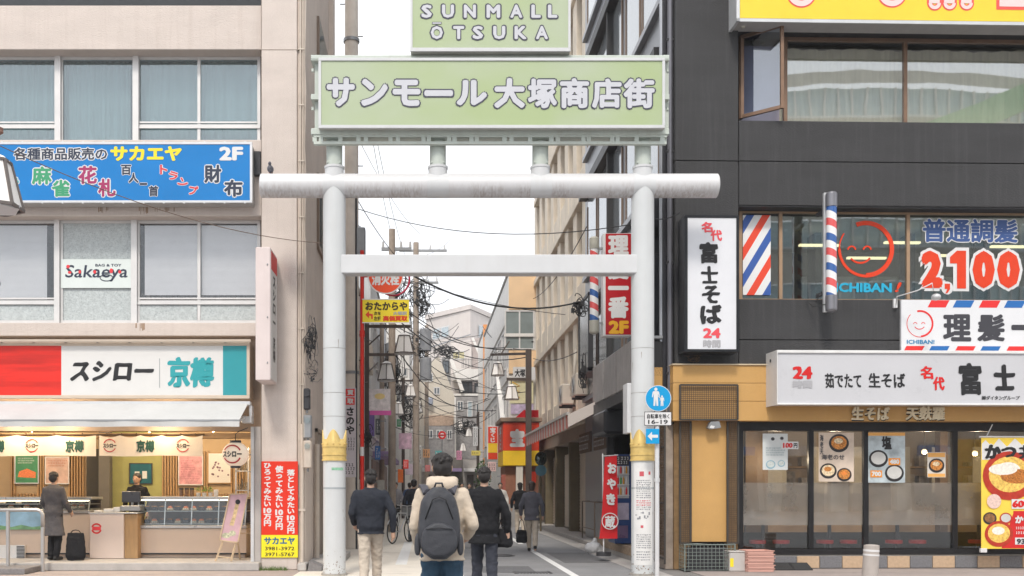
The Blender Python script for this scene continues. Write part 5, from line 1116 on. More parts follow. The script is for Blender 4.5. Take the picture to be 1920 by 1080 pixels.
b = B(); b.cyl((-.17, .3, 2.6), (-.17, .3, 17), .04, n=12); t.part('drainpipe', b, M('pipe_pale', (.4, .42, .45), .35, .05, metal=.4))
b = B(); [b.box(-.12, 0, .08, .16, h, h + .04) for h in (3.5, 5.5, 7.5, 9.5, 11.5)]; t.part('pipe_bracket', b, dgrey)
# upper window band
brn = M('bronze_frame', (.24, .15, .10), .4, .1, 5, metal=.2); tan = M('tan_frame', (.36, .24, .15), .45, .1, 5)
gR = GL('reflective_glass', (.98, .99, .98), .20, .015); gR2 = GL('shop_glass', (.88, .93, .92), .12, .015)
yw = .34; z0, z1 = zf(225, 0), zf(68, yw)
t.part('window_head', B().box(u(1385), UR, .06, yw + .1, z1 + .0, zf(46)), black)
w_ = window(t, u(1470, yw), UR, z0, z1, yw, [u(1698, yw), u(1930, yw), u(2160, yw), u(2350, yw)], (), brn, gR, .065, .07)
b = B(); n = 160; x0, x1 = u(1470, yw), UR; vs_ = []
for i in range(n + 1):
    s = i / n; vs_ += [(x0 + (x1 - x0) * s, yw + .22 + .03 * math.sin(i * 1.1) + .012 * math.sin(i * 2.7), q_) for q_ in (z0, z1 - .10 - .035 * abs(math.sin(s * 21)))]
b.add(vs_, [(2 * i, 2 * i + 2, 2 * i + 3, 2 * i + 1) for i in range(n)], True)
t.part('curtain', b, M('olive_lace_curtain', (.78, .74, .60), .9, .12, 4, stretch=(5, 1, .3)), w_)
# open casement
b = B(); hx, hy = u(1389, yw), yw - .02; ox, oy = u(1466, -.18), -.18; za, zb_ = zf(223, yw), zf(68, yw)
fo = t.part('window', b.box(hx - .03, hx + .03, hy, hy + .06, za, zb_), brn, label='open casement window swung outward')
H0, H1 = Vector((hx, hy, 0)), Vector((ox, oy, 0)); b = B()
for zc in (za + .03, zb_ - .03): b.bar(H0 + Vector((0, 0, zc)), H1 + Vector((0, 0, zc)), .05, .06)
for p in (H0 + (H1 - H0) * .02, H1): b.bar((p.x, p.y, za), (p.x, p.y, zb_), .055)
t.part('casement_frame', b, brn, fo); t.part('pane', B().add([tuple(H0 + Vector((0, .0, za + .05))), tuple(H1 + Vector((0, 0, za + .05))), tuple(H1 + Vector((0, 0, zb_ - .05))), tuple(H0 + Vector((0, 0, zb_ - .05)))], [(0, 1, 2, 3)]), GL('casement_glass', (.62, .72, .85), .25), fo)
t.part('curtain', B().add([(hx + .05 + .09 * i, yw + .15 + .04 * (i % 2), q_) for i in range(9) for q_ in (za, zb_ - .1)], [(2 * i, 2 * i + 2, 2 * i + 3, 2 * i + 1) for i in range(8)], True), M('violet_curtain', (.42, .38, .44), .85, .06), fo)
# lower window band (barber)
yl = .30; z0, z1 = zf(560, 0), zf(393, yl)
w_ = window(t, u(1386, yl), UR, z0, z1, yl, [u(1464, yl), u(1703, yl), u(1934, yl), u(2160, yl), u(2350, yl)], (), tan, gR2, .06, .07)
tb = M('tube_lamp', (1, .85, .5), .5, 0, emit=1.0); b = B()
for px, yy_, l_ in ((1500, 1.6, .8), (1590, 2.4, .8), (1660, 1.4, .7), (1730, 2.2, .9), (1860, 1.6, .8)): b.box(u(px, yy_), u(px, yy_) + l_, yy_, yy_ + .08, zf(405, 0) - .02 - yy_ * .07, zf(405, 0) + .02 - yy_ * .07)
t.part('tube_light', b, tb)
b = B()
for px in (1500, 1560, 1640, 1760, 1850): b.box(u(px, 2.6), u(px, 2.6) + .45, 2.5, 2.9, z0 - .1, z0 + .95, .03)
t.part('barber_mirror', b, M('room_pale', (.45, .44, .42), .5, .1))
b = B()
for px in (1525, 1700, 1840): b.box(u(px, 2), u(px, 2) + .12, 1.9, 2.3, z0, z1)
t.part('inner_post', b, dgrey)
# ground floor: ochre band, pilaster, shop front
och = M('ochre_panel', (.56, .33, .115), .55, .06, 2, .3, 60, streak=.12, streakc=(.4, .22, .07)); yo = -.13
ux0 = u(1262, yo)
for a, c in ((685, 718), (718.6, 752), (752.6, 789)): t.part('fascia_board', B().box(ux0, UR, yo, .28, zf(c, yo), zf(a, yo), .004), och)
t.part('fascia_cap', B().box(ux0 - .02, UR, yo - .03, .28, zf(685, yo) + .001, zf(682.5, yo), .004), M('pale_cap', (.6, .5, .35), .5))
b = B(); sb(b, XR - .36, XR - .02, 18.05, 19.6, zf(752), zf(686)); t.part('fascia_return', b, och)
ych = .02
t.part('pilaster', B().box(u(1297, ych), u(1364, ych), ych, .28, zf(1016, ych), zf(789) - .002, .006), och)
t.part('pilaster_backing', B().box(.002, u(1297, ych) - .002, ych + .06, .27, .0, zf(789)).box(u(1364, ych) + .002, u(1386, ych), ych + .06, .27, .0, zf(789)), M('lattice_backing', (.24, .15, .07), .9, .2, 8))
def lattice(nm, x0, x1, z0, z1, y, step, w_, m, fr_m):
    b = B(); x = x0
    while x < x1: b.box(x - w_, x + w_, y - .002, y + .002, z0, z1); x += step
    z = z0
    while z < z1: b.box(x0, x1, y - .005, y - .002, z - w_, z + w_); z += step
    o = t.part(nm, b, m)
    t.part('mesh_frame', B().box(x0 - .015, x0 + .015, y - .015, y + .015, z0, z1).box(x1 - .015, x1 + .015, y - .015, y + .015, z0, z1).box(x0, x1, y - .014, y + .014, z1 - .015, z1 + .015).box(x0, x1, y - .014, y + .014, z0 - .015, z0 + .015), fr_m, o)
lm = M('mesh_brown', (.10, .065, .04), .6, .2, 12); lf = M('mesh_frame_dark', (.05, .045, .04), .5, .2)
yt = yo - .05
lattice('wire_mesh', u(1275, yt), u(1383, yt), zf(787, yt), zf(722, yt), yt, .034, .0042, lm, lf)
lattice('wire_mesh', u(1275, -.03), u(1295, -.03), zf(1018, 0), zf(790, 0), -.03, .034, .0042, lm, lf)
lattice('wire_mesh', u(1364, -.03), u(1384, -.03), zf(1018, 0), zf(790, 0), -.03, .034, .0042, lm, lf)
b = B(); ci = R.M.inverted(); Xs = XR - .20
for k in range(44): Yk = 17.75 + k * .045; b.bar(tuple(ci @ Vector((Xs, Yk, .25))), tuple(ci @ Vector((Xs, Yk, 3.15))), .008)
for k in range(64): zk2 = .25 + k * .0455; b.bar(tuple(ci @ Vector((Xs, 17.75, zk2))), tuple(ci @ Vector((Xs, 19.7, zk2))), .008)
o = t.part('wire_mesh', b, lm)
b = B()
for Yk in (17.74, 18.4, 19.05, 19.7): b.bar(tuple(ci @ Vector((Xs, Yk, .1))), tuple(ci @ Vector((Xs, Yk, 3.2))), .03)
for zk2 in (.2, 1.2, 2.2, 3.17): b.bar(tuple(ci @ Vector((Xs, 17.74, zk2))), tuple(ci @ Vector((Xs, 19.7, zk2))), .028)
t.part('mesh_frame', b, lf, o); t.part('side_cladding', sb(B(), Xs + .06, XR + .02, 17.95, 19.8, 0, 3.2), M('side_brown', (.36, .30, .25), .9, .25, 3, .6, 20))
yg = .16; zt_, zb_ = zf(789) - .003, zf(1040, yg); gf = M('black_shop_frame', (.022, .022, .024), .35, .1, metal=.3)
pxs = (1389, 1521, 1624, 1791, 1990, 2240, 2500)
fo = t.part('shop_window', B().box(u(1386, yg), UR, yg, yg + .09, zf(808, yg), zt_).box(u(1386, yg), UR, yg, yg + .09, zb_, zf(1029, yg)), gf)
for px in pxs: t.part('mullion', B().box(u(px, yg) - .045, u(px, yg) + .045, yg - .01, yg + .08, zf(1029, yg), zf(808, yg), .004), gf, fo)
for a, c in zip(pxs, pxs[1:]): t.part('pane', B().box(u(a, yg) + .05, u(c, yg) - .05, yg + .035, yg + .043, zf(1028, yg), zf(809, yg)), GL('restaurant_glass', (.97, .97, .96), .075, .012), fo)
t.part('frosted_band', B().box(u(1392, yg), UR, yg + .046, yg + .05, zf(985, yg), zf(905, yg)), M('frosted_film', (.55, .50, .45), .5, .25, 1.2, alpha=.42), fo)
tg, tb_ = M('granite_tile_grey', (.17, .17, .18), .6, .3, 40), M('tile_buff', (.50, .36, .24), .6, .12, 20)
t.part('plinth', B().box(u(1386, yg), UR, yg + .02, .4, 0, zb_ - .004), greyc)
x = u(1452, yg); k = 0
while x < UR: t.part('tile', B().box(x, x + .405, yg - .01, yg + .02, .012, zb_ - .03, .004), tg if k % 2 == 0 else tb_); x += .415; k += 1
for k in range(-1, 2): t.part('tile', B().box(u(1452, yg) - .415 * (k + 1) - .83 if 0 else u(1388, yg) + .2 * (k + 1), u(1388, yg) + .2 * (k + 1) + .19, yg - .01, yg + .02, .012, zb_ - .03, .004), tb_ if k else tg)
# restaurant interior
t.part('added_dark_panel', B().box(.3, UR, 1.02, 1.06, .16, .62), M('added_panel_dark', (.02, .017, .015), .5, .2))  # added dark panel, keeps the glass below the frosted film dark
t.part('floor', B().box(.3, UR, .3, 5.8, .0, .16), M('diner_floor', (.05, .04, .035), .5, .2)); t.part('ceiling', B().box(.3, UR, .31, 5.8, 2.72, 2.8), M('diner_ceiling', (.30, .27, .22), .8, .05))
t.part('back_wall', B().box(.3, UR, 4.4, 4.5, .16, 2.72), M('diner_wall', (.38, .30, .23), .8, .15, 2)); t.part('inner_post', B().box(u(1620, 2.4), u(1632, 2.4), 2.3, 2.5, .16, 2.7).box(u(1758, 2.4), u(1772, 2.4), 2.3, 2.5, .16, 2.7).box(u(1398, 2), u(1440, 2), 2.0, 2.1, .16, 2.7), M('dark_wood', (.10, .06, .03), .6))
t.fin()
for k, (px, yy_) in enumerate(((1440, .52), (1566, .54), (1695, .52), (1850, .54))):
    t = T('dining_table', ('dark table behind the leftmost restaurant pane', 'dark table behind the pane with the two-bowl poster', 'dark table behind the pane with the orange priced poster', 'dark table behind the fried cutlet banner')[k], 'table', R, 'tables in the noodle restaurant'); x = u(px, yy_)
    t.part('table_top', B().box(x - .45, x + .45, yy_, yy_ + .45, .86, .90, .01), M('table_oak', (.30, .2, .12), .5, .15)); t.part('leg', B().cyl((x, yy_ + .25, .16), (x, yy_ + .25, .86), .035, n=10), dgrey); t.fin()
    for q_ in (-.25, .2): S('condiment_jar', 'white condiment jar on the %s side of the %s restaurant table' % ('left' if q_ < 0 else 'right', ('first', 'second', 'third', 'fourth')[k]), 'jar', B().cyl((x + q_, yy_ + .15, .901), (x + q_, yy_ + .15, 1.05), .05, n=12).cyl((x + q_, yy_ + .15, 1.05), (x + q_, yy_ + .15, 1.08), .03, n=10), whitep, R, 'condiment jars on the restaurant tables')
    for q_ in (-.22, .22):
        t = T('stool', f'red topped stool {"left" if q_ < 0 else "right"} of the {("first","second","third","fourth")[k]} table inside the restaurant', 'stool', R, 'stools in the noodle restaurant'); t.part('seat', B().cyl((x + q_, yy_ - .06, .44), (x + q_, yy_ - .06, .50), .15, n=18), M('stool_red', (.35, .015, .015), .5)); t.part('leg', B().cyl((x + q_, yy_ - .06, .16), (x + q_, yy_ - .06, .44), .025, n=8), dgrey); t.fin()
def plamp(x, y, z, e):
    l = bpy.data.lights.new('lamp_light', 'POINT'); l.energy = e; l.color = (1, .8, .55); l.shadow_soft_size = .06; o = bpy.data.objects.new('lamp_light', l); COL.objects.link(o); o.location = R.M @ Vector((x, y, z))
for k, (px, py) in enumerate(((1733, 847), (1828, 850), (1560, 850), (1450, 850))):
    yy_ = 1.5; x = u(px, yy_); z = R.z(px, py, yy_); t = T('pendant_lamp', ('glowing pendant lamp above the small bowl poster', 'glowing pendant lamp beside the top of the fried cutlet banner', 'glowing pendant lamp behind the two-bowl poster', 'glowing pendant lamp behind the pale blue poster')[k], 'lamp', R, 'restaurant pendant lamps')
    t.part('shade', B().ell((x, yy_, z), (.05, .05, .05), 16, 10), M('lamp_glow', (1, .78, .45), .5, 0, emit=1.4)); t.part('cord', B().cyl((x, yy_, z + .05), (x, yy_, 2.72), .006, n=6), black); t.fin(); plamp(x, yy_ - .12, z - .12, 26)
t = T('kitchen_counter', 'long kitchen counter with shelves at the back of the noodle restaurant', 'counter', R)
t.part('worktop', B().box(.8, UR - .5, 3.6, 4.0, 1.0, 1.06).box(.8, UR - .5, 3.62, 3.66, .16, 1.0), M('counter_oak', (.42, .28, .16), .5, .15, 3)); t.part('shelf', B().box(.8, UR - .5, 4.1, 4.39, 1.5, 1.54).box(.8, UR - .5, 4.1, 4.39, 1.9, 1.94), M('counter_oak', (.42, .28, .16), .5, .15, 3))
rn = random.Random(12); b = B(); x = 1.0
while x < UR - .8: w__ = rn.uniform(.12, .4); b.box(x, x + w__, 4.15, 4.35, 1.541, 1.541 + rn.uniform(.08, .3)); b.box(x, x + w__ * .8, 4.15, 4.35, 1.941, 1.941 + rn.uniform(.05, .3)); x += w__ + rn.uniform(.03, .3)
t.part('tableware', b, M('tableware_mixed', (.45, .40, .36), .4, .7, 3), kind='stuff'); b = B(); x = 1.2
while x < UR - .8: b.box(x, x + .42, 3.58, 3.595, 1.35, 2.35); x += .9
t.part('menu_strip', b, M('menu_pale', (.55, .50, .42), .6, .2, 2)); t.fin()
# ---- signs and fittings on the dark building
def rp(b, px0, py0, px1, py1, y0, y1, bv=0):                 # pixel box in frame R with heights read at px0
    x0, x1 = u(px0, y0), u(px1, y0); return b.box(x0, x1, y0, y1, R.z(px0, py1, y0), R.z(px0, py0, y0), bv)
t = T('roof_edge_sign', 'bright yellow signboard with pink outlined strokes across the top right corner', 'signboard', R); ya = -.40
t.part('case', rp(B(), 1386, -120, 2080, 38, ya + .01, .04), M('case_grey', (.42, .41, .40), .5, .1)); t.part('frame', rp(rp(B(), 1381, -120, 1387, 40, ya - .015, .035), 1381, 34, 2080, 40, ya - .015, ya + .01), alu)
t.part('panel', rp(B(), 1387.5, -119, 2079, 33.5, ya - .003, ya + .008), M('sign_yellow', (.80, .61, .05), .4, .03)); sr_, sp_ = M('stroke_red', (.80, .10, .08), .5, 0), M('stroke_pink', (.85, .62, .60), .5, .02)
for px, w_ in ((1502, 24), (1672, 22)): 
    b, b2 = B(), B(); cx, cz = R.u(px, ya), R.z(px, -14, ya); b.arc(cx, cz, .12, .27, PI * 1.08, PI * 1.92, ya - .006, 16); b2.arc(cx, cz, .145, .245, PI * 1.08, PI * 1.92, ya - .010, 16); t.part('outline', b, sr_, t.part('stroke', b2, sp_))
for px in (1752, 1780, 1812): b, b2 = B(), B(); cx, cz = R.u(px, ya), R.z(px, 6, ya); b.arc(cx, cz, 0.03, .135, PI, 2 * PI, ya - .006, 14); b2.arc(cx, cz, .05, .11, PI, 2 * PI, ya - .010, 14); rp(b, px - 14, -20, px + 14, 6, ya - .0062, ya - .006); rp(b2, px - 10, -20, px + 10, 6, ya - .010, ya - .0098); t.part('outline', b, sr_, t.part('stroke', b2, sp_))
for px in (1868,): b, b2 = B(), B(); rp(b, px, -20, px + 80, 18, ya - .0062, ya - .006, 0); rp(b2, px + 6, -20, px + 80, 12, ya - .010, ya - .0098)
t.part('outline', b, sr_, t.part('stroke', b2, sp_)); t.fin()
for k, (px, lb) in enumerate(((1394, 'small round bulb under the left end of the yellow signboard'), (1790, 'small round bulb under the middle of the yellow signboard'))):
    x = u(px, -.15); z = R.z(px, 46, -.15); t = T('sign_bulb', lb, 'bulb', R); t.part('bulb', B().ell((x, -.15, z - .02), (.045, .045, .045), 14, 10), M('bulb_cream', (.6, .58, .5), .3)); t.part('socket', B().cyl((x, -.15, z + .01), (x, -.15, z + .10), .028, n=12), whitep); t.fin()
# tall white noodle sign
t = T('vertical_sign', 'tall white noodle sign in a black frame with brush lettering left of the striped poster', 'signboard', R); ya = -.42
x0, x1, z0, z1 = R.r(1283, 403, 1385, 660, ya); t.part('case', B().box(x0, x1, ya + .01, -.002, z0, z1, .015), M('sign_case_black', (.02, .022, .026), .4, .08, metal=.3))
t.part('frame', B().box(x0, x1, ya - .02, ya + .01, z0, z0 + .05, .006).box(x0, x1, ya - .02, ya + .01, z1 - .05, z1, .006).box(x0, x0 + .055, ya - .018, ya + .008, z0 + .05, z1 - .05).box(x1 - .045, x1, ya - .018, ya + .008, z0 + .05, z1 - .05), M('sign_case_black', (.02, .022, .026), .4))
t.part('face', B().box(x0 + .055, x1 - .045, ya - .006, ya + .006, z0 + .05, z1 - .05), M('backlit_white', (.66, .67, .70), .35, .02, emit=.06))
def rl(t, s, a, b0, c, d0, y, m, bold=.04, **k): return lab(t, R, s, a, b0, c, d0, y, m, bold, **k)
pinkred = M('faded_red', (.75, .08, .10), .5, 0); fgrey = M('faded_grey', (.40, .40, .42), .5, 0); yy_ = ya - .008
rl(t, '名', 1316, 416, 1337, 436, yy_, pinkred, .04, slant=-.1); rl(t, '代', 1332, 431, 1354, 452, yy_, pinkred, .04)
for s_, a, b0, c, d0 in (('富', 1313, 453, 1347, 494), ('士', 1315, 498, 1347, 532), ('そ', 1317, 535, 1351, 570), ('ば', 1314, 570, 1355, 608)): rl(t, s_, a, b0, c, d0, yy_, ink, .05, slant=-.06)
rl(t, '24', 1318, 615, 1351, 634, yy_, pinkred, .05); rl(t, '時間', 1318, 637, 1351, 652, yy_, fgrey, .05); t.fin()
# striped poster
t = T('poster', 'poster of diagonal red, white and blue barber stripes in the left barber window', 'poster', R); ya = yl - .012
t.part('sheet', rp(B(), 1393, 403, 1445, 553, ya, ya + .008), STR('barber_stripes', [(.80, .80, .80), (.80, .06, .02), (.80, .80, .80), (.03, .10, .38)], .125, -31)); t.fin()
# barber pole on the wall
stp = STR('pole_stripes', [(.78, .78, .78), (.70, .10, .10), (.78, .78, .78), (.04, .12, .36)], .115, 62, .2)
def barber(t, fr, cx, y, z0, z1, r, cap, top_r=1.25):
    h = z1 - z0; t.part('cylinder', B().cyl((cx, y, z0 + h * .12), (cx, y, z1 - h * .11), r, n=28), stp)
    b = B(); b.cyl((cx, y, z1 - h * .12), (cx, y, z1 - .03), r * 1.12, n=28).ell((cx, y, z1 - .03), (r * 1.12, r * 1.12, .05), 24, 8).cyl((cx, y, z0 + .03), (cx, y, z0 + h * .13), r * 1.12, n=28).ell((cx, y, z0 + .03), (r * 1.12, r * 1.12, .06), 24, 8); t.part('cap', b, cap)
t = T('barber_pole', 'wall-mounted barber pole with grey caps beside the smiling face window', 'barber pole', R); ya = -.42
barber(t, R, u(1559, ya), ya, R.z(1559, 583, ya), R.z(1559, 361, ya), .088, M('cap_grey', (.22, .22, .24), .35, .05, metal=.5))
t.part('mount', rp(B(), 1545, 361, 1552, 585, ya + .06, ya + .12, .004), alu); b = B()
for py in (395, 550): z = R.z(1550, py, ya); b.box(u(1548, ya), u(1554, ya), ya + .1, .0, z, z + .06)
t.part('bracket', b, dgrey); t.part('cable', B().tube([(u(1545, ya), ya + .1, R.z(1545, 548, ya)), (u(1538, ya), ya + .2, R.z(1545, 562, ya)), (u(1530, ya), -.02, R.z(1545, 556, ya)), (u(1535, ya), ya + .25, R.z(1545, 570, ya)), (u(1552, ya), ya, R.z(1552, 570, ya))], .008), cablem); t.fin()
# smiling face decal, price lettering
t = T('window_decal', 'orange brush ring with a smiling face and blue Latin lettering on the barber window', 'window decal', R); ya = yl + .018; cx, cz, r = u(1624, ya), R.z(1624, 467, ya), .52
dec = M('decal_orange', (.72, .05, .01), .5, .05, 8)
b = B(); b.arc(cx, cz, r * .84, r, math.radians(112), math.radians(-90), ya, 40).arc(cx, cz, r * .90, r, math.radians(-90), math.radians(-180), ya - .001, 24).arc(cx, cz, r * .93, r * .98, math.radians(-178), math.radians(-215), ya - .0012, 14)
for px in (1597, 1626): b.arc(u(px, ya), R.z(px, 469, ya), .055, .085, .1, PI - .1, ya, 14)
b.arc(u(1613, ya), R.z(1613, 470, ya), .205, .24, PI * 1.22, PI * 1.80, ya, 18); t.part('face_ring', b, dec)
rl(t, 'ICHIBAN', 1566, 530, 1672, 548, ya, M('decal_cyan', (.02, .40, .62), .5, 0), .045); rl(t, '!', 1677, 529, 1684, 548, ya, dec, .04, slant=.3); t.fin()
t = T('window_decal', 'large price lettering 2,100 in orange under blue kanji on the right barber window', 'window decal', R)
rl(t, '普通調髪', 1730, 410, 1908, 454, ya, M('decal_navy', (.05, .10, .27), .5, 0), .03, om=wprint, ob=.075)
b, b2 = B(), B()
q = lambda px, py: (u(px, ya), R.z(1783, py, ya))
b.poly([q(1776, 546), q(1776, 492), q(1776, 480), q(1790, 464), q(1817, 464), q(1817, 546)][::-1] if 0 else [q(1817, 546), q(1817, 464), q(1792, 464), q(1774, 478), q(1774, 500), q(1787, 500), q(1787, 546)], ya - .001); b2.poly([q(1811, 541), q(1811, 470), q(1794, 470), q(1781, 482), q(1781, 494), q(1794, 494), q(1794, 541)], ya - .006); b.disc(*q(1776, 540), .11, .12, ya - .0012, 18); b2.poly([q(1781, 532), q(1771, 532), q(1771, 542), q(1776, 542), q(1772, 551), q(1777, 549), q(1781, 542)], ya - .006)
for s_, a, b0, c, d0 in (('2', 1727, 470, 1767, 540), ('0', 1823, 470, 1865, 541), ('0', 1869, 470, 1912, 541)):
    x0, x1, z0, z1 = R.r(a, b0, c, d0, ya); e = .055; bo = .075; b.text(s_, x0 - e, x1 + e, z0 - e, z1 + e, ya - .001, bo * 2.1); b2.text(s_, x0, x1, z0, z1, ya - .006, bo)
b.box(u(1745, ya), u(1890, ya), ya + .0015, ya + .002, R.z(1800, 540, ya), R.z(1800, 500, ya)) if 0 else None
t.part('letter_outline', b, wprint); t.part('lettering', b2, dec); t.fin()
# wall lamp on an arm
t = T('arm_lamp', 'small white floodlight on a thin bent arm in front of the price lettering', 'lamp', R); ya = -.12
p = lambda px, py, y: (u(px, y), y, R.z(px, py, y))
t.part('arm', B().tube([p(1680, 572, -.02), p(1682, 556, -.25), p(1720, 545, -.5), p(1748, 531, -.7), p(1750, 545, -.7)], .011, 6), whitep); t.part('lamp_head', B().ell(p(1755, 557, -.72), (.075, .09, .06), 16, 10), alu); t.part('base', rp(B(), 1676, 560, 1683, 577, -.05, -.002, .004), whitep); t.fin()
# barber banner
t = T('banner_sign', 'white barber banner edged with red and blue slanted bars above the noodle shop fascia', 'signboard', R); ya = -.06
t.part('panel', rp(B(), 1690, 562, 2080, 659, ya, -.002, .003), M('banner_white', (.70, .71, .73), .45, .02)); z0, z1 = R.z(1690, 659, ya), R.z(1690, 562, ya)
for col, off in ((M('bar_red', (.72, .03, .03), .5, 0), 0), (M('bar_blue', (.02, .14, .42), .5, 0), 47)):
    for k in range(6):
        for px, za, zc, lean in ((1739 + off + k * 96, z1 - .135, z1 - .005, .07), (1695 + off + k * 96, z0 + .02, z0 + .10, .045)):
            x = u(px, ya); w_ = .33; b = B(); b.poly([(x, za), (x + w_, za), (x + w_ + lean, zc), (x + lean, zc)], ya - .002); t.part('bar', b, col)
cx, cz, r = u(1725, ya), R.z(1725, 607, ya), .245; b = B(); b.arc(cx, cz, r * .86, r, 1.8, -1.5, ya - .002, 30).arc(cx, cz, r * .95, r, -1.5, -3.9, ya - .003, 24)
for px in (1716, 1731): b.arc(u(px, ya), R.z(px, 608, ya), .026, .038, .1, PI - .1, ya - .002, 10)
b.arc(cx - .01, R.z(1724, 606, ya), .10, .115, PI * 1.2, PI * 1.8, ya - .002, 14); t.part('face_ring', b, M('bar_red', (.72, .03, .03), .5, 0))
rl(t, 'ICHIBAN!', 1700, 637, 1752, 645, ya, M('decal_blue', (.02, .22, .45), .5, 0), .03); dkc = M('dark_grey_print', (.05, .05, .06), .5, 0)
for s_, a, b0, c, d0 in (('理', 1768, 589, 1821, 640), ('髪', 1832, 589, 1884, 640), ('一', 1896, 609, 1946, 619), ('番', 1960, 589, 2010, 640)): rl(t, s_, a, b0, c, d0, ya, dkc, .038)
t.fin()
# noodle shop fascia
t = T('shop_sign', 'long white noodle shop fascia sign with black brush lettering over the ochre band', 'signboard', R); ya = -.62
xa, xb = u(1457, ya), UR; zb_, zt_ = R.z(1457, 756, ya), R.z(1457, 662, ya)
t.part('case', B().box(xa, xb, ya + .02, yo - .001, zb_ - .01, zt_ + .03, .01), M('fascia_white', (.62, .60, .57), .5, .05, 3))
t.part('end_plate', B().box(xa - .012, xa, ya - .03, yo - .001, zb_ - .03, zt_ + .05), whitep); t.part('screw', B().cyl((xa - .02, -.35, zt_ - .1), (xa - .012, -.35, zt_ - .1), .03, n=12), dgrey)
t.part('frame', B().box(xa, xb, ya - .03, ya + .02, zt_, zt_ + .05, .006).box(xa, xb, ya - .03, ya + .02, zb_ - .03, zb_ + .0, .006), M('frame_white', (.72, .72, .71), .4))
t.part('face', B().box(xa, xb, ya, ya + .019, zb_, zt_), M('fascia_face', (.55, .555, .58), .3, .03, 1.5))
rl(t, '24', 1486, 686, 1523, 711, ya - .002, red, .06); rl(t, '時間', 1486, 713, 1523, 728, ya - .002, M('faded_grey', (.40, .40, .42), .5, 0), .06)
rl(t, '茹でたて', 1548, 700, 1616, 728, ya - .002, ink, .03, slant=-.1); rl(t, '生そば', 1629, 699, 1698, 727, ya - .002, ink, .03, slant=-.08)
rl(t, '名', 1727, 686, 1750, 711, ya - .002, red, .05, slant=-.1); rl(t, '代', 1749, 706, 1771, 732, ya - .002, red, .05)
rl(t, '富', 1800, 679, 1842, 741, ya - .002, ink, .045, slant=-.08); rl(t, '士', 1864, 682, 1904, 733, ya - .002, ink, .065, slant=-.06); rl(t, 'そ', 1921, 680, 1975, 738, ya - .002, ink, .06)
rl(t, '㈱ダイタングループ', 1840, 742, 1911, 750, ya - .002, ink, .03, slant=.15); t.fin()
t = T('wooden_lettering', 'cream raised noodle and tempura lettering fixed on the ochre band', 'lettering', R); crm = M('cream_wood', (.78, .68, .48), .6, .1, 20)
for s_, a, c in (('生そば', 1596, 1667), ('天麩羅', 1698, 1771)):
    x0, x1, z0, z1 = R.r(a, 762, c, 788, yo - .03); b = B(); b.text(s_, x0, x1, z0, z1, yo - .03, .04, ext=.05, slant=.05, brush=.014); t.part('lettering', b, crm); b = B(); b.text(s_, x0 + .015, x1 + .015, z0 - .015, z1 - .015, yo - .006, .05); t.part('letter_shadow', b, black)  # black copy set down and right paints the raised letters' cast shadow
t.fin()
# posters on the restaurant glass
yp = yg - .014; whitebowl = M('bowl_white', (.6, .6, .58), .4, .1); fd = M('noodle_food', (.55, .22, .05), .6, .7, 45); fd2 = M('egg_rice', (.72, .58, .38), .6, .5, 40); bwl = M('bowl_black', (.03, .028, .03), .4, .3, 20); rbw = M('bowl_red', (.45, .04, .02), .4, .2, 10)
def bowl(t, px, py, r, outer, inner, y, extra=None):
    cx, cz = u(px, y), R.z(px, py, y); k = r / F * R.Y(px, y); t.part('printed_bowl', B().disc(cx, cz, k, k * .9, y, 28), outer); t.part('printed_food', B().disc(cx, cz + k * .05, k * .78, k * .66, y - .001, 24), inner)
    if extra: t.part('printed_topping', B().disc(cx - k * .05, cz + k * .22, k * .45, k * .28, y - .002, 18), extra)
def rposter(lb, px0, py0, px1, py1, base, frame=None): 
    t = T('poster', lb, 'poster', R); t.part('sheet', rp(B(), px0, py0, px1, py1, yp, yp + .005), base); return t
t = rposter('pale poster with two blue bowls on the leftmost restaurant pane', 1430, 813, 1477, 881, M('poster_pale', (.62, .66, .66), .5, .05))
b = B(); b.marks(u(1436, yp), u(1472, yp), R.z(1430, 855, yp), R.z(1430, 838, yp), yp - .002, 4, seed=5); t.part('small_print', b, M('teal_grey_print', (.15, .25, .28), .5, 0))
bowl(t, 1445, 871, 9, M('bowl_blue_print', (.25, .42, .50), .5), M('pale_noodle', (.55, .6, .58), .5, .2, 30), yp - .002); bowl(t, 1465, 869, 7, M('bowl_blue_print', (.25, .42, .50), .5), M('pale_noodle', (.55, .6, .58), .5, .2, 30), yp - .002); bowl(t, 1449, 823, 3.5, dgrey, dgrey, yp - .002); bowl(t, 1466, 822, 4, fgrey, dgrey, yp - .002); t.fin()
t = T('price_label', 'small white strip reading 100 yen beside the pale blue bowl poster', 'price label', R); t.part('sheet', rp(B(), 1465, 828, 1497, 842, yp - .01, yp - .006), whitep); rl(t, '100', 1468, 830, 1486, 840, yp - .01, red, .05); rl(t, '円', 1488, 831, 1495, 840, yp - .01, black, .04); t.fin()
t = rposter('cream poster with three noodle bowls on the second restaurant pane', 1535, 811, 1601, 903, M('poster_cream', (.66, .55, .45), .5, .15, 4))
bowl(t, 1573, 831, 19, bwl, fd, yp - .002, fd2); bowl(t, 1553, 883, 16, bwl, fd2, yp - .002, fd); bowl(t, 1583, 890, 14, bwl, fd, yp - .003, M('shrimp_orange', (.75, .25, .05), .5, .4, 40)); b = B(); b.vtext('海老天', u(1537, yp), u(1544, yp), R.z(1535, 853, yp), R.z(1535, 815, yp), yp - .004, .03); rl(t, '海老のせ', 1540, 852, 1583, 862, yp - .004, dkc, .02); t.part('lettering', b, dkc); t.fin()
t = rposter('blue and orange poster with two bowls and prices on the third restaurant pane', 1628, 811, 1697, 905, M('poster_sky', (.45, .52, .55), .5, .4, 4))
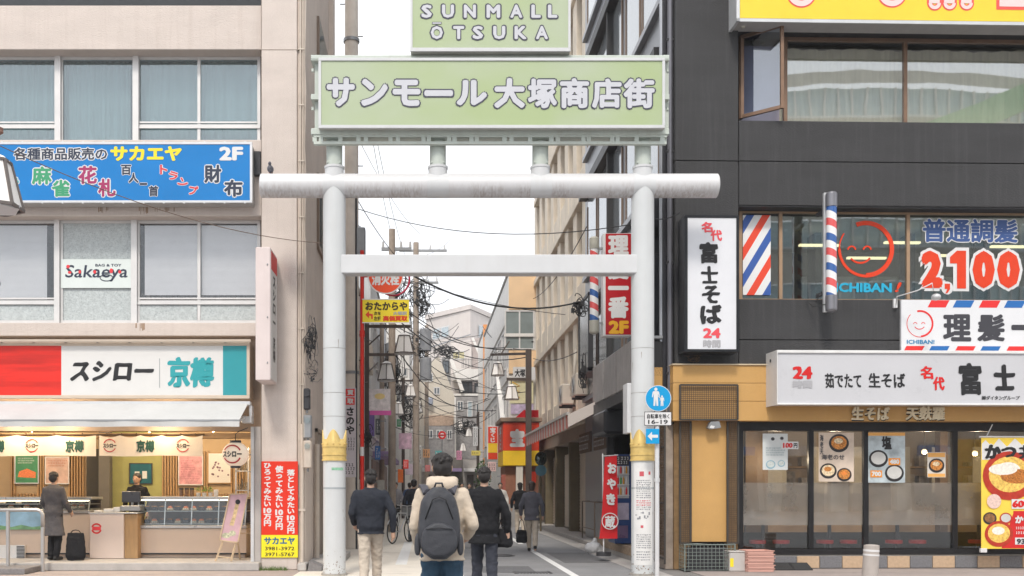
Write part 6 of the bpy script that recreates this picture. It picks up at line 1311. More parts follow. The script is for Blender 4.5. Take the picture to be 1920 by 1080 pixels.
t.part('orange_band', rp(B(), 1628, 811, 1697, 817, yp - .003, yp - .001), M('print_orange', (.80, .42, .12), .5)); rl(t, '塩', 1654, 817, 1672, 843, yp - .002, ink, .05, slant=-.1)
bowl(t, 1647, 860, 18, bwl, whitebowl, yp - .002); bowl(t, 1677, 887, 18, bwl, whitebowl, yp - .003)
for s_, a, b0 in (('480', 1668, 861), ('700', 1634, 884)): t.part('price_patch', rp(B(), a - 2, b0 - 2, a + 20, b0 + 11, yp - .006, yp - .005), M('price_orange', (.80, .30, .04), .5, .1)); rl(t, s_, a, b0, a + 18, b0 + 9, yp - .006, wprint, .06)
t.fin()
t = rposter('small orange framed poster of one bowl high on the third restaurant pane', 1739, 848, 1773, 895, M('poster_white2', (.66, .62, .56), .5)); t.part('orange_band', rp(rp(B(), 1740, 849, 1772, 857, yp - .003, yp - .001), 1740, 888, 1772, 894, yp - .003, yp - .001), M('print_orange', (.80, .32, .08), .5, .3, 30)); bowl(t, 1756, 873, 15, bwl, fd, yp - .002, fd2); t.fin()
# cutlet banner
t = T('hanging_banner', 'tall yellow and red fried cutlet rice banner at the right end of the shop front', 'banner', R); yb_ = -.18
t.part('cloth', rp(B(), 1840, 820, 1990, 1029, yb_, yb_ + .01), M('banner_yellow', (.86, .62, .08), .5, .05)); b = B(); y = yb_ - .002
q = lambda px, py: (u(px, y), R.z(px, py, y))
b.poly([q(1841, 862), q(1841, 832), q(1848, 825), q(1860, 838), q(1873, 822), q(1888, 838), q(1903, 822), q(1918, 836), q(1935, 824), q(1960, 840), q(1960, 862)], y); t.part('printed_cloud', b, wprint)
rl(t, 'かつ', 1846, 833, 1906, 861, y - .004, ink, .07, om=wprint, ob=.12); rl(t, '丼', 1910, 833, 1948, 861, y - .004, ink, .06, om=wprint, ob=.11)
bowl(t, 1893, 892, 51, rbw, M('egg_yellow', (.80, .52, .12), .5, .4, 22), y - .008, M('egg_white', (.82, .78, .70), .5, .2, 20)); cx, cz = q(1906, 893); t.part('printed_cutlet', B().disc(cx, cz, .30, .13, y - .011, 20, .3), M('cutlet_brown', (.45, .16, .03), .6, .6, 40)); cx, cz = q(1880, 880); t.part('printed_egg', B().disc(cx, cz, .26, .10, y - .0125, 20), M('egg_white', (.82, .78, .70), .5, .2, 20))
t.part('red_corner', B().poly([q(1878, 1028), q(1900, 962), q(1900, 958), q(1988, 958), q(1988, 1028)], y - .001), M('corner_red', (.60, .02, .02), .5, .05)); cx, cz = q(1863, 940); t.part('seal', B().disc(cx, cz, .13, .13, y - .013, 20), M('seal_pale', (.75, .55, .48), .5, .2, 30))
t.part('price_patch', B().poly([q(1896, 954), q(1990, 954), q(1990, 936), q(1896, 936)], y - .012), wprint); rl(t, '600', 1898, 938, 1930, 952, y - .012, red, .06, om=wprint, ob=.1)
bowl(t, 1856, 972, 13, bwl, M('soup_brown', (.25, .12, .05), .4, .5, 40), y - .003); bowl(t, 1886, 972, 12, rbw, whitebowl, y - .004); bowl(t, 1873, 1001, 27, rbw, M('egg_yellow', (.80, .52, .12), .5, .4, 22), y - .006, M('egg_white', (.82, .78, .70), .5, .2, 20))
rl(t, 'かつ丼', 1903, 966, 1950, 982, y - .006, wprint, .06); t.part('price_patch', B().poly([q(1903, 1021), q(1980, 1021), q(1980, 1008), q(1903, 1008)], y - .005), wprint); rl(t, '93', 1906, 1010, 1922, 1020, y - .006, dkc, .05)
b = B()
for py in (990, 999): b.marks(u(1905, y), u(1935, y), R.z(1900, py + 4, y), R.z(1900, py - 4, y), y - .006, 1, seed=py)
t.part('small_print', b, wprint); t.part('rod', B().cyl((u(1836, y), yb_, R.z(1840, 819, y)), (UR, yb_, R.z(1840, 819, y)), .015, n=8), whitep); t.part('clip', B().box(u(1838, y), u(1850, y), yb_ - .02, yb_ + .03, R.z(1840, 1036, y), R.z(1840, 1028, y), .005), whitep); b = B(); b.bar((u(1850, y), yb_, R.z(1850, 818, y)), (u(1852, 0), yo - .01, R.z(1850, 797, 0)), .012); t.part('cord', b, whitep); t.fin()
# spotlight, wire cage, bins, trays, ramps, bollard
t = T('floodlight', 'dark grey floodlight at the top of the ochre pilaster', 'lamp', R); y = -.12; x0, x1, z0, z1 = R.r(1325, 790, 1350, 805, y); t.part('housing', B().poly([(x0, z0 + .03), (x0 + .04, z0), (x1 - .03, z0 + .02), (x1, z0 + .03), (x1 - .03, z1), (x0 + .05, z1 - .01)], y - .06, y + .05), mgrey); t.part('lens', B().poly([(x0 + .03, z0 + .025), (x0 + .1, z0 + .01), (x0 + .13, z0 + .05), (x0 + .06, z0 + .07)], y - .063), whitep); t.part('mount', B().box((x0 + x1) / 2 - .02, (x0 + x1) / 2 + .02, y + .05, ych, z1 - .04, z1 + .01), dgrey); t.fin()
t = T('wire_cage', 'low grey-green wire cage standing below the ochre pilaster', 'cage', R); y0_, y1_ = -.36, -.02; x0, x1 = u(1284, y0_), u(1378, y0_); z1 = R.z(1284, 1022, y0_); cg = M('cage_wire', (.22, .26, .24), .5, .2, 10, metal=.3)
b = B()
for k in range(14): x = x0 + (x1 - x0) * k / 13; b.cyl((x, y0_, .02), (x, y0_, z1), .005, n=5); b.cyl((x, y0_, z1), (x, y1_, z1), .004, n=5)
for k in range(8): z = .02 + (z1 - .02) * k / 7; b.cyl((x0, y0_, z), (x1, y0_, z), .005, n=5); b.cyl((x0, y0_, z), (x0, y1_, z), .005, n=5)
for k in range(4): y = y0_ + (y1_ - y0_) * k / 3; b.cyl((x0, y, .02), (x0, y, z1), .005, n=5)
t.part('wire_panel', b, cg); b = B()
for x in (x0, x1): b.cyl((x, y0_, 0), (x, y0_, z1 + .02), .012, n=8)
b.tube([(x0, y0_, z1 + .01), ((x0 * 3 + x1) / 4, y0_, z1 + .02), ((x0 + x1) / 2, y0_, z1 + .004), (x1, y0_, z1 + .012)], .01); t.part('frame', b, cg); t.part('bottom_tray', B().box(x0, x1, y0_, y1_, .01, .03).box(x0 + .1, x1 - .1, y1_ - .12, y1_ - .1, .03, z1 - .05), dgrey); t.fin()
t = T('storage_box', 'pale grey plastic box with a yellow label between the wire cage and the pink trays', 'box', R); y = -.42; x0, x1, z0, z1 = R.r(1368, 1036, 1398, 1078, y); t.part('body', B().box(x0, x1, y, y + .3, .0, z1, .015), M('plastic_grey', (.50, .48, .46), .5, .05)); t.part('lid', B().box(x0 - .008, x1 + .008, y - .008, y + .308, z1 + .001, z1 + .025, .006), M('plastic_grey', (.50, .48, .46), .5, .05)); t.part('label', B().box(x0 + .01, x0 + .07, y - .003, y - .001, z1 - .25, z1 - .1), yellow); t.fin()
trm = M('tray_pink', (.62, .36, .30), .5, .05); y = -.52; w0, w1 = u(1401, y), u(1452, y); h = (R.z(1401, 1032, y)) / 6
for k in range(6):
    t = T('delivery_tray', f'{("lowest","second lowest","third","fourth","second highest","topmost")[k]} of six stacked pale pink delivery trays', 'tray', R, 'stacked pink delivery trays'); z = .0 + h * k; dx = .008 * math.sin(k * 2.3)
    b = B(); b.poly([(w0 + .02 + dx, z + .003), (w1 - .02 + dx, z + .003), (w1 + dx, z + h * .93), (w0 + dx, z + h * .93)], y, y + .02); b.box(w0 + dx, w0 + .015 + dx, y + .021, y + .40, z + .003, z + h * .93).box(w1 - .015 + dx, w1 + dx, y + .021, y + .40, z + .003, z + h * .93).box(w0 + dx, w1 + dx, y + .40, y + .415, z + .003, z + h * .93).box(w0 + .02 + dx, w1 - .02 + dx, y + .02, y + .40, z + .004, z + .015); t.part('tray', b, trm)
    t.part('rim', B().box(w0 - .012 + dx, w1 + .012 + dx, y - .012, y - .001, z + h * .72, z + h * .93, .003), trm); t.fin()
for k, (a, c) in enumerate(((1455, 1489), (1490, 1524))):
    t = T('kerb_ramp', ('black rubber kerb ramp next to the pink trays', 'black rubber kerb ramp right of the other ramp')[k], 'ramp', R); y = -.22; x0, x1 = u(a, y), u(c, y); b = B(); b.add([(x0, y, .0), (x1, y, 0), (x1, y, .02), (x0, y, .02), (x0, y + .26, .12), (x1, y + .26, .12), (x0, y + .26, 0), (x1, y + .26, 0)], [(0, 1, 2, 3), (3, 2, 5, 4), (6, 4, 5, 7), (0, 3, 4, 6), (1, 7, 5, 2), (0, 6, 7, 1)]); t.part('wedge', b, M('rubber_black', (.03, .03, .032), .8, .2, 20)); b = B()
    for q_ in range(5): zq = .03 + q_ * .019; b.box(x0 + .02, x1 - .02, y + .03 + q_ * .048, y + .045 + q_ * .048, zq, zq + .008)
    t.part('grip', b, M('rubber_grey', (.07, .07, .07), .8)); t.fin()
t = T('bollard', 'pale grey rubber bollard with two white reflective bands in front of the noodle shop', 'bollard', W); Y = 15.9; x0 = (1631 - CX) / F * Y; zt_ = EYE - (1021 - CY) / F * Y; lean = .028; r = .118
pt = lambda s: (x0 + lean * s, Y, zt_ * s)
t.part('post', B().cyl(pt(0), pt(.97), r * 1.04, r, n=28).ell(pt(.97), (r, r, zt_ * .035), 28, 8), M('bollard_grey', (.42, .38, .35), .6, .08)); t.part('reflector', B().cyl(pt(.80), pt(.86), r * 1.03, n=28), whitep); t.part('reflector', B().cyl(pt(.68), pt(.73), r * 1.04, n=28), whitep); t.part('base', B().cyl((x0, Y, .0), (x0, Y, .03), r * 1.5, r * 1.2, n=28), dgrey); t.fin()
b = B(); rn = random.Random(4)
for i in range(60): 
    c = Vector((u(rn.uniform(1290, 1312), -.03), -.03 + rn.uniform(-.03, .02), zf(680) + rn.uniform(0, .13))); b.tube([c, c + Vector((rn.uniform(-.08, .08), rn.uniform(-.03, .03), rn.uniform(-.03, .07)))], .003, 3)
S('dry_twigs', 'small clump of dry twigs caught under the tall white noodle sign', 'twigs', b, M('twig_brown', (.2, .12, .07), .9), R)
# ================================================================ SIDE STREET
wgl = M('dark_window_pane', (.10, .12, .14), .06, .1, spec=1, metal=.2); wfr = M('window_alu', (.66, .65, .64), .4)
def block(name, label, X0, X1, Y0, Y1, H, mat, z0=0):
    t = T(name, label, 'building', W); t.X0, t.X1, t.Y0, t.Y1 = X0, X1, Y0, Y1
    t.part('wall', B().box(X0, X1, Y0, Y1, z0, H, .02), mat); t.part('roof', B().box(X0 - .05, X1 + .05, Y0 - .05, Y1 + .05, H, H + .15, .02), greyc); return t
def wside(t, X, dx, Y0, Y1, z0, z1, fm=wfr, gm=wgl, n=2, proud=.04, sill=True):
    """window on a wall facing the street (dx = direction of the street)"""
    a, c = X, X + dx * proud; b = B(); b.box(a, c, Y0, Y1, z0, z0 + .06).box(a, c, Y0, Y1, z1 - .06, z1).box(a, c, Y0, Y0 + .06, z0 + .06, z1 - .06).box(a, c, Y1 - .06, Y1, z0 + .06, z1 - .06)
    for k in range(1, n): y = Y0 + (Y1 - Y0) * k / n; b.box(a, c, y - .03, y + .03, z0 + .06, z1 - .06)
    if sill: b.box(a, X + dx * (proud + .05), Y0 - .05, Y1 + .05, z0 - .06, z0)
    w = t.part('window', b, fm); t.part('pane', B().box(a, X + dx * .012, Y0 + .06, Y1 - .06, z0 + .06, z1 - .06), gm, w); return w
def wfront(t, px0, py0, px1, py1, Y, fm=wfr, gm=wgl, n=2):
    x0, x1, z0, z1 = W.r(px0, py0, px1, py1, Y); b = B(); f = .06; b.box(x0, x1, Y - .06, Y, z0, z0 + f).box(x0, x1, Y - .06, Y, z1 - f, z1).box(x0, x0 + f, Y - .06, Y, z0 + f, z1 - f).box(x1 - f, x1, Y - .06, Y, z0 + f, z1 - f)
    for k in range(1, n): x = x0 + (x1 - x0) * k / n; b.box(x - .03, x + .03, Y - .06, Y, z0 + f, z1 - f)
    w = t.part('window', b, fm); t.part('pane', B().box(x0 + f, x1 - f, Y - .03, Y - .01, z0 + f, z1 - f), gm, w); return w
XS = XR + .06
# R1 beige building with pilasters
bst = M('beige_stone_wall', (.70, .62, .51), .85, .12, 1.5, .6, 25, streak=.35, streakc=(.28, .22, .17)); t = block('stone_building', 'weathered beige building with tall piers and ledges on the right of the lane', XS + .45, XS + 7, 28.02, 41, 19, bst)
for k in range(8):
    Yk = 28.1 + k * 1.82; t.part('pier', B().box(XS, XS + .44, Yk, Yk + .75, 3.3, 19, .015), bst)
for z in (3.3, 6.45, 9.75, 13.0, 16.2):
    t.part('ledge', B().box(XS - .10, XS + .44, 28.02, 41, z, z + .22, .015), bst); t.part('ledge', B().box(XS + .02, XS + .44, 28.02, 41, z + .22, z + 1.05, .01), bst)
for z in (4.6, 7.75, 11.05, 14.3):
    for k in range(7): Yk = 28.1 + k * 1.82 + .78; wside(t, XS + .44, -1, Yk, Yk + 1.0, z, z + 1.75, M('window_brown', (.22, .16, .12), .5), wgl, 2, .03)
t.part('end_wall', B().box(XS, XS + .44, 41 - .5, 41, 0, 3.3), bst)
t.part('shop_soffit', B().box(XS - .05, XS + .44, 28.02, 40.9, 2.9, 3.29), M('soffit_brown', (.30, .24, .19), .9))
b = B(); 
for k, Yk in enumerate((28.5, 31.9, 35.0, 38.0)):
    sh = t.part('shutter', B().box(XS + .30, XS + .34, Yk, Yk + 2.7, .12, 2.6), M('shutter_beige', (.72, .63, .53), .6, .08)); b = B()
    for q in range(24): b.box(XS + .285, XS + .30, Yk + .02, Yk + 2.68, .14 + q * .102, .19 + q * .102)
    t.part('shutter_slats', b, M('shutter_beige', (.72, .63, .53), .6, .08), sh); t.part('shop_pier', B().box(XS + .0, XS + .43, Yk + 2.75, Yk + 3.05, .1, 2.89), M('olive_pier', (.16, .13, .08), .8, .15))
t.fin()
# lower front of the dark building's side (shops under it)
t = T('shop_frontage', 'dark metal shop frontage with blank grey sign boxes beside the red barber sign', 'shop front', W)
for Y0, Y1 in ((19.5, 20.9), (21.0, 22.4), (22.5, 23.9)): t.part('sign_box', B().box(XS - .52, XS - .02, Y0, Y1, 3.45, 4.35, .02), M('dull_grey_panel', (.36, .34, .33), .5, .15, 3, streak=.3, streakc=(.1, .08, .06)))
t.part('canopy', B().box(XS - .55, XS - .01, 19.4, 24, 3.2, 3.42), dgrey); t.part('duct', B().box(XS - .62, XS - .12, 21.8, 23.4, 2.65, 3.19, .06), M('duct_black', (.04, .042, .048), .4, .1, metal=.3)); t.part('timber_panel', B().box(XS - .3, XS - .02, 20.0, 20.7, 2.7, 3.15), och)
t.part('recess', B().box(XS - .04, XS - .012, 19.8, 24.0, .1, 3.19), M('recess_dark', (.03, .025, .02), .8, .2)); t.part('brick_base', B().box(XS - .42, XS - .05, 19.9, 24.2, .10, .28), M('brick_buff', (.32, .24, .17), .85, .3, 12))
t.part('frame_sign', B().box(XS - .58, XS - .50, 24.1, 25.6, 4.4, 6.1, .01), M('smoked_glass', (.10, .10, .09), .15, .3, 2, spec=1)); b = B(); b.box(XS - .6, XS - .48, 24.05, 24.1, 4.3, 6.2).box(XS - .6, XS - .48, 25.6, 25.65, 4.3, 6.2).box(XS - .6, XS - .02, 24.05, 25.65, 4.28, 4.38).box(XS - .6, XS - .02, 24.05, 25.65, 6.12, 6.2); t.part('sign_bracket', b, dgrey)
Ysh = Fr(XS - .015, 26, -90)
for Y0, Y1, s_ in ((24.3, 26.4, '漬物'), (26.9, 28.9, '酒店')):
    t.part('name_board', B().box(XS - .08, XS - .02, Y0, Y1, 2.45, 3.0), M('board_brown', (.15, .10, .07), .7, .2)); b = B(); b.M = Ysh.M @ Matrix.Identity(4); b.marks(-(Y1 - .15 - 26), -(Y0 + .15 - 26), 2.5, 2.95, -.08, 2, .75, seed=int(Y0)); t.part('small_print', b, wprint)
t.part('shutter', B().box(XS - .03, XS - .012, 24.4, 27.8, .12, 2.4), M('shutter_beige', (.72, .63, .53), .6, .08)); t.fin()
# black hood and ducts on the corner of the dark building
t = T('extractor_duct', 'black square extractor duct bending down behind the right gate pillar', 'duct', W); Y = 18.6
b = B(); b.box(XR - .36, XR - .02, Y, Y + .35, 3.9, 6.9, .05); t.part('duct', b, M('duct_black', (.04, .042, .048), .4, .1, metal=.3)); t.part('hood', B().box(XR - .42, XR + .0, 18.05, 18.7, 3.45, 4.15, .04), M('hood_black', (.02, .02, .022), .5, .1)); t.part('hood_lip', B().box(XR - .45, XR + .01, 18.02, 18.6, 4.16, 4.22, .01), mgrey); t.fin()
# red barber sign + pole on the lane side
t = T('projecting_sign', 'tall red vertical barber sign with white kanji and yellow 2F over the lane', 'projecting sign', W); Y = 20.2
x0, x1, z0, z1 = W.r(1131, 437, 1184, 630, Y); t.part('case', B().box(x0, x1, Y + .01, Y + .28, z0, z1, .01), whitep); t.part('face', B().box(x0 + .05, x1 - .01, Y, Y + .012, z0 + .03, z1 - .01), M('sign_crimson', (.44, .005, .012), .4, .03)); b = B()
for s_, a, c in (('理', 441, 478), ('髪', 484, 524), ('一', 536, 544), ('番', 556, 597)): r_ = W.r(1140, a, 1179, c, Y); b.text(s_, *r_, Y - .002, .05)
t.part('lettering', b, wprint); b = B(); b.text('2F', *W.r(1141, 601, 1179, 626, Y), Y - .002, .06); t.part('floor_lettering', b, M('amber_print', (.85, .45, .02), .5, 0)); t.part('bracket', B().box(x1, XR, Y + .1, Y + .16, z0 + .3, z0 + .36).box(x1, XR, Y + .1, Y + .16, z1 - .5, z1 - .44), mgrey); t.fin()
t = T('barber_pole', 'barber pole with pale dome caps beside the red vertical sign', 'barber pole', W); barber(t, W, W.u(1115.5, Y), Y + .1, W.z(0, 623, Y), W.z(0, 443, Y), .088, M('cap_pale', (.45, .44, .38), .5, .1)); t.part('bracket', B().box(W.u(1115, Y), W.u(1133, Y), Y + .08, Y + .12, W.z(0, 606, Y), W.z(0, 602, Y)).box(W.u(1115, Y), W.u(1133, Y), Y + .08, Y + .12, W.z(0, 466, Y), W.z(0, 462, Y)), mgrey); t.fin()
# nobori, vending machine, bag
t = T('banner_flag', 'narrow red upright banner flag with white brush characters beside the vending machine', 'banner', W); Y = 19.9; b = B(); n = 20; vs_ = []
for i in range(n + 1):
    s = i / n; py = 857 + (1010 - 857) * s; a, c = 1134 - 10 * s ** 1.3, 1157 + 1 * s; vs_ += [(W.u(a, Y), Y + .03 * math.sin(s * 7), W.z(0, py, Y)), (W.u(c, Y), Y + .02 * math.sin(s * 7 + 1), W.z(0, py - (3 if s < .1 else 0), Y))]
b.add(vs_, [(2 * i, 2 * i + 1, 2 * i + 3, 2 * i + 2) for i in range(n)], True); t.part('cloth', b, M('flag_red', (.62, .015, .02), .7, .06, 4)); b = B()
for s_, a, c, p in (('お', 868, 888, 1147), ('や', 897, 918, 1146), ('き', 925, 947, 1145)): b.text(s_, *W.r(p - 8, a, p + 9, c, Y), Y - .05, .06, slant=-.1)
cx, cz = W.u(1143, Y), W.z(0, 977, Y); b.arc(cx, cz, .15, .168, 0, 2 * PI, Y - .05, 24); b.text('蔵', *W.r(1133, 967, 1153, 990, Y), Y - .05, .03); t.part('lettering', b, wprint)
t.part('pole', B().cyl((W.u(1133, Y), Y + .06, .1), (W.u(1131, Y), Y + .06, W.z(0, 850, Y)), .014, n=8).cyl((W.u(1131, Y), Y + .05, W.z(0, 855, Y)), (W.u(1160, Y), Y + .05, W.z(0, 853, Y)), .009, n=6), whitep); t.part('base', B().cyl((W.u(1133, Y), Y + .06, .1), (W.u(1133, Y), Y + .06, .18), .15, n=16), dgrey); t.fin()
t = T('vending_machine', 'dark blue drinks vending machine between the red banner flag and the gate pillar', 'vending machine', W); Y = 20.7; x0, x1 = W.u(1153, Y), W.u(1190, Y); z0, z1 = .30, W.z(0, 852, Y)
nb = M('vending_blue', (.015, .045, .16), .35, .08); t.part('cabinet', B().box(x0, x1, Y, Y + .75, z0, z1, .02), nb); xg = W.u(1179, Y)
t.part('window_panel', B().box(x0 + .03, xg, Y - .012, Y - .002, z0 + .95, z1 - .24), M('display_pale', (.55, .58, .62), .4, .1)); rn = random.Random(6)
for r_ in range(3):
    t.part('shelf', B().box(x0 + .03, xg, Y - .05, Y - .013, z0 + 1.0 + r_ * .22, z0 + 1.015 + r_ * .22), whitep)
    for c in range(4): x = x0 + .06 + c * .058; t.part('bottle', B().cyl((x, Y - .03, z0 + 1.02 + r_ * .22), (x, Y - .03, z0 + 1.15 + r_ * .22), .02, n=10).cyl((x, Y - .03, z0 + 1.15 + r_ * .22), (x, Y - .03, z0 + 1.18 + r_ * .22), .009, n=8), (M('can_red', (.5, .03, .03), .4), M('can_green', (.08, .3, .1), .4), M('can_white', (.6, .6, .6), .4), M('can_amber', (.5, .25, .03), .4))[rn.randrange(4)])
t.part('header', B().box(x0 + .03, xg, Y - .012, Y - .002, z1 - .22, z1 - .03), dgrey); b = B(); b.marks(x0 + .05, xg - .02, z1 - .21, z1 - .04, Y - .014, 2, .8, seed=2); t.part('header_print', b, M('print_silver', (.5, .5, .52), .4)); t.part('delivery_slot', B().box(x0 + .05, xg - .02, Y - .012, Y - .002, z0 + .12, z0 + .38), M('slot_purple', (.12, .08, .16), .3)); t.part('coin_panel', B().box(x0 + .03, xg, Y - .012, Y - .002, z0 + .5, z0 + .85), M('coin_lilac', (.35, .32, .42), .4, .2)); t.fin()
b = B(); x, y = W.u(1113, 22.3), 22.3; b.ell((x, y, .12), (.20, .16, .14)).ell((x + .03, y, .27), (.06, .06, .08)).ell((x + .1, y, .07), (.14, .12, .09)); S('rubbish_bag', 'knotted white plastic rubbish bag on the ground near the vending machine', 'bag', fuse(b, .015, 2, .04, .08, [whitep], 'bag'), None)
t = T('folding_rack', 'thin metal rack standing before the beige shutters', 'rack', W); b = B(); X = XS - .25
for Y0 in (25.2, 27.2): b.cyl((X, Y0, .1), (X, Y0, 1.1), .018, n=8).cyl((X + .35, Y0, .1), (X + .35, Y0, 1.1), .018, n=8).cyl((X, Y0, 1.1), (X + .35, Y0, 1.1), .015, n=8)
for z in (.4, 1.1): b.cyl((X, 25.2, z), (X, 27.2, z), .015, n=8).cyl((X + .35, 25.2, z), (X + .35, 27.2, z), .015, n=8)
t.part('frame', b, M('rack_brown', (.15, .11, .08), .5, .1, metal=.3)); t.fin()
# striped awning
t = T('awning', 'faded red and white striped shop awning on the right side of the lane', 'awning', W); Xa = 3.35; Y0, Y1 = 23.6, 33.6
so_ = STR('awning_stripes', [(.62, .56, .52), (.60, .16, .12)], .30, 0); so_n = so_.node_tree
for l_ in list(so_n.links):
    if l_.from_node.type == 'SEPXYZ' and l_.from_socket.name == 'X': tgt = l_.to_socket; src = l_.from_node.outputs['Y']; so_n.links.remove(l_); so_n.links.new(src, tgt)
zf0, zw = 3.20, 3.75; b = B(); b.add([(Xa, Y0, zf0), (XS, Y0, zw), (XS, Y1, zw), (Xa, Y1, zf0), (Xa, Y0, zf0 - .012), (XS, Y0, zw - .012), (XS, Y1, zw - .012), (Xa, Y1, zf0 - .012)], [(0, 1, 2, 3), (7, 6, 5, 4)]); t.part('canopy', b, so_)
b = B(); n = 66; vs_ = []
for i in range(n + 1): y = Y0 + (Y1 - Y0) * i / n; vs_ += [(Xa - .003, y, zf0), (Xa + .01 * (i % 2), y, zf0 - .30 - .05 * (i % 2))]
b.add(vs_, [(2 * i, 2 * i + 1, 2 * i + 3, 2 * i + 2) for i in range(n)]); b.add([(Xa, Y0 - .002, zf0), (XS, Y0 - .002, zw), (XS, Y0 - .002, zw - .25), (Xa, Y0 - .002, zf0 - .3)], [(3, 2, 1, 0)]); t.part('valance', b, so_)
t.part('front_rail', B().bar((Xa, Y0, zf0 + .03), (Xa, Y1, zf0 + .03), .07), M('rail_pale', (.5, .48, .45), .5)); t.fin()
for k, (px, Yk, z) in enumerate(((1050, 30.0, 3.98), (1078, 27.3, 4.0))):
    t = T('air_conditioner', ('cream air conditioner unit above the striped awning, further one', 'cream air conditioner unit above the striped awning, nearer one')[k], 'air conditioner', W); X = XS - .42
    t.part('case', B().box(X, XS - .06, Yk, Yk + .85, z, z + .62, .03), M('ac_cream', (.52, .48, .42), .6, .08)); t.part('grille', B().torus((X - .004, Yk + .42, z + .31), .2, .012, 'x', 20, 5).torus((X - .004, Yk + .42, z + .31), .13, .01, 'x', 20, 5).torus((X - .004, Yk + .42, z + .31), .06, .01, 'x', 16, 5).cyl((X - .01, Yk + .42, z + .1), (X - .01, Yk + .42, z + .52), .008, n=5), mgrey)
    t.part('hose', B().tube([(XS - .1, Yk - .02, z + .3), (XS - .2, Yk - .2, z + .5), (XS - .1, Yk - .3, z + .9), (XS - .05, Yk - .32, z + 1.6)], .035, 8), M('hose_cream', (.5, .46, .4), .7)); t.part('bracket', B().box(X, XS, Yk + .1, Yk + .14, z - .06, z).box(X, XS, Yk + .7, Yk + .74, z - .06, z), dgrey); t.fin()
t = T('convex_mirror', 'round convex traffic mirror with a pale blue disc below it by the beige pier', 'mirror', W); Y = 33.5; x = W.u(1014, Y)
t.part('pole', B().cyl((x, Y + .05, 0), (x, Y + .05, W.z(0, 850, Y)), .035, n=10), M('olive_pier', (.16, .13, .08), .8)); t.part('mirror', B().ell((x, Y, W.z(0, 860, Y)), (.2, .06, .24), 24, 12), M('mirror_dark', (.06, .08, .08), .08, .0, spec=1, metal=.8)); t.part('disc', B().cyl((x, Y - .02, W.z(0, 882, Y)), (x, Y + .0, W.z(0, 882, Y)), .19, n=24), M('disc_blue', (.12, .30, .42), .5, .1)); t.fin()
# R2 orange and white building
ow = M('orange_wall', (.76, .54, .33), .7, .06, 2); wtw = M('white_wall', (.74, .72, .69), .7, .06, 1.5, streak=.2, streakc=(.4, .37, .33)); X2 = W.u(953, 41.1)
t = block('orange_building', 'building with an orange upper front and slanted white beams up the lane', X2, 9, 41.1, 58, 10.25, wtw)
t.part('orange_front', B().box(X2 + .02, 6, 41.02, 41.099, W.z(0, 580, 41), 10.2), ow); t.part('orange_front', B().box(X2 + .02, 6, 41.02, 41.099, W.z(0, 700, 41), W.z(0, 657, 41)), ow)
wfront(t, 946, 582, 1002, 656, 41.09, wfr, M('grey_glass', (.20, .24, .24), .12, .2, 1, spec=1), 2)
t.part('front_rail', B().pb(W, 945, 625, 1002, 631, 40.98, 41.02), wtw)
for z in (3.2, 5.9, 8.4): t.part('side_band', B().box(X2 - .06, X2, 41.1, 58, z, z + .5), wtw)
for k in range(6):
    for z in (3.8, 6.5): wside(t, X2, -1, 42 + k * 2.6, 43.9 + k * 2.6, z, z + 1.7, wfr, wgl, 2)
t.part('slanted_beam', B().bar((X2 - .1, 41.3, 3.2), (X2 - .1, 46.5, 7.2), .22, .3), wtw); t.fin()
t = block('orange_pier_building', 'narrow building with a bright orange pier beyond the white slanted beams', W.u(906, 60), 8, 59.5, 66, 10.8, wtw); t.part('orange_pier', B().box(W.u(906, 59.4), W.u(916, 59.4), 59.3, 59.49, 0, 11.2), M('bright_orange', (.72, .30, .10), .6, .08)); t.fin()
t = T('roof_sign', 'small white sign with partly hidden kanji above the yellow poster by the lamp post', 'sign', W); Y = 40.6; t.part('board', B().pb(W, 962, 688, 1004, 712, Y, Y + .05), whitep); b = B(); b.text('大塚', *W.r(965, 692, 985, 707, Y), Y - .003, .04); t.part('lettering', b, black); t.fin()
poster('pale yellow scribbled poster hanging under the small white kanji sign', W, 956, 714, 1000, 756, 40.7, M('pale_yellow_print', (.70, .66, .42), .6, .1, 6), None, lambda t, x0, x1, z0, z1, y: t.part('small_print', B().tube([(x0 + .1 + .3 * (i % 3) * .5, y, z1 - .05 - i * .08) for i in range(9)], .02, 4), M('amber_print', (.85, .45, .02), .5, 0)))
poster('white and purple poster strip above the lottery kiosk roof', W, 958, 758, 1000, 776, 40.6, M('lilac_print', (.50, .42, .58), .6, .4, 5))
# lottery kiosk
t = T('lottery_kiosk', 'red and yellow lottery kiosk with a large white kanji in the lane', 'kiosk', W); Y = 37.2; x0, x1 = W.u(943, Y), W.u(996, Y); z = lambda py: W.z(0, py, Y)
kr = M('kiosk_red', (.70, .05, .015), .45, .04); t.part('sign_box', B().box(x0, x1 + .3, Y, Y + 2.6, z(845), z(792), .02), kr); t.part('yellow_band', B().box(x0, x1 + .3, Y + .001, Y + 2.6, z(873), z(845) - .002, .01), M('kiosk_yellow', (.85, .55, .02), .5, .03)); b = B(); b.text('宝', *W.r(956, 804, 984, 838, Y), Y - .004, .07); t.part('lettering', b, wprint)
b = B(); b.M = Fr(x0, Y + 1.3, 90).M @ Matrix.Rotation(PI, 4, 'Z'); b.vtext('宝くじ', -.5, .5, z(842), z(796), -.004, .05); t.part('side_lettering', b, wprint); t.part('roof', B().box(x0 - .1, x1 + .4, Y - .1, Y + 2.7, z(791), z(783), .02), M('roof_brown', (.28, .20, .15), .8)); t.part('roof_box', B().poly([(x0 + .5, z(782)), (x1 + .3, z(782)), (x1 + .3, z(768)), (x0 + .8, z(768))], Y + .2, Y + .8), M('sign_crimson', (.44, .005, .012), .4))
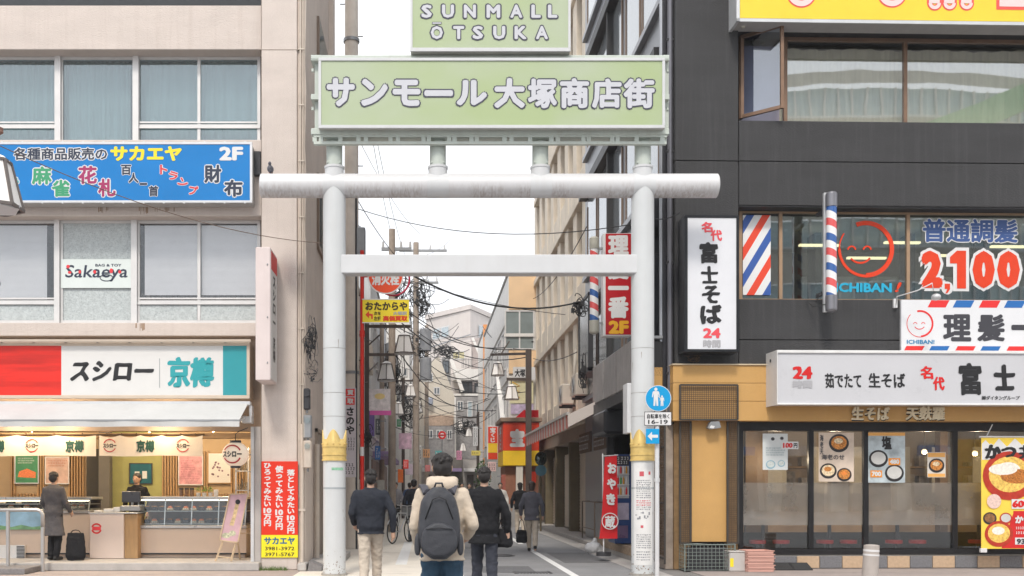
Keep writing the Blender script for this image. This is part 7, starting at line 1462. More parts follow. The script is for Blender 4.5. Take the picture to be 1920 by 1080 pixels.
t.part('booth', B().box(x0 + .1, x1 + .3, Y + .3, Y + 2.5, 0, z(874)), M('booth_brown', (.28, .12, .07), .7, .2)); t.part('column', B().box(x0 + .5, x0 + .75, Y + .05, Y + .25, 0, z(874)), cream); t.part('counter_sign', B().box(x0 + .9, x1 + .2, Y + .18, Y + .26, z(905), z(884)), M('small_sign_red', (.72, .05, .02), .5)); t.part('counter', B().box(x0 + .1, x1 + .3, Y + .1, Y + .3, 0, z(945)), M('counter_grey', (.35, .34, .33), .6)); t.fin()
t = T('projecting_sign', 'small red and yellow vertical lottery sign left of the kiosk', 'projecting sign', W); Y = 42; x0, x1, z0, z1 = W.r(913, 798, 935, 862, Y); t.part('case', B().box(x0, x1, Y, Y + .2, z0, z1, .01), whitep); zm = W.z(0, 831, Y); t.part('red_panel', B().box(x0 + .05, x1 - .05, Y - .01, Y, zm, z1 - .05), kr); t.part('yellow_panel', B().box(x0 + .05, x1 - .05, Y - .01, Y, z0 + .3, zm - .01), M('kiosk_yellow', (.85, .55, .02), .5)); t.part('orange_panel', B().box(x0 + .05, x1 - .05, Y - .01, Y, z0 + .02, z0 + .29), orange)
b = B(); b.vtext('宝くじ', x0 + .12, x1 - .12, zm + .02, z1 - .08, Y - .012, .05); t.part('lettering', b, wprint); t.part('bracket', B().box(x1, x1 + .45, Y + .08, Y + .12, z1 - .3, z1 - .25), mgrey); t.fin()
# left side buildings
t = block('cream_building', 'low cream building on the left of the lane behind the concrete pole', XL - 6, XL - .25, 24.5, 36, 8.4, cream)
for k in range(4):
    for z in (3.4, 6.0): wside(t, XL - .25, 1, 25.4 + k * 2.7, 27.2 + k * 2.7, z, z + 1.4)
t.part('canopy', B().box(XL - .25, XL + .25, 25, 35.5, 2.6, 2.75), mgrey); t.part('shop_window', B().box(XL - .25, XL - .2, 25.2, 35.3, .3, 2.5), M('shop_dark', (.10, .08, .07), .3, .5, .8)); t.part('base_wall', B().box(XL - .25, XL + .3, 24.5, 28, 0, 1.7), M('beige_block', (.45, .40, .34), .85, .1)); t.part('balcony', B().box(XL - .25, XL + .35, 29, 34, 5.3, 5.5).box(XL + .31, XL + .35, 29, 34, 5.5, 6.2), cream); t.fin()
t = block('grey_building', 'grey-blue building behind the hanging lanterns on the left of the lane', XL - 6, XL + .15, 36.1, 50, 9.4, M('grey_blue_wall', (.55, .57, .59), .8, .1, 1.5, streak=.3, streakc=(.25, .25, .26)))
for k in range(5):
    for z in (3.4, 6.2): wside(t, XL + .15, 1, 37 + k * 2.6, 39 + k * 2.6, z, z + 1.5)
t.part('shop_window', B().box(XL + .15, XL + .2, 36.3, 49.8, .3, 2.5), M('shop_mixed', (.22, .14, .12), .4, .8, .9)); t.part('canopy', B().box(XL + .15, XL + .8, 36.3, 49.5, 2.6, 2.8), M('canopy_purple', (.30, .22, .40), .6, .3, .7)); t.fin()
t = block('white_building', 'tall off-white building at the far left end of the lane', -7, W.u(768, 51), 51, 62, 10.5, wtw)
for r_ in ((742, 690, 752, 706), (756, 690, 764, 706), (742, 740, 752, 756), (756, 740, 764, 756)): wfront(t, *r_, 51, wfr, wgl, 1)
t.part('balcony', B().pb(W, 740, 712, 768, 722, 50.4, 51), wtw); t.fin()
# end of the lane
pk = M('pinkish_wall', (.66, .61, .58), .8, .06, 1, streak=.2, streakc=(.38, .34, .32)); Yc = 72; t = T('apartment_block', 'stepped pinkish-white apartment block closing the far end of the lane', 'building', W)
Cx = W.u(882, Yc); za = W.z(0, 580, Yc); fa, fb = Fr(Cx, Yc, 0), None
def corner(dx0, dy0, dx1, dy1, z0, z1, zend0, zend1, m):
    b = B(); pA, pC, pB = (Cx + dx0, Yc + dy0), (Cx, Yc), (Cx + dx1, Yc + dy1); pD = (Cx + dx0 + dx1, Yc + dy0 + dy1)
    b.add([(*p, z0) for p in (pA, pC, pB, pD)] + [(*pA, z1), (*pC, z1), (*pB, z1), (*pD, z1)], [(0, 1, 5, 4), (1, 2, 6, 5), (2, 3, 7, 6), (3, 0, 4, 7), (4, 5, 6, 7)]); return b
t.part('wall', corner(-3.2, 4.5, 1.9, 4.2, 0, za, 0, 0, pk), pk); t.part('parapet', B().add([(Cx - 3.3, Yc + 4.4, za), (Cx, Yc - .15, za), (Cx + 2.0, Yc + 4.2, za), (Cx - 3.3, Yc + 4.4, za + .35), (Cx, Yc - .15, za + .35), (Cx + 2.0, Yc + 4.2, za + .35), (Cx - 1.2, Yc + 8.6, za), (Cx - 1.2, Yc + 8.6, za + .35)], [(0, 1, 4, 3), (1, 2, 5, 4), (2, 6, 7, 5), (6, 0, 3, 7), (3, 4, 5, 7)]), pk)
def onl(s0, s1, z0, z1, m, fm=wfr, side=0, n=2, name='window'):   # s along the left (0) or right (1) face
    E = (Vector((-3.2, 4.5, 0)), Vector((1.9, 4.2, 0)))[side]; nrm = E.cross(Vector((0, 0, 1))).normalized(); nrm = -nrm if nrm.y > 0 else nrm
    def quadz(a, c, e, g, off, b): p = [Vector((Cx, Yc, 0)) + E * a + nrm * off, Vector((Cx, Yc, 0)) + E * c + nrm * off]; b.add([(p[0].x, p[0].y, e), (p[1].x, p[1].y, e), (p[1].x, p[1].y, g), (p[0].x, p[0].y, g)], [(0, 1, 2, 3)]); return b
    w = t.part(name, quadz(s0, s1, z0, z1, .03, B()), fm)
    for k in range(n): a = s0 + (s1 - s0) * k / n; c = s0 + (s1 - s0) * (k + 1) / n; d = (s1 - s0) * .06; t.part('pane', quadz(a + d, c - d, z0 + .1, z1 - .1, .06, B()), m, w)
bg_ = M('pane_pale_blue', (.42, .50, .54), .1, .2, spec=1)
onl(.45, .85, W.z(0, 624, Yc), W.z(0, 601, Yc), bg_); onl(.32, .72, W.z(0, 627, Yc), W.z(0, 602, Yc), bg_, side=1)
t.part('band', B().add([(Cx - 3.3, Yc + 4.4, W.z(0, 640, Yc)), (Cx, Yc - .2, W.z(0, 629, Yc)), (Cx, Yc - .2, W.z(0, 627, Yc)), (Cx - 3.3, Yc + 4.4, W.z(0, 637, Yc))], [(0, 1, 2, 3)]), mgrey)
Y5 = 70; t.part('lower_wing', B().pb(W, 845, 640, 884, 860, Y5 - 1, Y5 + 2), pk); t.part('lower_wing', B().pb(W, 884, 634, 906, 860, Y5 - .5, Y5 + 2), M('pink_brown_wall', (.46, .40, .38), .8, .06)); Yw = Y5 - 1
wy = M('warm_window', (.55, .50, .30), .3, .2, 3); wfront(t, 848, 658, 872, 674, Yw, wfr, wy, 2)
t.part('balcony', B().pb(W, 850, 692, 906, 712, Yw - 1.2, Yw - 1.1).pb(W, 850, 710, 906, 713, Yw - 1.1, Yw), wtw); t.part('balcony', B().pb(W, 846, 738, 906, 742, Yw - 1.4, Yw), wtw)
b = B()
for px in range(866, 906, 3): b.pb(W, px, 715, px + .8, 738, Yw - 1.35, Yw - 1.3)
b.pb(W, 865, 714, 906, 715.5, Yw - 1.36, Yw - 1.29); 
for px in range(866, 886, 3): b.pb(W, px, 672, px + .8, 690, Yw - 1.15, Yw - 1.1)
t.part('railing', b, dgrey); wfront(t, 861, 716, 886, 737, Yw, dgrey, wgl, 3); wfront(t, 889, 718, 902, 736, Yw, dgrey, wgl, 1)
[wfront(t, *r_, Yw - 1.6, wfr, wgl, 2) for r_ in ((857, 752, 869, 770), (857, 790, 869, 806), (892, 756, 903, 780), (892, 800, 903, 820))]; t.part('air_unit', B().pb(W, 893, 725, 899, 735, Yw - 1.0, Yw - .5), whitep); t.part('grey_brick_front', B().pb(W, 850, 744, 908, 860, Yw - 1.6, Yw - .9), M('grey_brick', (.30, .29, .29), .85, .25, 6)); wfront(t, 876, 752, 886, 783, Yw - 1.6, wfr, bg_, 1)
b = B(); b.bar((W.u(838, Yw), Yw - 1.5, W.z(0, 660, Yw)), (W.u(866, Yw), Yw - 1.5, W.z(0, 738, Yw)), .25); b.bar((W.u(884, Yw), Yw - 1.6, W.z(0, 640, Yw)), (W.u(907, Yw), Yw - 1.6, W.z(0, 695, Yw)), .16); t.part('stair_stringer', b, wtw); t.fin()
Yv = 64; t = T('gabled_building', 'cream building with a slanting white parapet at the far end of the lane', 'building', W); q = lambda px, py: (W.u(px, Yv), W.z(0, py, Yv))
t.part('wall', B().poly([q(770, 920), q(853, 920), q(853, 745), q(823, 668), q(806, 680), q(790, 668), q(770, 690)], Yv, Yv + 5), M('cream_far_wall', (.60, .55, .47), .8, .06, 1, streak=.2, streakc=(.45, .4, .34))); t.part('grey_base', B().pb(W, 795, 798, 852, 862, Yv - .3, Yv - .01), M('grey_brick', (.30, .29, .29), .85, .25, 6)); t.part('tiled_band', B().pb(W, 795, 779, 850, 798, Yv - .32, Yv - .01), M('tan_tile_band', (.45, .33, .25), .85, .2, 8))
t.part('side_wing', B().pb(W, 829, 670, 853, 745, Yv + 5.1, Yv + 6), M('grey_mid_wall', (.3, .3, .3), .8)); wfront(t, 830, 676, 842, 700, Yv + 5.1, dgrey, wgl, 2); t.part('white_edge', B().pb(W, 852, 745, 855, 860, Yv - .1, Yv + .3), wtw); [wfront(t, *r_, Yv - (.3 if r_[1] > 800 else 0), wfr, wgl, 2) for r_ in ((776, 700, 786, 716), (776, 726, 786, 742), (800, 700, 812, 716), (813, 726, 825, 740), (800, 806, 812, 822), (818, 806, 830, 822), (838, 806, 848, 824))]; t.part('dish', B().pb(W, 801, 745, 812, 760, Yv - .5, Yv - .3, .1), M('grey_blue_box', (.30, .33, .40), .6)); t.fin()
# shops closing the bottom of the lane
for k, (px0, px1, py0, m_, lb) in enumerate(((790, 822, 862, (.50, .46, .44), 'pale shop front at the end of the lane, left of the backpack wearer\'s head'), (822, 868, 858, (.16, .15, .13), 'dark shop front at the end of the lane behind the backpack wearer\'s head'), (868, 906, 862, (.38, .36, .34), 'grey shop front with a white canopy at the end of the lane'))):
    t = T('end_shop', lb, 'shop', W); Y = 62; t.part('wall', B().pb(W, px0, py0, px1, 958, Y, Y + 1.9), M('far_shop_%d' % k, m_, .8, .2, 2)); t.part('door', B().pb(W, px0 + 8, 890, px0 + 20, 957, Y - .05, Y), M('shop_dark', (.10, .08, .07), .3)); t.part('canopy', B().pb(W, px0 + 2, 878, px1 - 2, 884, Y - .8, Y), (whitep, M('canopy_purple', (.30, .22, .40), .6), whitep)[k]); t.fin()
def bush(name, lb, px, Y, z0, r, h, seed):
    t = T(name, lb, 'tree', W); x = W.u(px, Y); rn = random.Random(seed); t.part('trunk', B().cyl((x, Y, 0), (x, Y, z0 + h * .5), .05, .02, 8), M('bark', (.12, .08, .05), .9)); b = B()
    for i in range(420):
        a, e, q_ = rn.uniform(0, 6.28), rn.uniform(-1.4, 1.5), rn.uniform(.3, 1); c = Vector((x + r * q_ * math.cos(a) * math.cos(e), Y + r * q_ * math.sin(a) * math.cos(e), z0 + h * .5 + h * .5 * q_ * math.sin(e))); u_ = Vector((rn.uniform(-.08, .08), rn.uniform(-.08, .08), rn.uniform(-.03, .03))); v_ = Vector((rn.uniform(-.05, .05), rn.uniform(-.05, .05), rn.uniform(.03, .09))); b.add([c - u_, c + v_ * .5, c + u_, c - v_], [(0, 1, 2, 3)])
    t.part('crown', b, M('foliage_green', (.05, .11, .03), .7, .4, 5)); t.fin()
bush('street_tree', 'small dark green street tree left of the small lottery sign', 905, 50, 1.0, .45, 1.9, 3); bush('street_tree', 'olive green street shrub behind the walker in black', 848, 48, .5, .4, 1.6, 5)
# ---- street lanterns
lpane = M('lantern_pane', (.90, .87, .84), .4, .04, 8, trans=0); lfr = M('lantern_frame', (.16, .14, .13), .5, .1, metal=.3)
def lantern(label, x, y, ztop, s, near=False):
    """tapered six-sided lantern, .58 m wide at the foot when s = 1"""
    t = T('street_lantern', label, 'lantern', W, 'tapered lanterns along the lane'); n = 6; r0, r1, h = .29 * s, .17 * s, .50 * s; zb = ztop - h
    P6 = lambda r, z, o=0: [(x + r * math.cos(2 * PI * (i + .5) / n + o), y + r * math.sin(2 * PI * (i + .5) / n + o), z) for i in range(n)]
    lo, hi = P6(r0 * .97, zb + .04 * s), P6(r1 * .97, ztop)
    for i in range(n): j = (i + 1) % n; t.part('pane', B().add([lo[i], lo[j], hi[j], hi[i]], [(0, 1, 2, 3)]), lpane)
    b = B(); lo, hi = P6(r0, zb + .03 * s), P6(r1, ztop)
    for i in range(n): j = (i + 1) % n; b.bar(lo[i], hi[i], .026 * s); b.bar(lo[i], lo[j], .03 * s); b.bar(hi[i], hi[j], .026 * s)
    t.part('frame', b, lfr); t.part('cap', B().loft([(x, y, ztop, r1, r1), (x, y, ztop + .06 * s, r1 * .6, r1 * .6), (x, y, ztop + .09 * s, .03 * s, .03 * s)], 6, False), lpane); t.part('stem', B().cyl((x, y, ztop + .08 * s), (x, y, ztop + .30 * s), .018 * s, n=6), lfr); t.part('lamp_base', B().loft([(x, y, zb + .01 * s, r0 * .9, r0 * .9), (x, y, zb + .05 * s, r0 * .96, r0 * .96)], 6, False), whitep); t.fin(); return t
Lp = lambda px, pyt, Y: (W.u(px, Y), Y, W.z(0, pyt, Y))
lantern('lantern under the yellow arrow sign, hanging from the upper left lamp arm', *Lp(758, 630, 27), 1); lantern('lantern just right of the red hydrant pole, above the pink-edged poster', *Lp(725, 683, 29), 1)
FAR = (('smaller lantern right of the two large left lanterns', 770, 724, 46, 1.0), ('lantern directly below the smaller left lantern, over the purple canopy', 747, 757, 44, 1.0), ('far lantern right of the one over the purple canopy', 784, 757, 52, .95), ('lowest left lantern above the far shop fronts', 764, 786, 52, 1.0))
for lb, px, py, Y, s in FAR: lantern(lb, *Lp(px, py, Y), s)
lantern('lantern hanging from the upper arm of the right lamp post', *Lp(933, 682, 39), .98); lantern('lantern hanging from the lower arm of the right lamp post over the kiosk', *Lp(959, 725, 36), .98)
for lb, px, py, Y, s in (('small white lantern at the far end, upper one beside the grey brick front', 863, 790, 60, .85), ('small white lantern at the far end left of the thin dark post', 879, 806, 56, .8), ('tiny white lantern, lowest one at the far end of the lane', 868, 834, 60, .8)): lantern(lb, *Lp(px, py, Y), s)
lantern('large near lantern cut off by the left edge of the picture', (-12 - CX) / F * 10.4, 10.4, EYE + (CY - 303) / F * 10.4, 1.02); lantern('near lantern of which only a corner shows at the left edge', (-50 - CX) / F * 11.4, 11.4, EYE + (CY - 455) / F * 11.4, .95)
t = T('lamp_post', 'brown lamp post with two curved arms standing just outside the left edge', 'lamp post', W); x = (-120 - CX) / F * 10.8; t.part('post', B().cyl((x, 10.8, 0), (x, 10.8, 5.4), .06, n=12), lfr); t.part('arm', B().bar((x, 10.8, 5.2), ((2 - CX) / F * 10.4, 10.4, 5.2), .06).bar((x, 10.8, 4.42), ((-28 - CX) / F * 11.4, 11.4, 4.42), .05).bar(((2 - CX) / F * 10.4 - .3, 10.45, 5.0), ((2 - CX) / F * 10.4, 10.4, 5.2), .05), M('lantern_bracket', (.22, .12, .09), .5)); t.fin()
pbr = M('post_brown', (.09, .07, .06), .5, .15, metal=.2)
t = T('lamp_post', 'dark brown lamp post with two crossarms beside the red hydrant pole', 'lamp post', W); Y = 27.6; x = W.u(688, Y); t.part('post', B().box(x - .06, x + .06, Y - .06, Y + .06, 0, W.z(0, 598, Y)), pbr)
t.part('arm', B().bar((x, Y, W.z(0, 612, Y)), (W.u(769, 27), 27, W.z(0, 612, 27)), .08), pbr); t.part('arm', B().bar((x, Y, W.z(0, 665, Y)), (W.u(738, 29), 29, W.z(0, 665, 29)), .08), pbr); t.part('brace', B().bar((x, Y, W.z(0, 650, Y)), (W.u(712, 27.4), 27.4, W.z(0, 628, 27.4)), .03).bar((x, Y, W.z(0, 700, Y)), (W.u(708, 28.5), 28.5, W.z(0, 680, 28.5)), .03), pbr); t.fin()
t = T('lamp_post', 'dark brown lamp post with two arms reaching over the lane at the kiosk', 'lamp post', W); Y = 36; x = W.u(991, Y); t.part('post', B().box(x - .1, x + .1, Y - .1, Y + .1, 0, W.z(0, 655, Y)), pbr)
t.part('arm', B().bar((x, Y, W.z(0, 663, Y)), (W.u(921, 39), 39, W.z(0, 665, 39)), .09), pbr); t.part('arm', B().bar((x, Y, W.z(0, 711, Y)), (W.u(950, 36), 36, W.z(0, 711, 36)), .1), pbr); t.part('brace', B().bar((W.u(940, 38), 38, W.z(0, 663, 38)), (W.u(955, 38), 38, W.z(0, 640, 38)), .05), pbr); t.fin()
t = T('lamp_post', 'thin dark post with short arms at the far end of the lane', 'lamp post', W); Y = 56; x = W.u(896, Y); t.part('post', B().cyl((x, Y, 0), (x, Y, W.z(0, 772, Y)), .08, n=8), pbr); t.part('arm', B().bar((W.u(858, Y), Y, W.z(0, 783, Y)), (x, Y, W.z(0, 783, Y)), .07).bar((W.u(868, Y), Y, W.z(0, 803, Y)), (x, Y, W.z(0, 803, Y)), .06), pbr); t.fin()
t = T('lamp_post', 'far lamp post on the left carrying the small lanterns', 'lamp post', W); Y = 48; x = W.u(756, Y); t.part('post', B().cyl((x, Y, 0), (x, Y, W.z(0, 708, Y)), .08, n=8), pbr); t.part('arm', B().bar((W.u(738, Y), Y, W.z(0, 714, Y)), (W.u(790, Y), Y, W.z(0, 714, Y)), .08).bar((x, Y, W.z(0, 750, Y)), (W.u(790, 52), 52, W.z(0, 748, 52)), .07), pbr); t.fin()
# ---- utility poles
con = M('pole_concrete', (.74, .67, .59), .85, .1, 3, .3, 60, streak=.2, streakc=(.28, .23, .19))
t = T('utility_pole', 'thick concrete utility pole rising behind the left gate pillar', 'utility pole', W); Y = 24; x = W.u(659, Y); t.part('pole', B().cyl((x, Y, 0), (x, Y, 14.5), .19, .155, 24), con); b = B()
for k in range(16): z = 2.2 + k * .78; s_ = 1 if k % 2 else -1; b.cyl((x, Y, z), (x + s_ * .28, Y, z), .012, n=6)
t.part('step_bolt', b, dgrey, kind=None); b = B()
for z in (4.2, 6.6, 8.9, 10.6, 11.4, 12.2): b.cyl((x, Y, z), (x, Y, z + .07), .195, n=20)
t.part('band', b, mgrey); t.part('conduit', B().cyl((x + .13, Y - .14, 0), (x + .12, Y - .13, 9), .025, n=8), dgrey); t.part('bracket', B().tube([(x + .18, Y, 11.2), (x + .45, Y, 11.25), (x + .5, Y, 11.5), (x + .2, Y, 11.5)], .02, 6), M('bracket_blue_grey', (.15, .17, .28), .5)); t.part('terminal_box', B().box(x + .14, x + .34, Y - .2, Y + .1, 7.0, 7.7, .02), mgrey); t.fin()
def upole(lb, px, Y, ztop, r, arms, trans=None):
    t = T('utility_pole', lb, 'utility pole', W); x = W.u(px, Y); t.part('pole', B().cyl((x, Y, 0), (x, Y, ztop), r, r * .8, 16), M('pole_brown_grey', (.36, .30, .25), .85, .15, 5))
    for z, w_ in arms:
        a = t.part('crossarm', B().box(x - w_ * .35, x + w_ * .65, Y - .05, Y + .05, z, z + .1), mgrey); b = B()
        for k in range(4): xx_ = x - w_ * .3 + w_ * .9 * k / 3; b.cyl((xx_, Y, z + .1), (xx_, Y, z + .3), .05, .03, 8)
        t.part('insulator', b, M('insulator_white', (.5, .5, .5), .3), a)
    if trans:
        for z in trans: t.part('transformer', B().cyl((x + r + .28, Y, z), (x + r + .28, Y, z + .95), .27, n=18).ell((x + r + .28, Y, z + .95), (.27, .27, .08), 18, 6), M('transformer_grey', (.30, .31, .33), .6, .1))
    t.fin()
upole('brown utility pole behind the yellow arrow sign', 735, 33, W.z(0, 430, 33), .13, ((W.z(0, 470, 33), 1.0),)); upole('grey utility pole with transformer and wide top crossarm in the left cable tangle', 780, 46, W.z(0, 455, 46), .16, ((W.z(0, 472, 46), 2.2), (W.z(0, 532, 46), 1.6)), (W.z(0, 712, 46), W.z(0, 690, 46) + .8)); upole('thin far utility pole with small crossarm in front of the cream gabled building', 800, 58, W.z(0, 610, 58), .13, ((W.z(0, 625, 58), 1.3),)); upole('grey utility pole left of the lowest lanterns', 716, 40, W.z(0, 575, 40), .11, ((W.z(0, 575, 40), 1.2),), (W.z(0, 690, 40),))
# ---- hydrant sign and arrow sign
rdp = M('hydrant_red', (.65, .025, .015), .4, .06, 4, streak=.1); t = T('hydrant_sign', 'red pole with a round red fire hydrant sign at the left of the lane', 'sign', W); Y = 22.5; x = W.u(679, Y)
t.part('pole', B().cyl((x, Y, 0), (x, Y, W.z(0, 470, Y)), .045, n=14), rdp); t.part('white_band', B().cyl((x, Y, W.z(0, 855, Y)), (x, Y, W.z(0, 838, Y)), .047, n=14), white); t.part('sleeve', B().cyl((x, Y, W.z(0, 632, Y)), (x, Y, W.z(0, 620, Y)), .06, n=14), rdp)
cx, cz, r = W.u(723, Y), W.z(0, 519, Y), 33.5 / F * Y; d = t.part('disc', B().cyl((cx, Y - .05, cz), (cx, Y - .065, cz), r, n=40), whitep); t.part('red_face', B().disc(cx, cz, r * .93, r * .93, Y - .068, 40), M('hydrant_face', (.78, .08, .02), .4, .02), d); b = B(); b.text('消火栓', *W.r(697, 513, 749, 535, Y - .07), Y - .072, .045); t.part('lettering', b, wprint, d)
t.part('arm', B().cyl((x, Y - .03, cz), (cx, Y - .03, cz), .022, n=8), rdp); t.part('ring', B().torus((W.u(737, Y), Y + .03, W.z(0, 523, Y)), .37, .022, 'y', 40, 8), M('ring_crimson', (.5, .02, .06), .4)); t.fin()
t = T('arrow_sign', 'yellow pawn shop sign with a red left arrow under the fire hydrant disc', 'sign', W); x0, x1, z0, z1 = W.r(680, 562, 767, 606, Y); y = Y - .06; t.part('plate', B().box(x0, x1, y, y + .03, z0, z1, .004), M('arrow_yellow', (.88, .70, .03), .45, .03)); t.part('rim', B().box(x0 - .01, x1 + .01, y - .004, y - .001, z0 - .01, z0 + .012).box(x0 - .01, x1 + .01, y - .004, y - .001, z1 - .012, z1 + .01), whitep)
b = B(); b.text('おたからや', *W.r(685, 566, 764, 582, y), y - .005, .045); b.text('次を', *W.r(701, 584, 714, 591, y), y - .005, .03); b.text('左折', *W.r(701, 593, 714, 601, y), y - .005, .03); t.part('lettering', b, M('brown_black_print', (.05, .03, .01), .5, 0)); t.part('red_lettering', B().text('高価買取', *W.r(718, 592, 764, 602, y), y - .005, .06), orange); t.part('grey_lettering', B().text('大塚駅', *W.r(737, 584, 763, 591, y), y - .005, .05), fgrey)
q = lambda px, py: (W.u(px, y), W.z(0, py, y)); t.part('arrow', B().poly([q(685, 590), q(692, 583), q(692, 588), q(699, 589), q(699, 598), q(696, 598), q(696, 592), q(692, 592), q(692, 597)], y - .005), M('arrow_red', (.75, .06, .02), .5)); t.part('bracket', B().box(x0 - .03, x0 + .05, y + .031, Y + .02, z1 - .1, z1 - .06).box(x0 - .03, x0 + .05, y + .031, Y + .02, z0 + .06, z0 + .1), mgrey); t.fin()
t = T('vertical_sign', 'white vertical shop sign with black hiragana between the gate pillar and the red pole', 'signboard', W); Y = 23; x0, x1, z0, z1 = W.r(646, 727, 667, 895, Y); t.part('case', B().box(x0, x1, Y, Y + .1, z0, z1, .006), M('sign_lilac_white', (.62, .58, .62), .5, .05))
for a, c, s_ in ((729, 743, '買'), (745, 759, '取')): t.part('red_square', B().pb(W, 648, a, 665, c, Y - .006, Y - .001), M('square_red', (.75, .04, .03), .5)); b = B(); b.text(s_, *W.r(651, a + 2, 663, c - 2, Y), Y - .008, .05); t.part('lettering', b, wprint)
b = B(); b.vtext('さのや', *W.r(648, 764, 665, 815, Y)[0:2], W.z(0, 815, Y), W.z(0, 763, Y), Y - .003, .05); b.marks(x0 + .02, x1 - .02, W.z(0, 845, Y), W.z(0, 820, Y), Y - .003, 4, .8, seed=3); b.marks(x0 + .02, x1 - .02, W.z(0, 890, Y), W.z(0, 868, Y), Y - .003, 3, .8, seed=5); t.part('lettering', b, black); t.fin()
poster('white festival poster with pink foot hanging from the dark lamp post', W, 692, 729, 732, 770, 26.5, M('festival_print', (.72, .66, .66), .6, .25, 8), None, lambda t, x0, x1, z0, z1, y: (t.part('pink_band', B().box(x0 + .02, x1 + .02, y - .01, y - .001, z0 - .12, z0 + .0), M('pink_print', (.72, .12, .42), .5)), t.part('yellow_print', B().disc((x0 + x1) / 2, z1 - .2, .14, .08, y), M('soft_yellow_print', (.8, .6, .25), .5))))
poster('plain purple banner behind the dark lamp post', W, 690, 762, 702, 818, 28.2, M('purple_cloth', (.22, .15, .42), .7, .08))
poster('pink and white shop poster further up the left side', W, 748, 812, 772, 842, 44, M('pink_white_print', (.62, .42, .52), .6, .4, 4))
t = T('round_sign', 'small round red and white traffic sign at the far end of the lane', 'traffic sign', W); Y = 58; cx, cz = W.u(829, Y), W.z(0, 816, Y); t.part('disc', B().cyl((cx, Y, cz), (cx, Y - .03, cz), .25, n=24), whitep); t.part('red_face', B().arc(cx, cz, .13, .24, 0, 2 * PI, Y - .035, 24).box(cx - .2, cx + .2, Y - .037, Y - .036, cz - .05, cz + .05), red); t.part('pole', B().cyl((cx, Y + .03, 0), (cx, Y + .03, cz), .04, n=8), mgrey); t.fin()
# shop goods along the lane
for k, (px, py0, py1, w_, Y, col, lb) in enumerate(((707, 900, 940, 14, 30, (.5, .47, .42), 'pale shop board leaning beside the bicycle wheel'), (746, 880, 905, 10, 36, (.72, .16, .03), 'orange hanging shop flag behind the walking crowd'), (728, 850, 895, 10, 34, (.45, .5, .55), 'pale blue narrow shop sign with a black mark'), (668, 850, 900, 8, 33, (.25, .05, .05), 'dark maroon curtain edge behind the red pole'), (940, 890, 930, 8, 36, (.35, .1, .07), 'brown red pier sign by the kiosk'), (760, 870, 890, 14, 42, (.5, .42, .5), 'mauve shop sign above the distant person in dark blue'), (797, 872, 884, 10, 52, (.6, .2, .2), 'tiny red shop sign near the end of the lane'))):
    t = T('shop_sign', lb, 'sign', W); x0, x1, z0, z1 = W.r(px, py0, px + w_, py1, Y); t.part('board', B().box(x0, x1, Y, Y + .06, z0, z1, .006), M('lane_sign_%d' % k, col, .6, .2, 5)); t.part('bracket', B().box(x0 - .15, x0, Y + .02, Y + .04, z1 - .08, z1 - .04), mgrey); t.fin()
for k, (px0, py0, px1, py1, Y, col, lb) in enumerate(((776, 835, 790, 870, 50, (.7, .68, .66), 'white box sign right of the pink and white shop poster'), (704, 785, 713, 815, 34, (.10, .11, .12), 'dark narrow sign between the purple banner and the brown pole'), (727, 740, 743, 757, 37, (.7, .64, .5), 'cream sign behind the pink-edged poster'), (793, 842, 806, 858, 56, (.75, .4, .2), 'small orange and white sign beside the end shops'), (816, 845, 830, 858, 58, (.1, .4, .4), 'small teal sign over the dark end shop'), (856, 845, 866, 862, 57, (.7, .3, .45), 'bright pink sign at the end of the lane'), (887, 800, 896, 836, 52, (.7, .7, .7), 'narrow white sign beside the thin dark far post'), (884, 845, 901, 854, 54, (.8, .65, .15), 'flat yellow sign under the thin dark far post'), (703, 836, 713, 862, 32, (.08, .2, .5), 'small blue sign low beside the dark lamp post'), (756, 862, 766, 879, 40, (.65, .06, .05), 'small red sign above the heads on the left'), (744, 786, 752, 800, 42, (.12, .4, .2), 'small green sign between the poles on the left'), (770, 806, 781, 826, 49, (.72, .7, .72), 'pale square sign under the lowest left lantern'), (915, 866, 930, 884, 44, (.72, .5, .48), 'faded pink board under the small lottery sign'), (722, 690, 733, 712, 38, (.62, .62, .66), 'pale grey sign behind the left lanterns'), (791, 700, 803, 716, 57, (.66, .66, .64), 'white wall box left of the cream gabled wall'))):
    t = T('shop_sign', lb, 'sign', W, 'small signs along the lane'); x0, x1, z0, z1 = W.r(px0, py0, px1, py1, Y); t.part('board', B().box(x0, x1, Y, Y + .12, z0, z1, .01), M('small_sign_%d' % k, col, .6, .1, 3)); b = B(); b.marks(x0 + .04, x1 - .04, z0 + .06, z1 - .06, Y - .004, max(1, int((z1 - z0) / max(.12, (x1 - x0) * .5))), .8, seed=k); t.part('small_print', b, wprint if sum(col) < 1.2 else dgrey); t.part('bracket', B().box(x1, x1 + .2, Y + .04, Y + .07, z1 - .1, z1 - .06), mgrey); t.fin()
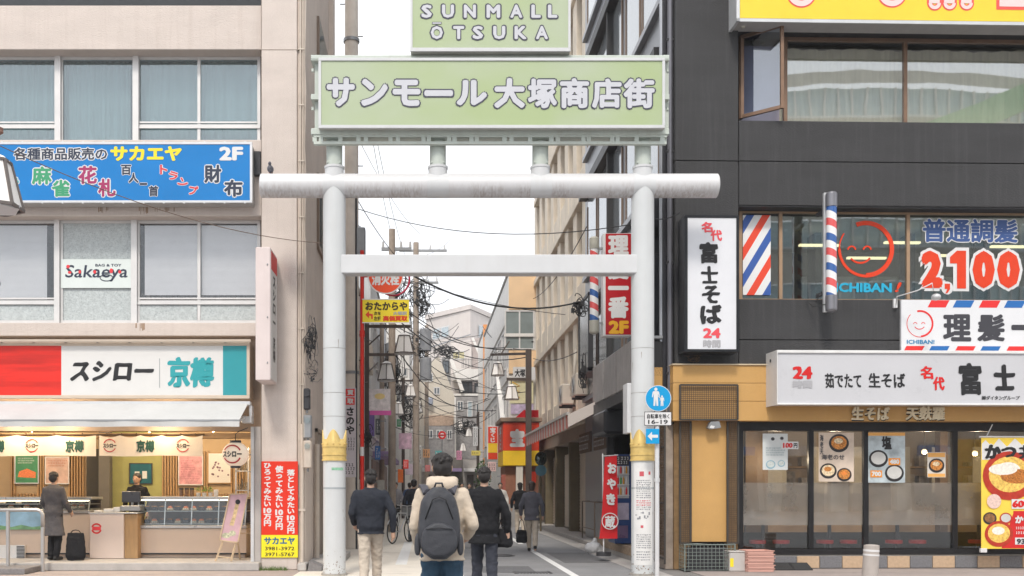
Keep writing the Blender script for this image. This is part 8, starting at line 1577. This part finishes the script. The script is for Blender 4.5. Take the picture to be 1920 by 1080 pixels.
# ---- cables
ends = [  # (px,py,Y) start, end, sag, radius, label
 ((-60, 245, 11), (606, 456, 16.5), .25, .006, 'thin twisted cable from the left picture edge to the left gate pillar'),
 ((766, 512, 22.5), (1088, 566, 24), .42, .022, 'thick black cable sagging across the lane under the crossbeam'),
 ((672, 392, 24), (1250, 408, 19), .45, .010, 'thin cable crossing the sky between lintel and crossbeam'),
 ((672, 490, 24), (1060, 590, 26), .2, .008, 'fine cable just below the crossbeam running right'),
 ((700, 270, 30), (745, 480, 46), .3, .010, 'dark cable dropping left of centre through the sky window, left strand'),
 ((708, 270, 30), (760, 480, 46), .3, .010, 'dark cable dropping left of centre through the sky window, right strand'),
 ((640, 320, 24), (760, 500, 33), .2, .012, 'cable from the concrete pole down to the brown pole'),
 ((645, 600, 24), (700, 640, 27.6), .1, .010, 'short cable between the concrete pole and the lamp post'),
 ((780, 600, 46), (1000, 640, 41), .7, .022, 'upper lane-crossing cable in front of the pinkish apartment block'),
 ((735, 560, 33), (960, 655, 40), .5, .018, 'diagonal cable from the brown pole to the orange building'),
 ((780, 620, 46), (995, 668, 37), .6, .020, 'second lane-crossing cable in front of the apartment block'),
 ((735, 590, 33), (905, 690, 58), .4, .024, 'long diagonal cable ending at the orange pier'),
 ((780, 660, 46), (905, 700, 56), .7, .020, 'cable crossing over the balconies of the apartment block'),
 ((800, 625, 58), (880, 655, 62), .6, .022, 'short far cable over the warm lit window'),
 ((735, 640, 33), (853, 760, 62), .5, .020, 'diagonal cable over the cream gabled wall'),
 ((780, 700, 46), (985, 735, 38), .4, .016, 'cable level with the hanging lanterns'),
 ((756, 715, 48), (930, 770, 44), .4, .018, 'low cable crossing below the lanterns'),
 ((780, 740, 46), (905, 780, 56), .4, .018, 'low cable beside the thin far post'),
 ((770, 545, 46), (842, 560, 60), .5, .02, 'short looping cable right of the cable tangle'),
 ((1000, 672, 36), (1082, 660, 25), .15, .012, 'twisted cable from the kiosk lamp post to the smoked sign'),
 ((1000, 560, 40), (1100, 425, 24), .3, .012, 'cable along the beige stone wall'),
 ((790, 440, 40), (672, 260, 24), .3, .008, 'faint cable rising to the concrete pole top'),
 ((780, 480, 46), (860, 430, 60), .4, .01, 'faint cable leaving the wide crossarm'),
 ((712, 575, 40), (800, 625, 58), .5, .02, 'cable between the two thin left poles'),
 ((712, 600, 40), (780, 660, 46), .4, .018, 'cable running to the transformer pole'),
 ((780, 532, 46), (735, 470, 33), .3, .018, 'cable between brown pole and transformer pole'),
 ((645, 720, 24), (690, 716, 27.6), .02, .006, 'short level wire behind the gate pillar'),
 ((1190, 482, 18), (1240, 478, 18.5), -.05, .008, 'short wire loop at the right end of the crossbeam'),
 ((1227, 410, 17), (1275, 398, 17.7), .05, .010, 'short black wire from the right pillar to the dark building'),
 ((990, 655, 36), (905, 612, 58), .4, .02, 'cable from the kiosk lamp post up the lane')]
for a, c, sag, r, lb in ends: cable('power_cable', P(*a), P(*c), sag, r, cablem if r > .0065 else M('wire_brown', (.18, .13, .10), .7), lb, 'overhead cables')
rn = random.Random(31)
for k in range(16):
    a = (rn.choice((712, 735, 780, 756, 800)), rn.uniform(560, 800), rn.uniform(36, 58)); c = (rn.choice((905, 991, 896, 860, 930)), rn.uniform(600, 800), rn.uniform(38, 60)); w = ('high', 'middle', 'low')[0 if a[1] < 640 else 1 if a[1] < 720 else 2]
    cable('power_cable', P(*a), P(*c), rn.uniform(.2, .9), rn.uniform(.008, .016), cablem, 'far cable from %s %s to %s %s' % ({'high': 'high on', 'middle': 'halfway up', 'low': 'low on'}[w], {712: 'the slim left pole', 735: 'the brown utility pole', 780: 'the transformer pole', 756: 'the left lamp post', 800: 'the thin far pole'}[a[0]], 'the ' + ('upper' if c[1] < 700 else 'lower'), {905: 'orange pier', 991: 'kiosk lamp post', 896: 'thin dark post', 860: 'grey brick front', 930: 'orange building'}[c[0]]), 'thin cables across the far lane')
for px, py, Y, r, h, n, sd, lb in ((788, 560, 46, .5, 1.0, 22, 1, 'dense tangle of black cables on the transformer pole beside the yellow arrow sign'), (783, 650, 46, .5, .7, 16, 2, 'lower knot of cables beside the first large lantern'), (738, 700, 34, .25, 1.0, 18, 3, 'knot of cables down the brown pole between the lanterns'), (742, 550, 34, .25, .8, 12, 5, 'loose loops of cable behind the fire hydrant disc'), (835, 660, 60, .6, .4, 14, 6, 'far cable knot in front of the gabled roof'), (762, 770, 47, .5, .8, 14, 7, 'low knot of cables among the small lanterns'), (1088, 575, 24, .14, .25, 12, 8, 'cable knot where the thick cable meets the beige wall'), (690, 820, 27, .15, .3, 8, 9, 'black brackets and loops low on the dark lamp post'), (1092, 700, 24, .08, .4, 8, 10, 'wires dangling beside the grey sign boxes'), (672, 450, 24, .08, .5, 8, 12, 'black wires bundled on the concrete pole above the crossbeam'), (870, 800, 57, .6, .5, 10, 13, 'far knot of cables around the tiny white lanterns')): coil('cable_tangle', lb, P(px, py, Y), r, h, n, sd, .008 + .0003 * Y)
# ---- the curved station building across the street, behind the camera: it shows in the upper right windows
t = T('station_building', 'curved beige and glass building with a green sloping band across the square', 'building', W); sw = M('station_beige', (.55, .52, .46), .7, .05); sg2 = M('station_glass', (.42, .54, .58), .15, .1, spec=1); C0 = (34, -62); Rr = 36
def arcw(b, z0, z1, r, a0=30, a1=118, n=40):
    vs = []
    for i in range(n + 1): a = math.radians(a0 + (a1 - a0) * i / n); vs += [(C0[0] + r * math.cos(a), C0[1] + r * math.sin(a), z) for z in (z0, z1)]
    return b.add(vs, [(2 * i, 2 * i + 2, 2 * i + 3, 2 * i + 1) for i in range(n)])
for k in range(4): z = 27.2 - k * 4.2; t.part('window_band', arcw(B(), z - 1.9, z, Rr - .3), sg2); t.part('wall_band', arcw(B(), (z - 4.2) if k < 3 else 0, z - 1.9, Rr), sw); t.part('sill', arcw(B(), z - 2.0, z - 1.85, Rr + .25), whitep)
for k in range(12):
    a = math.radians(44 + 6.4 * k); x, y = C0[0] + (Rr + .3) * math.cos(a), C0[1] + (Rr + .3) * math.sin(a); t.part('entrance', B().box(x - 1.3, x + 1.3, y - .6, y + .05, 0, 3.4), M('entrance_dark', (.04, .045, .05), .2, .1, spec=1)); t.part('entrance_sign', B().box(x - 1.2, x + 1.2 - .2 * (k % 3), y + .06, y + .2, 3.5, 4.1), (whitep, blueP, whitep)[k % 3]); t.part('column', B().box(x + 1.5, x + 2.0, y - .6, y + .5, 0, 5.2), sw)
b = B()
for k in range(40): a = math.radians(62 + 56 * k / 39); x, y = C0[0] + (Rr - .2) * math.cos(a), C0[1] + (Rr - .2) * math.sin(a); b.bar((x, y, 10.5), (x, y, 27.2), .12)
t.part('mullion', b, whitep); t.part('roof', arcw(B(), 27.2, 28.0, Rr + .5), sw); b = B(); b.bar((32, -24.5, 22.9), (43, -24.5, 27.2), .4, 1.5); t.part('green_band', b, M('station_green', (.30, .50, .28), .5)); t.fin()
hz = bpy.data.materials.new('haze'); hz.use_nodes = True; nt = hz.node_tree; nt.nodes.clear(); o_ = nt.nodes.new('ShaderNodeOutputMaterial'); v_ = nt.nodes.new('ShaderNodeVolumePrincipled')
v_.inputs['Color'].default_value = (.95, .96, 1, 1); v_.inputs['Density'].default_value = .0008; nt.links.new(v_.outputs[0], o_.inputs['Volume'])
ST('haze', B().box(-142, 162, -92, 262, -2.3, 31.5), hz, W, 'stuff')  # thin volume added to lift and pale the far lane
SC.cycles.use_adaptive_sampling = True
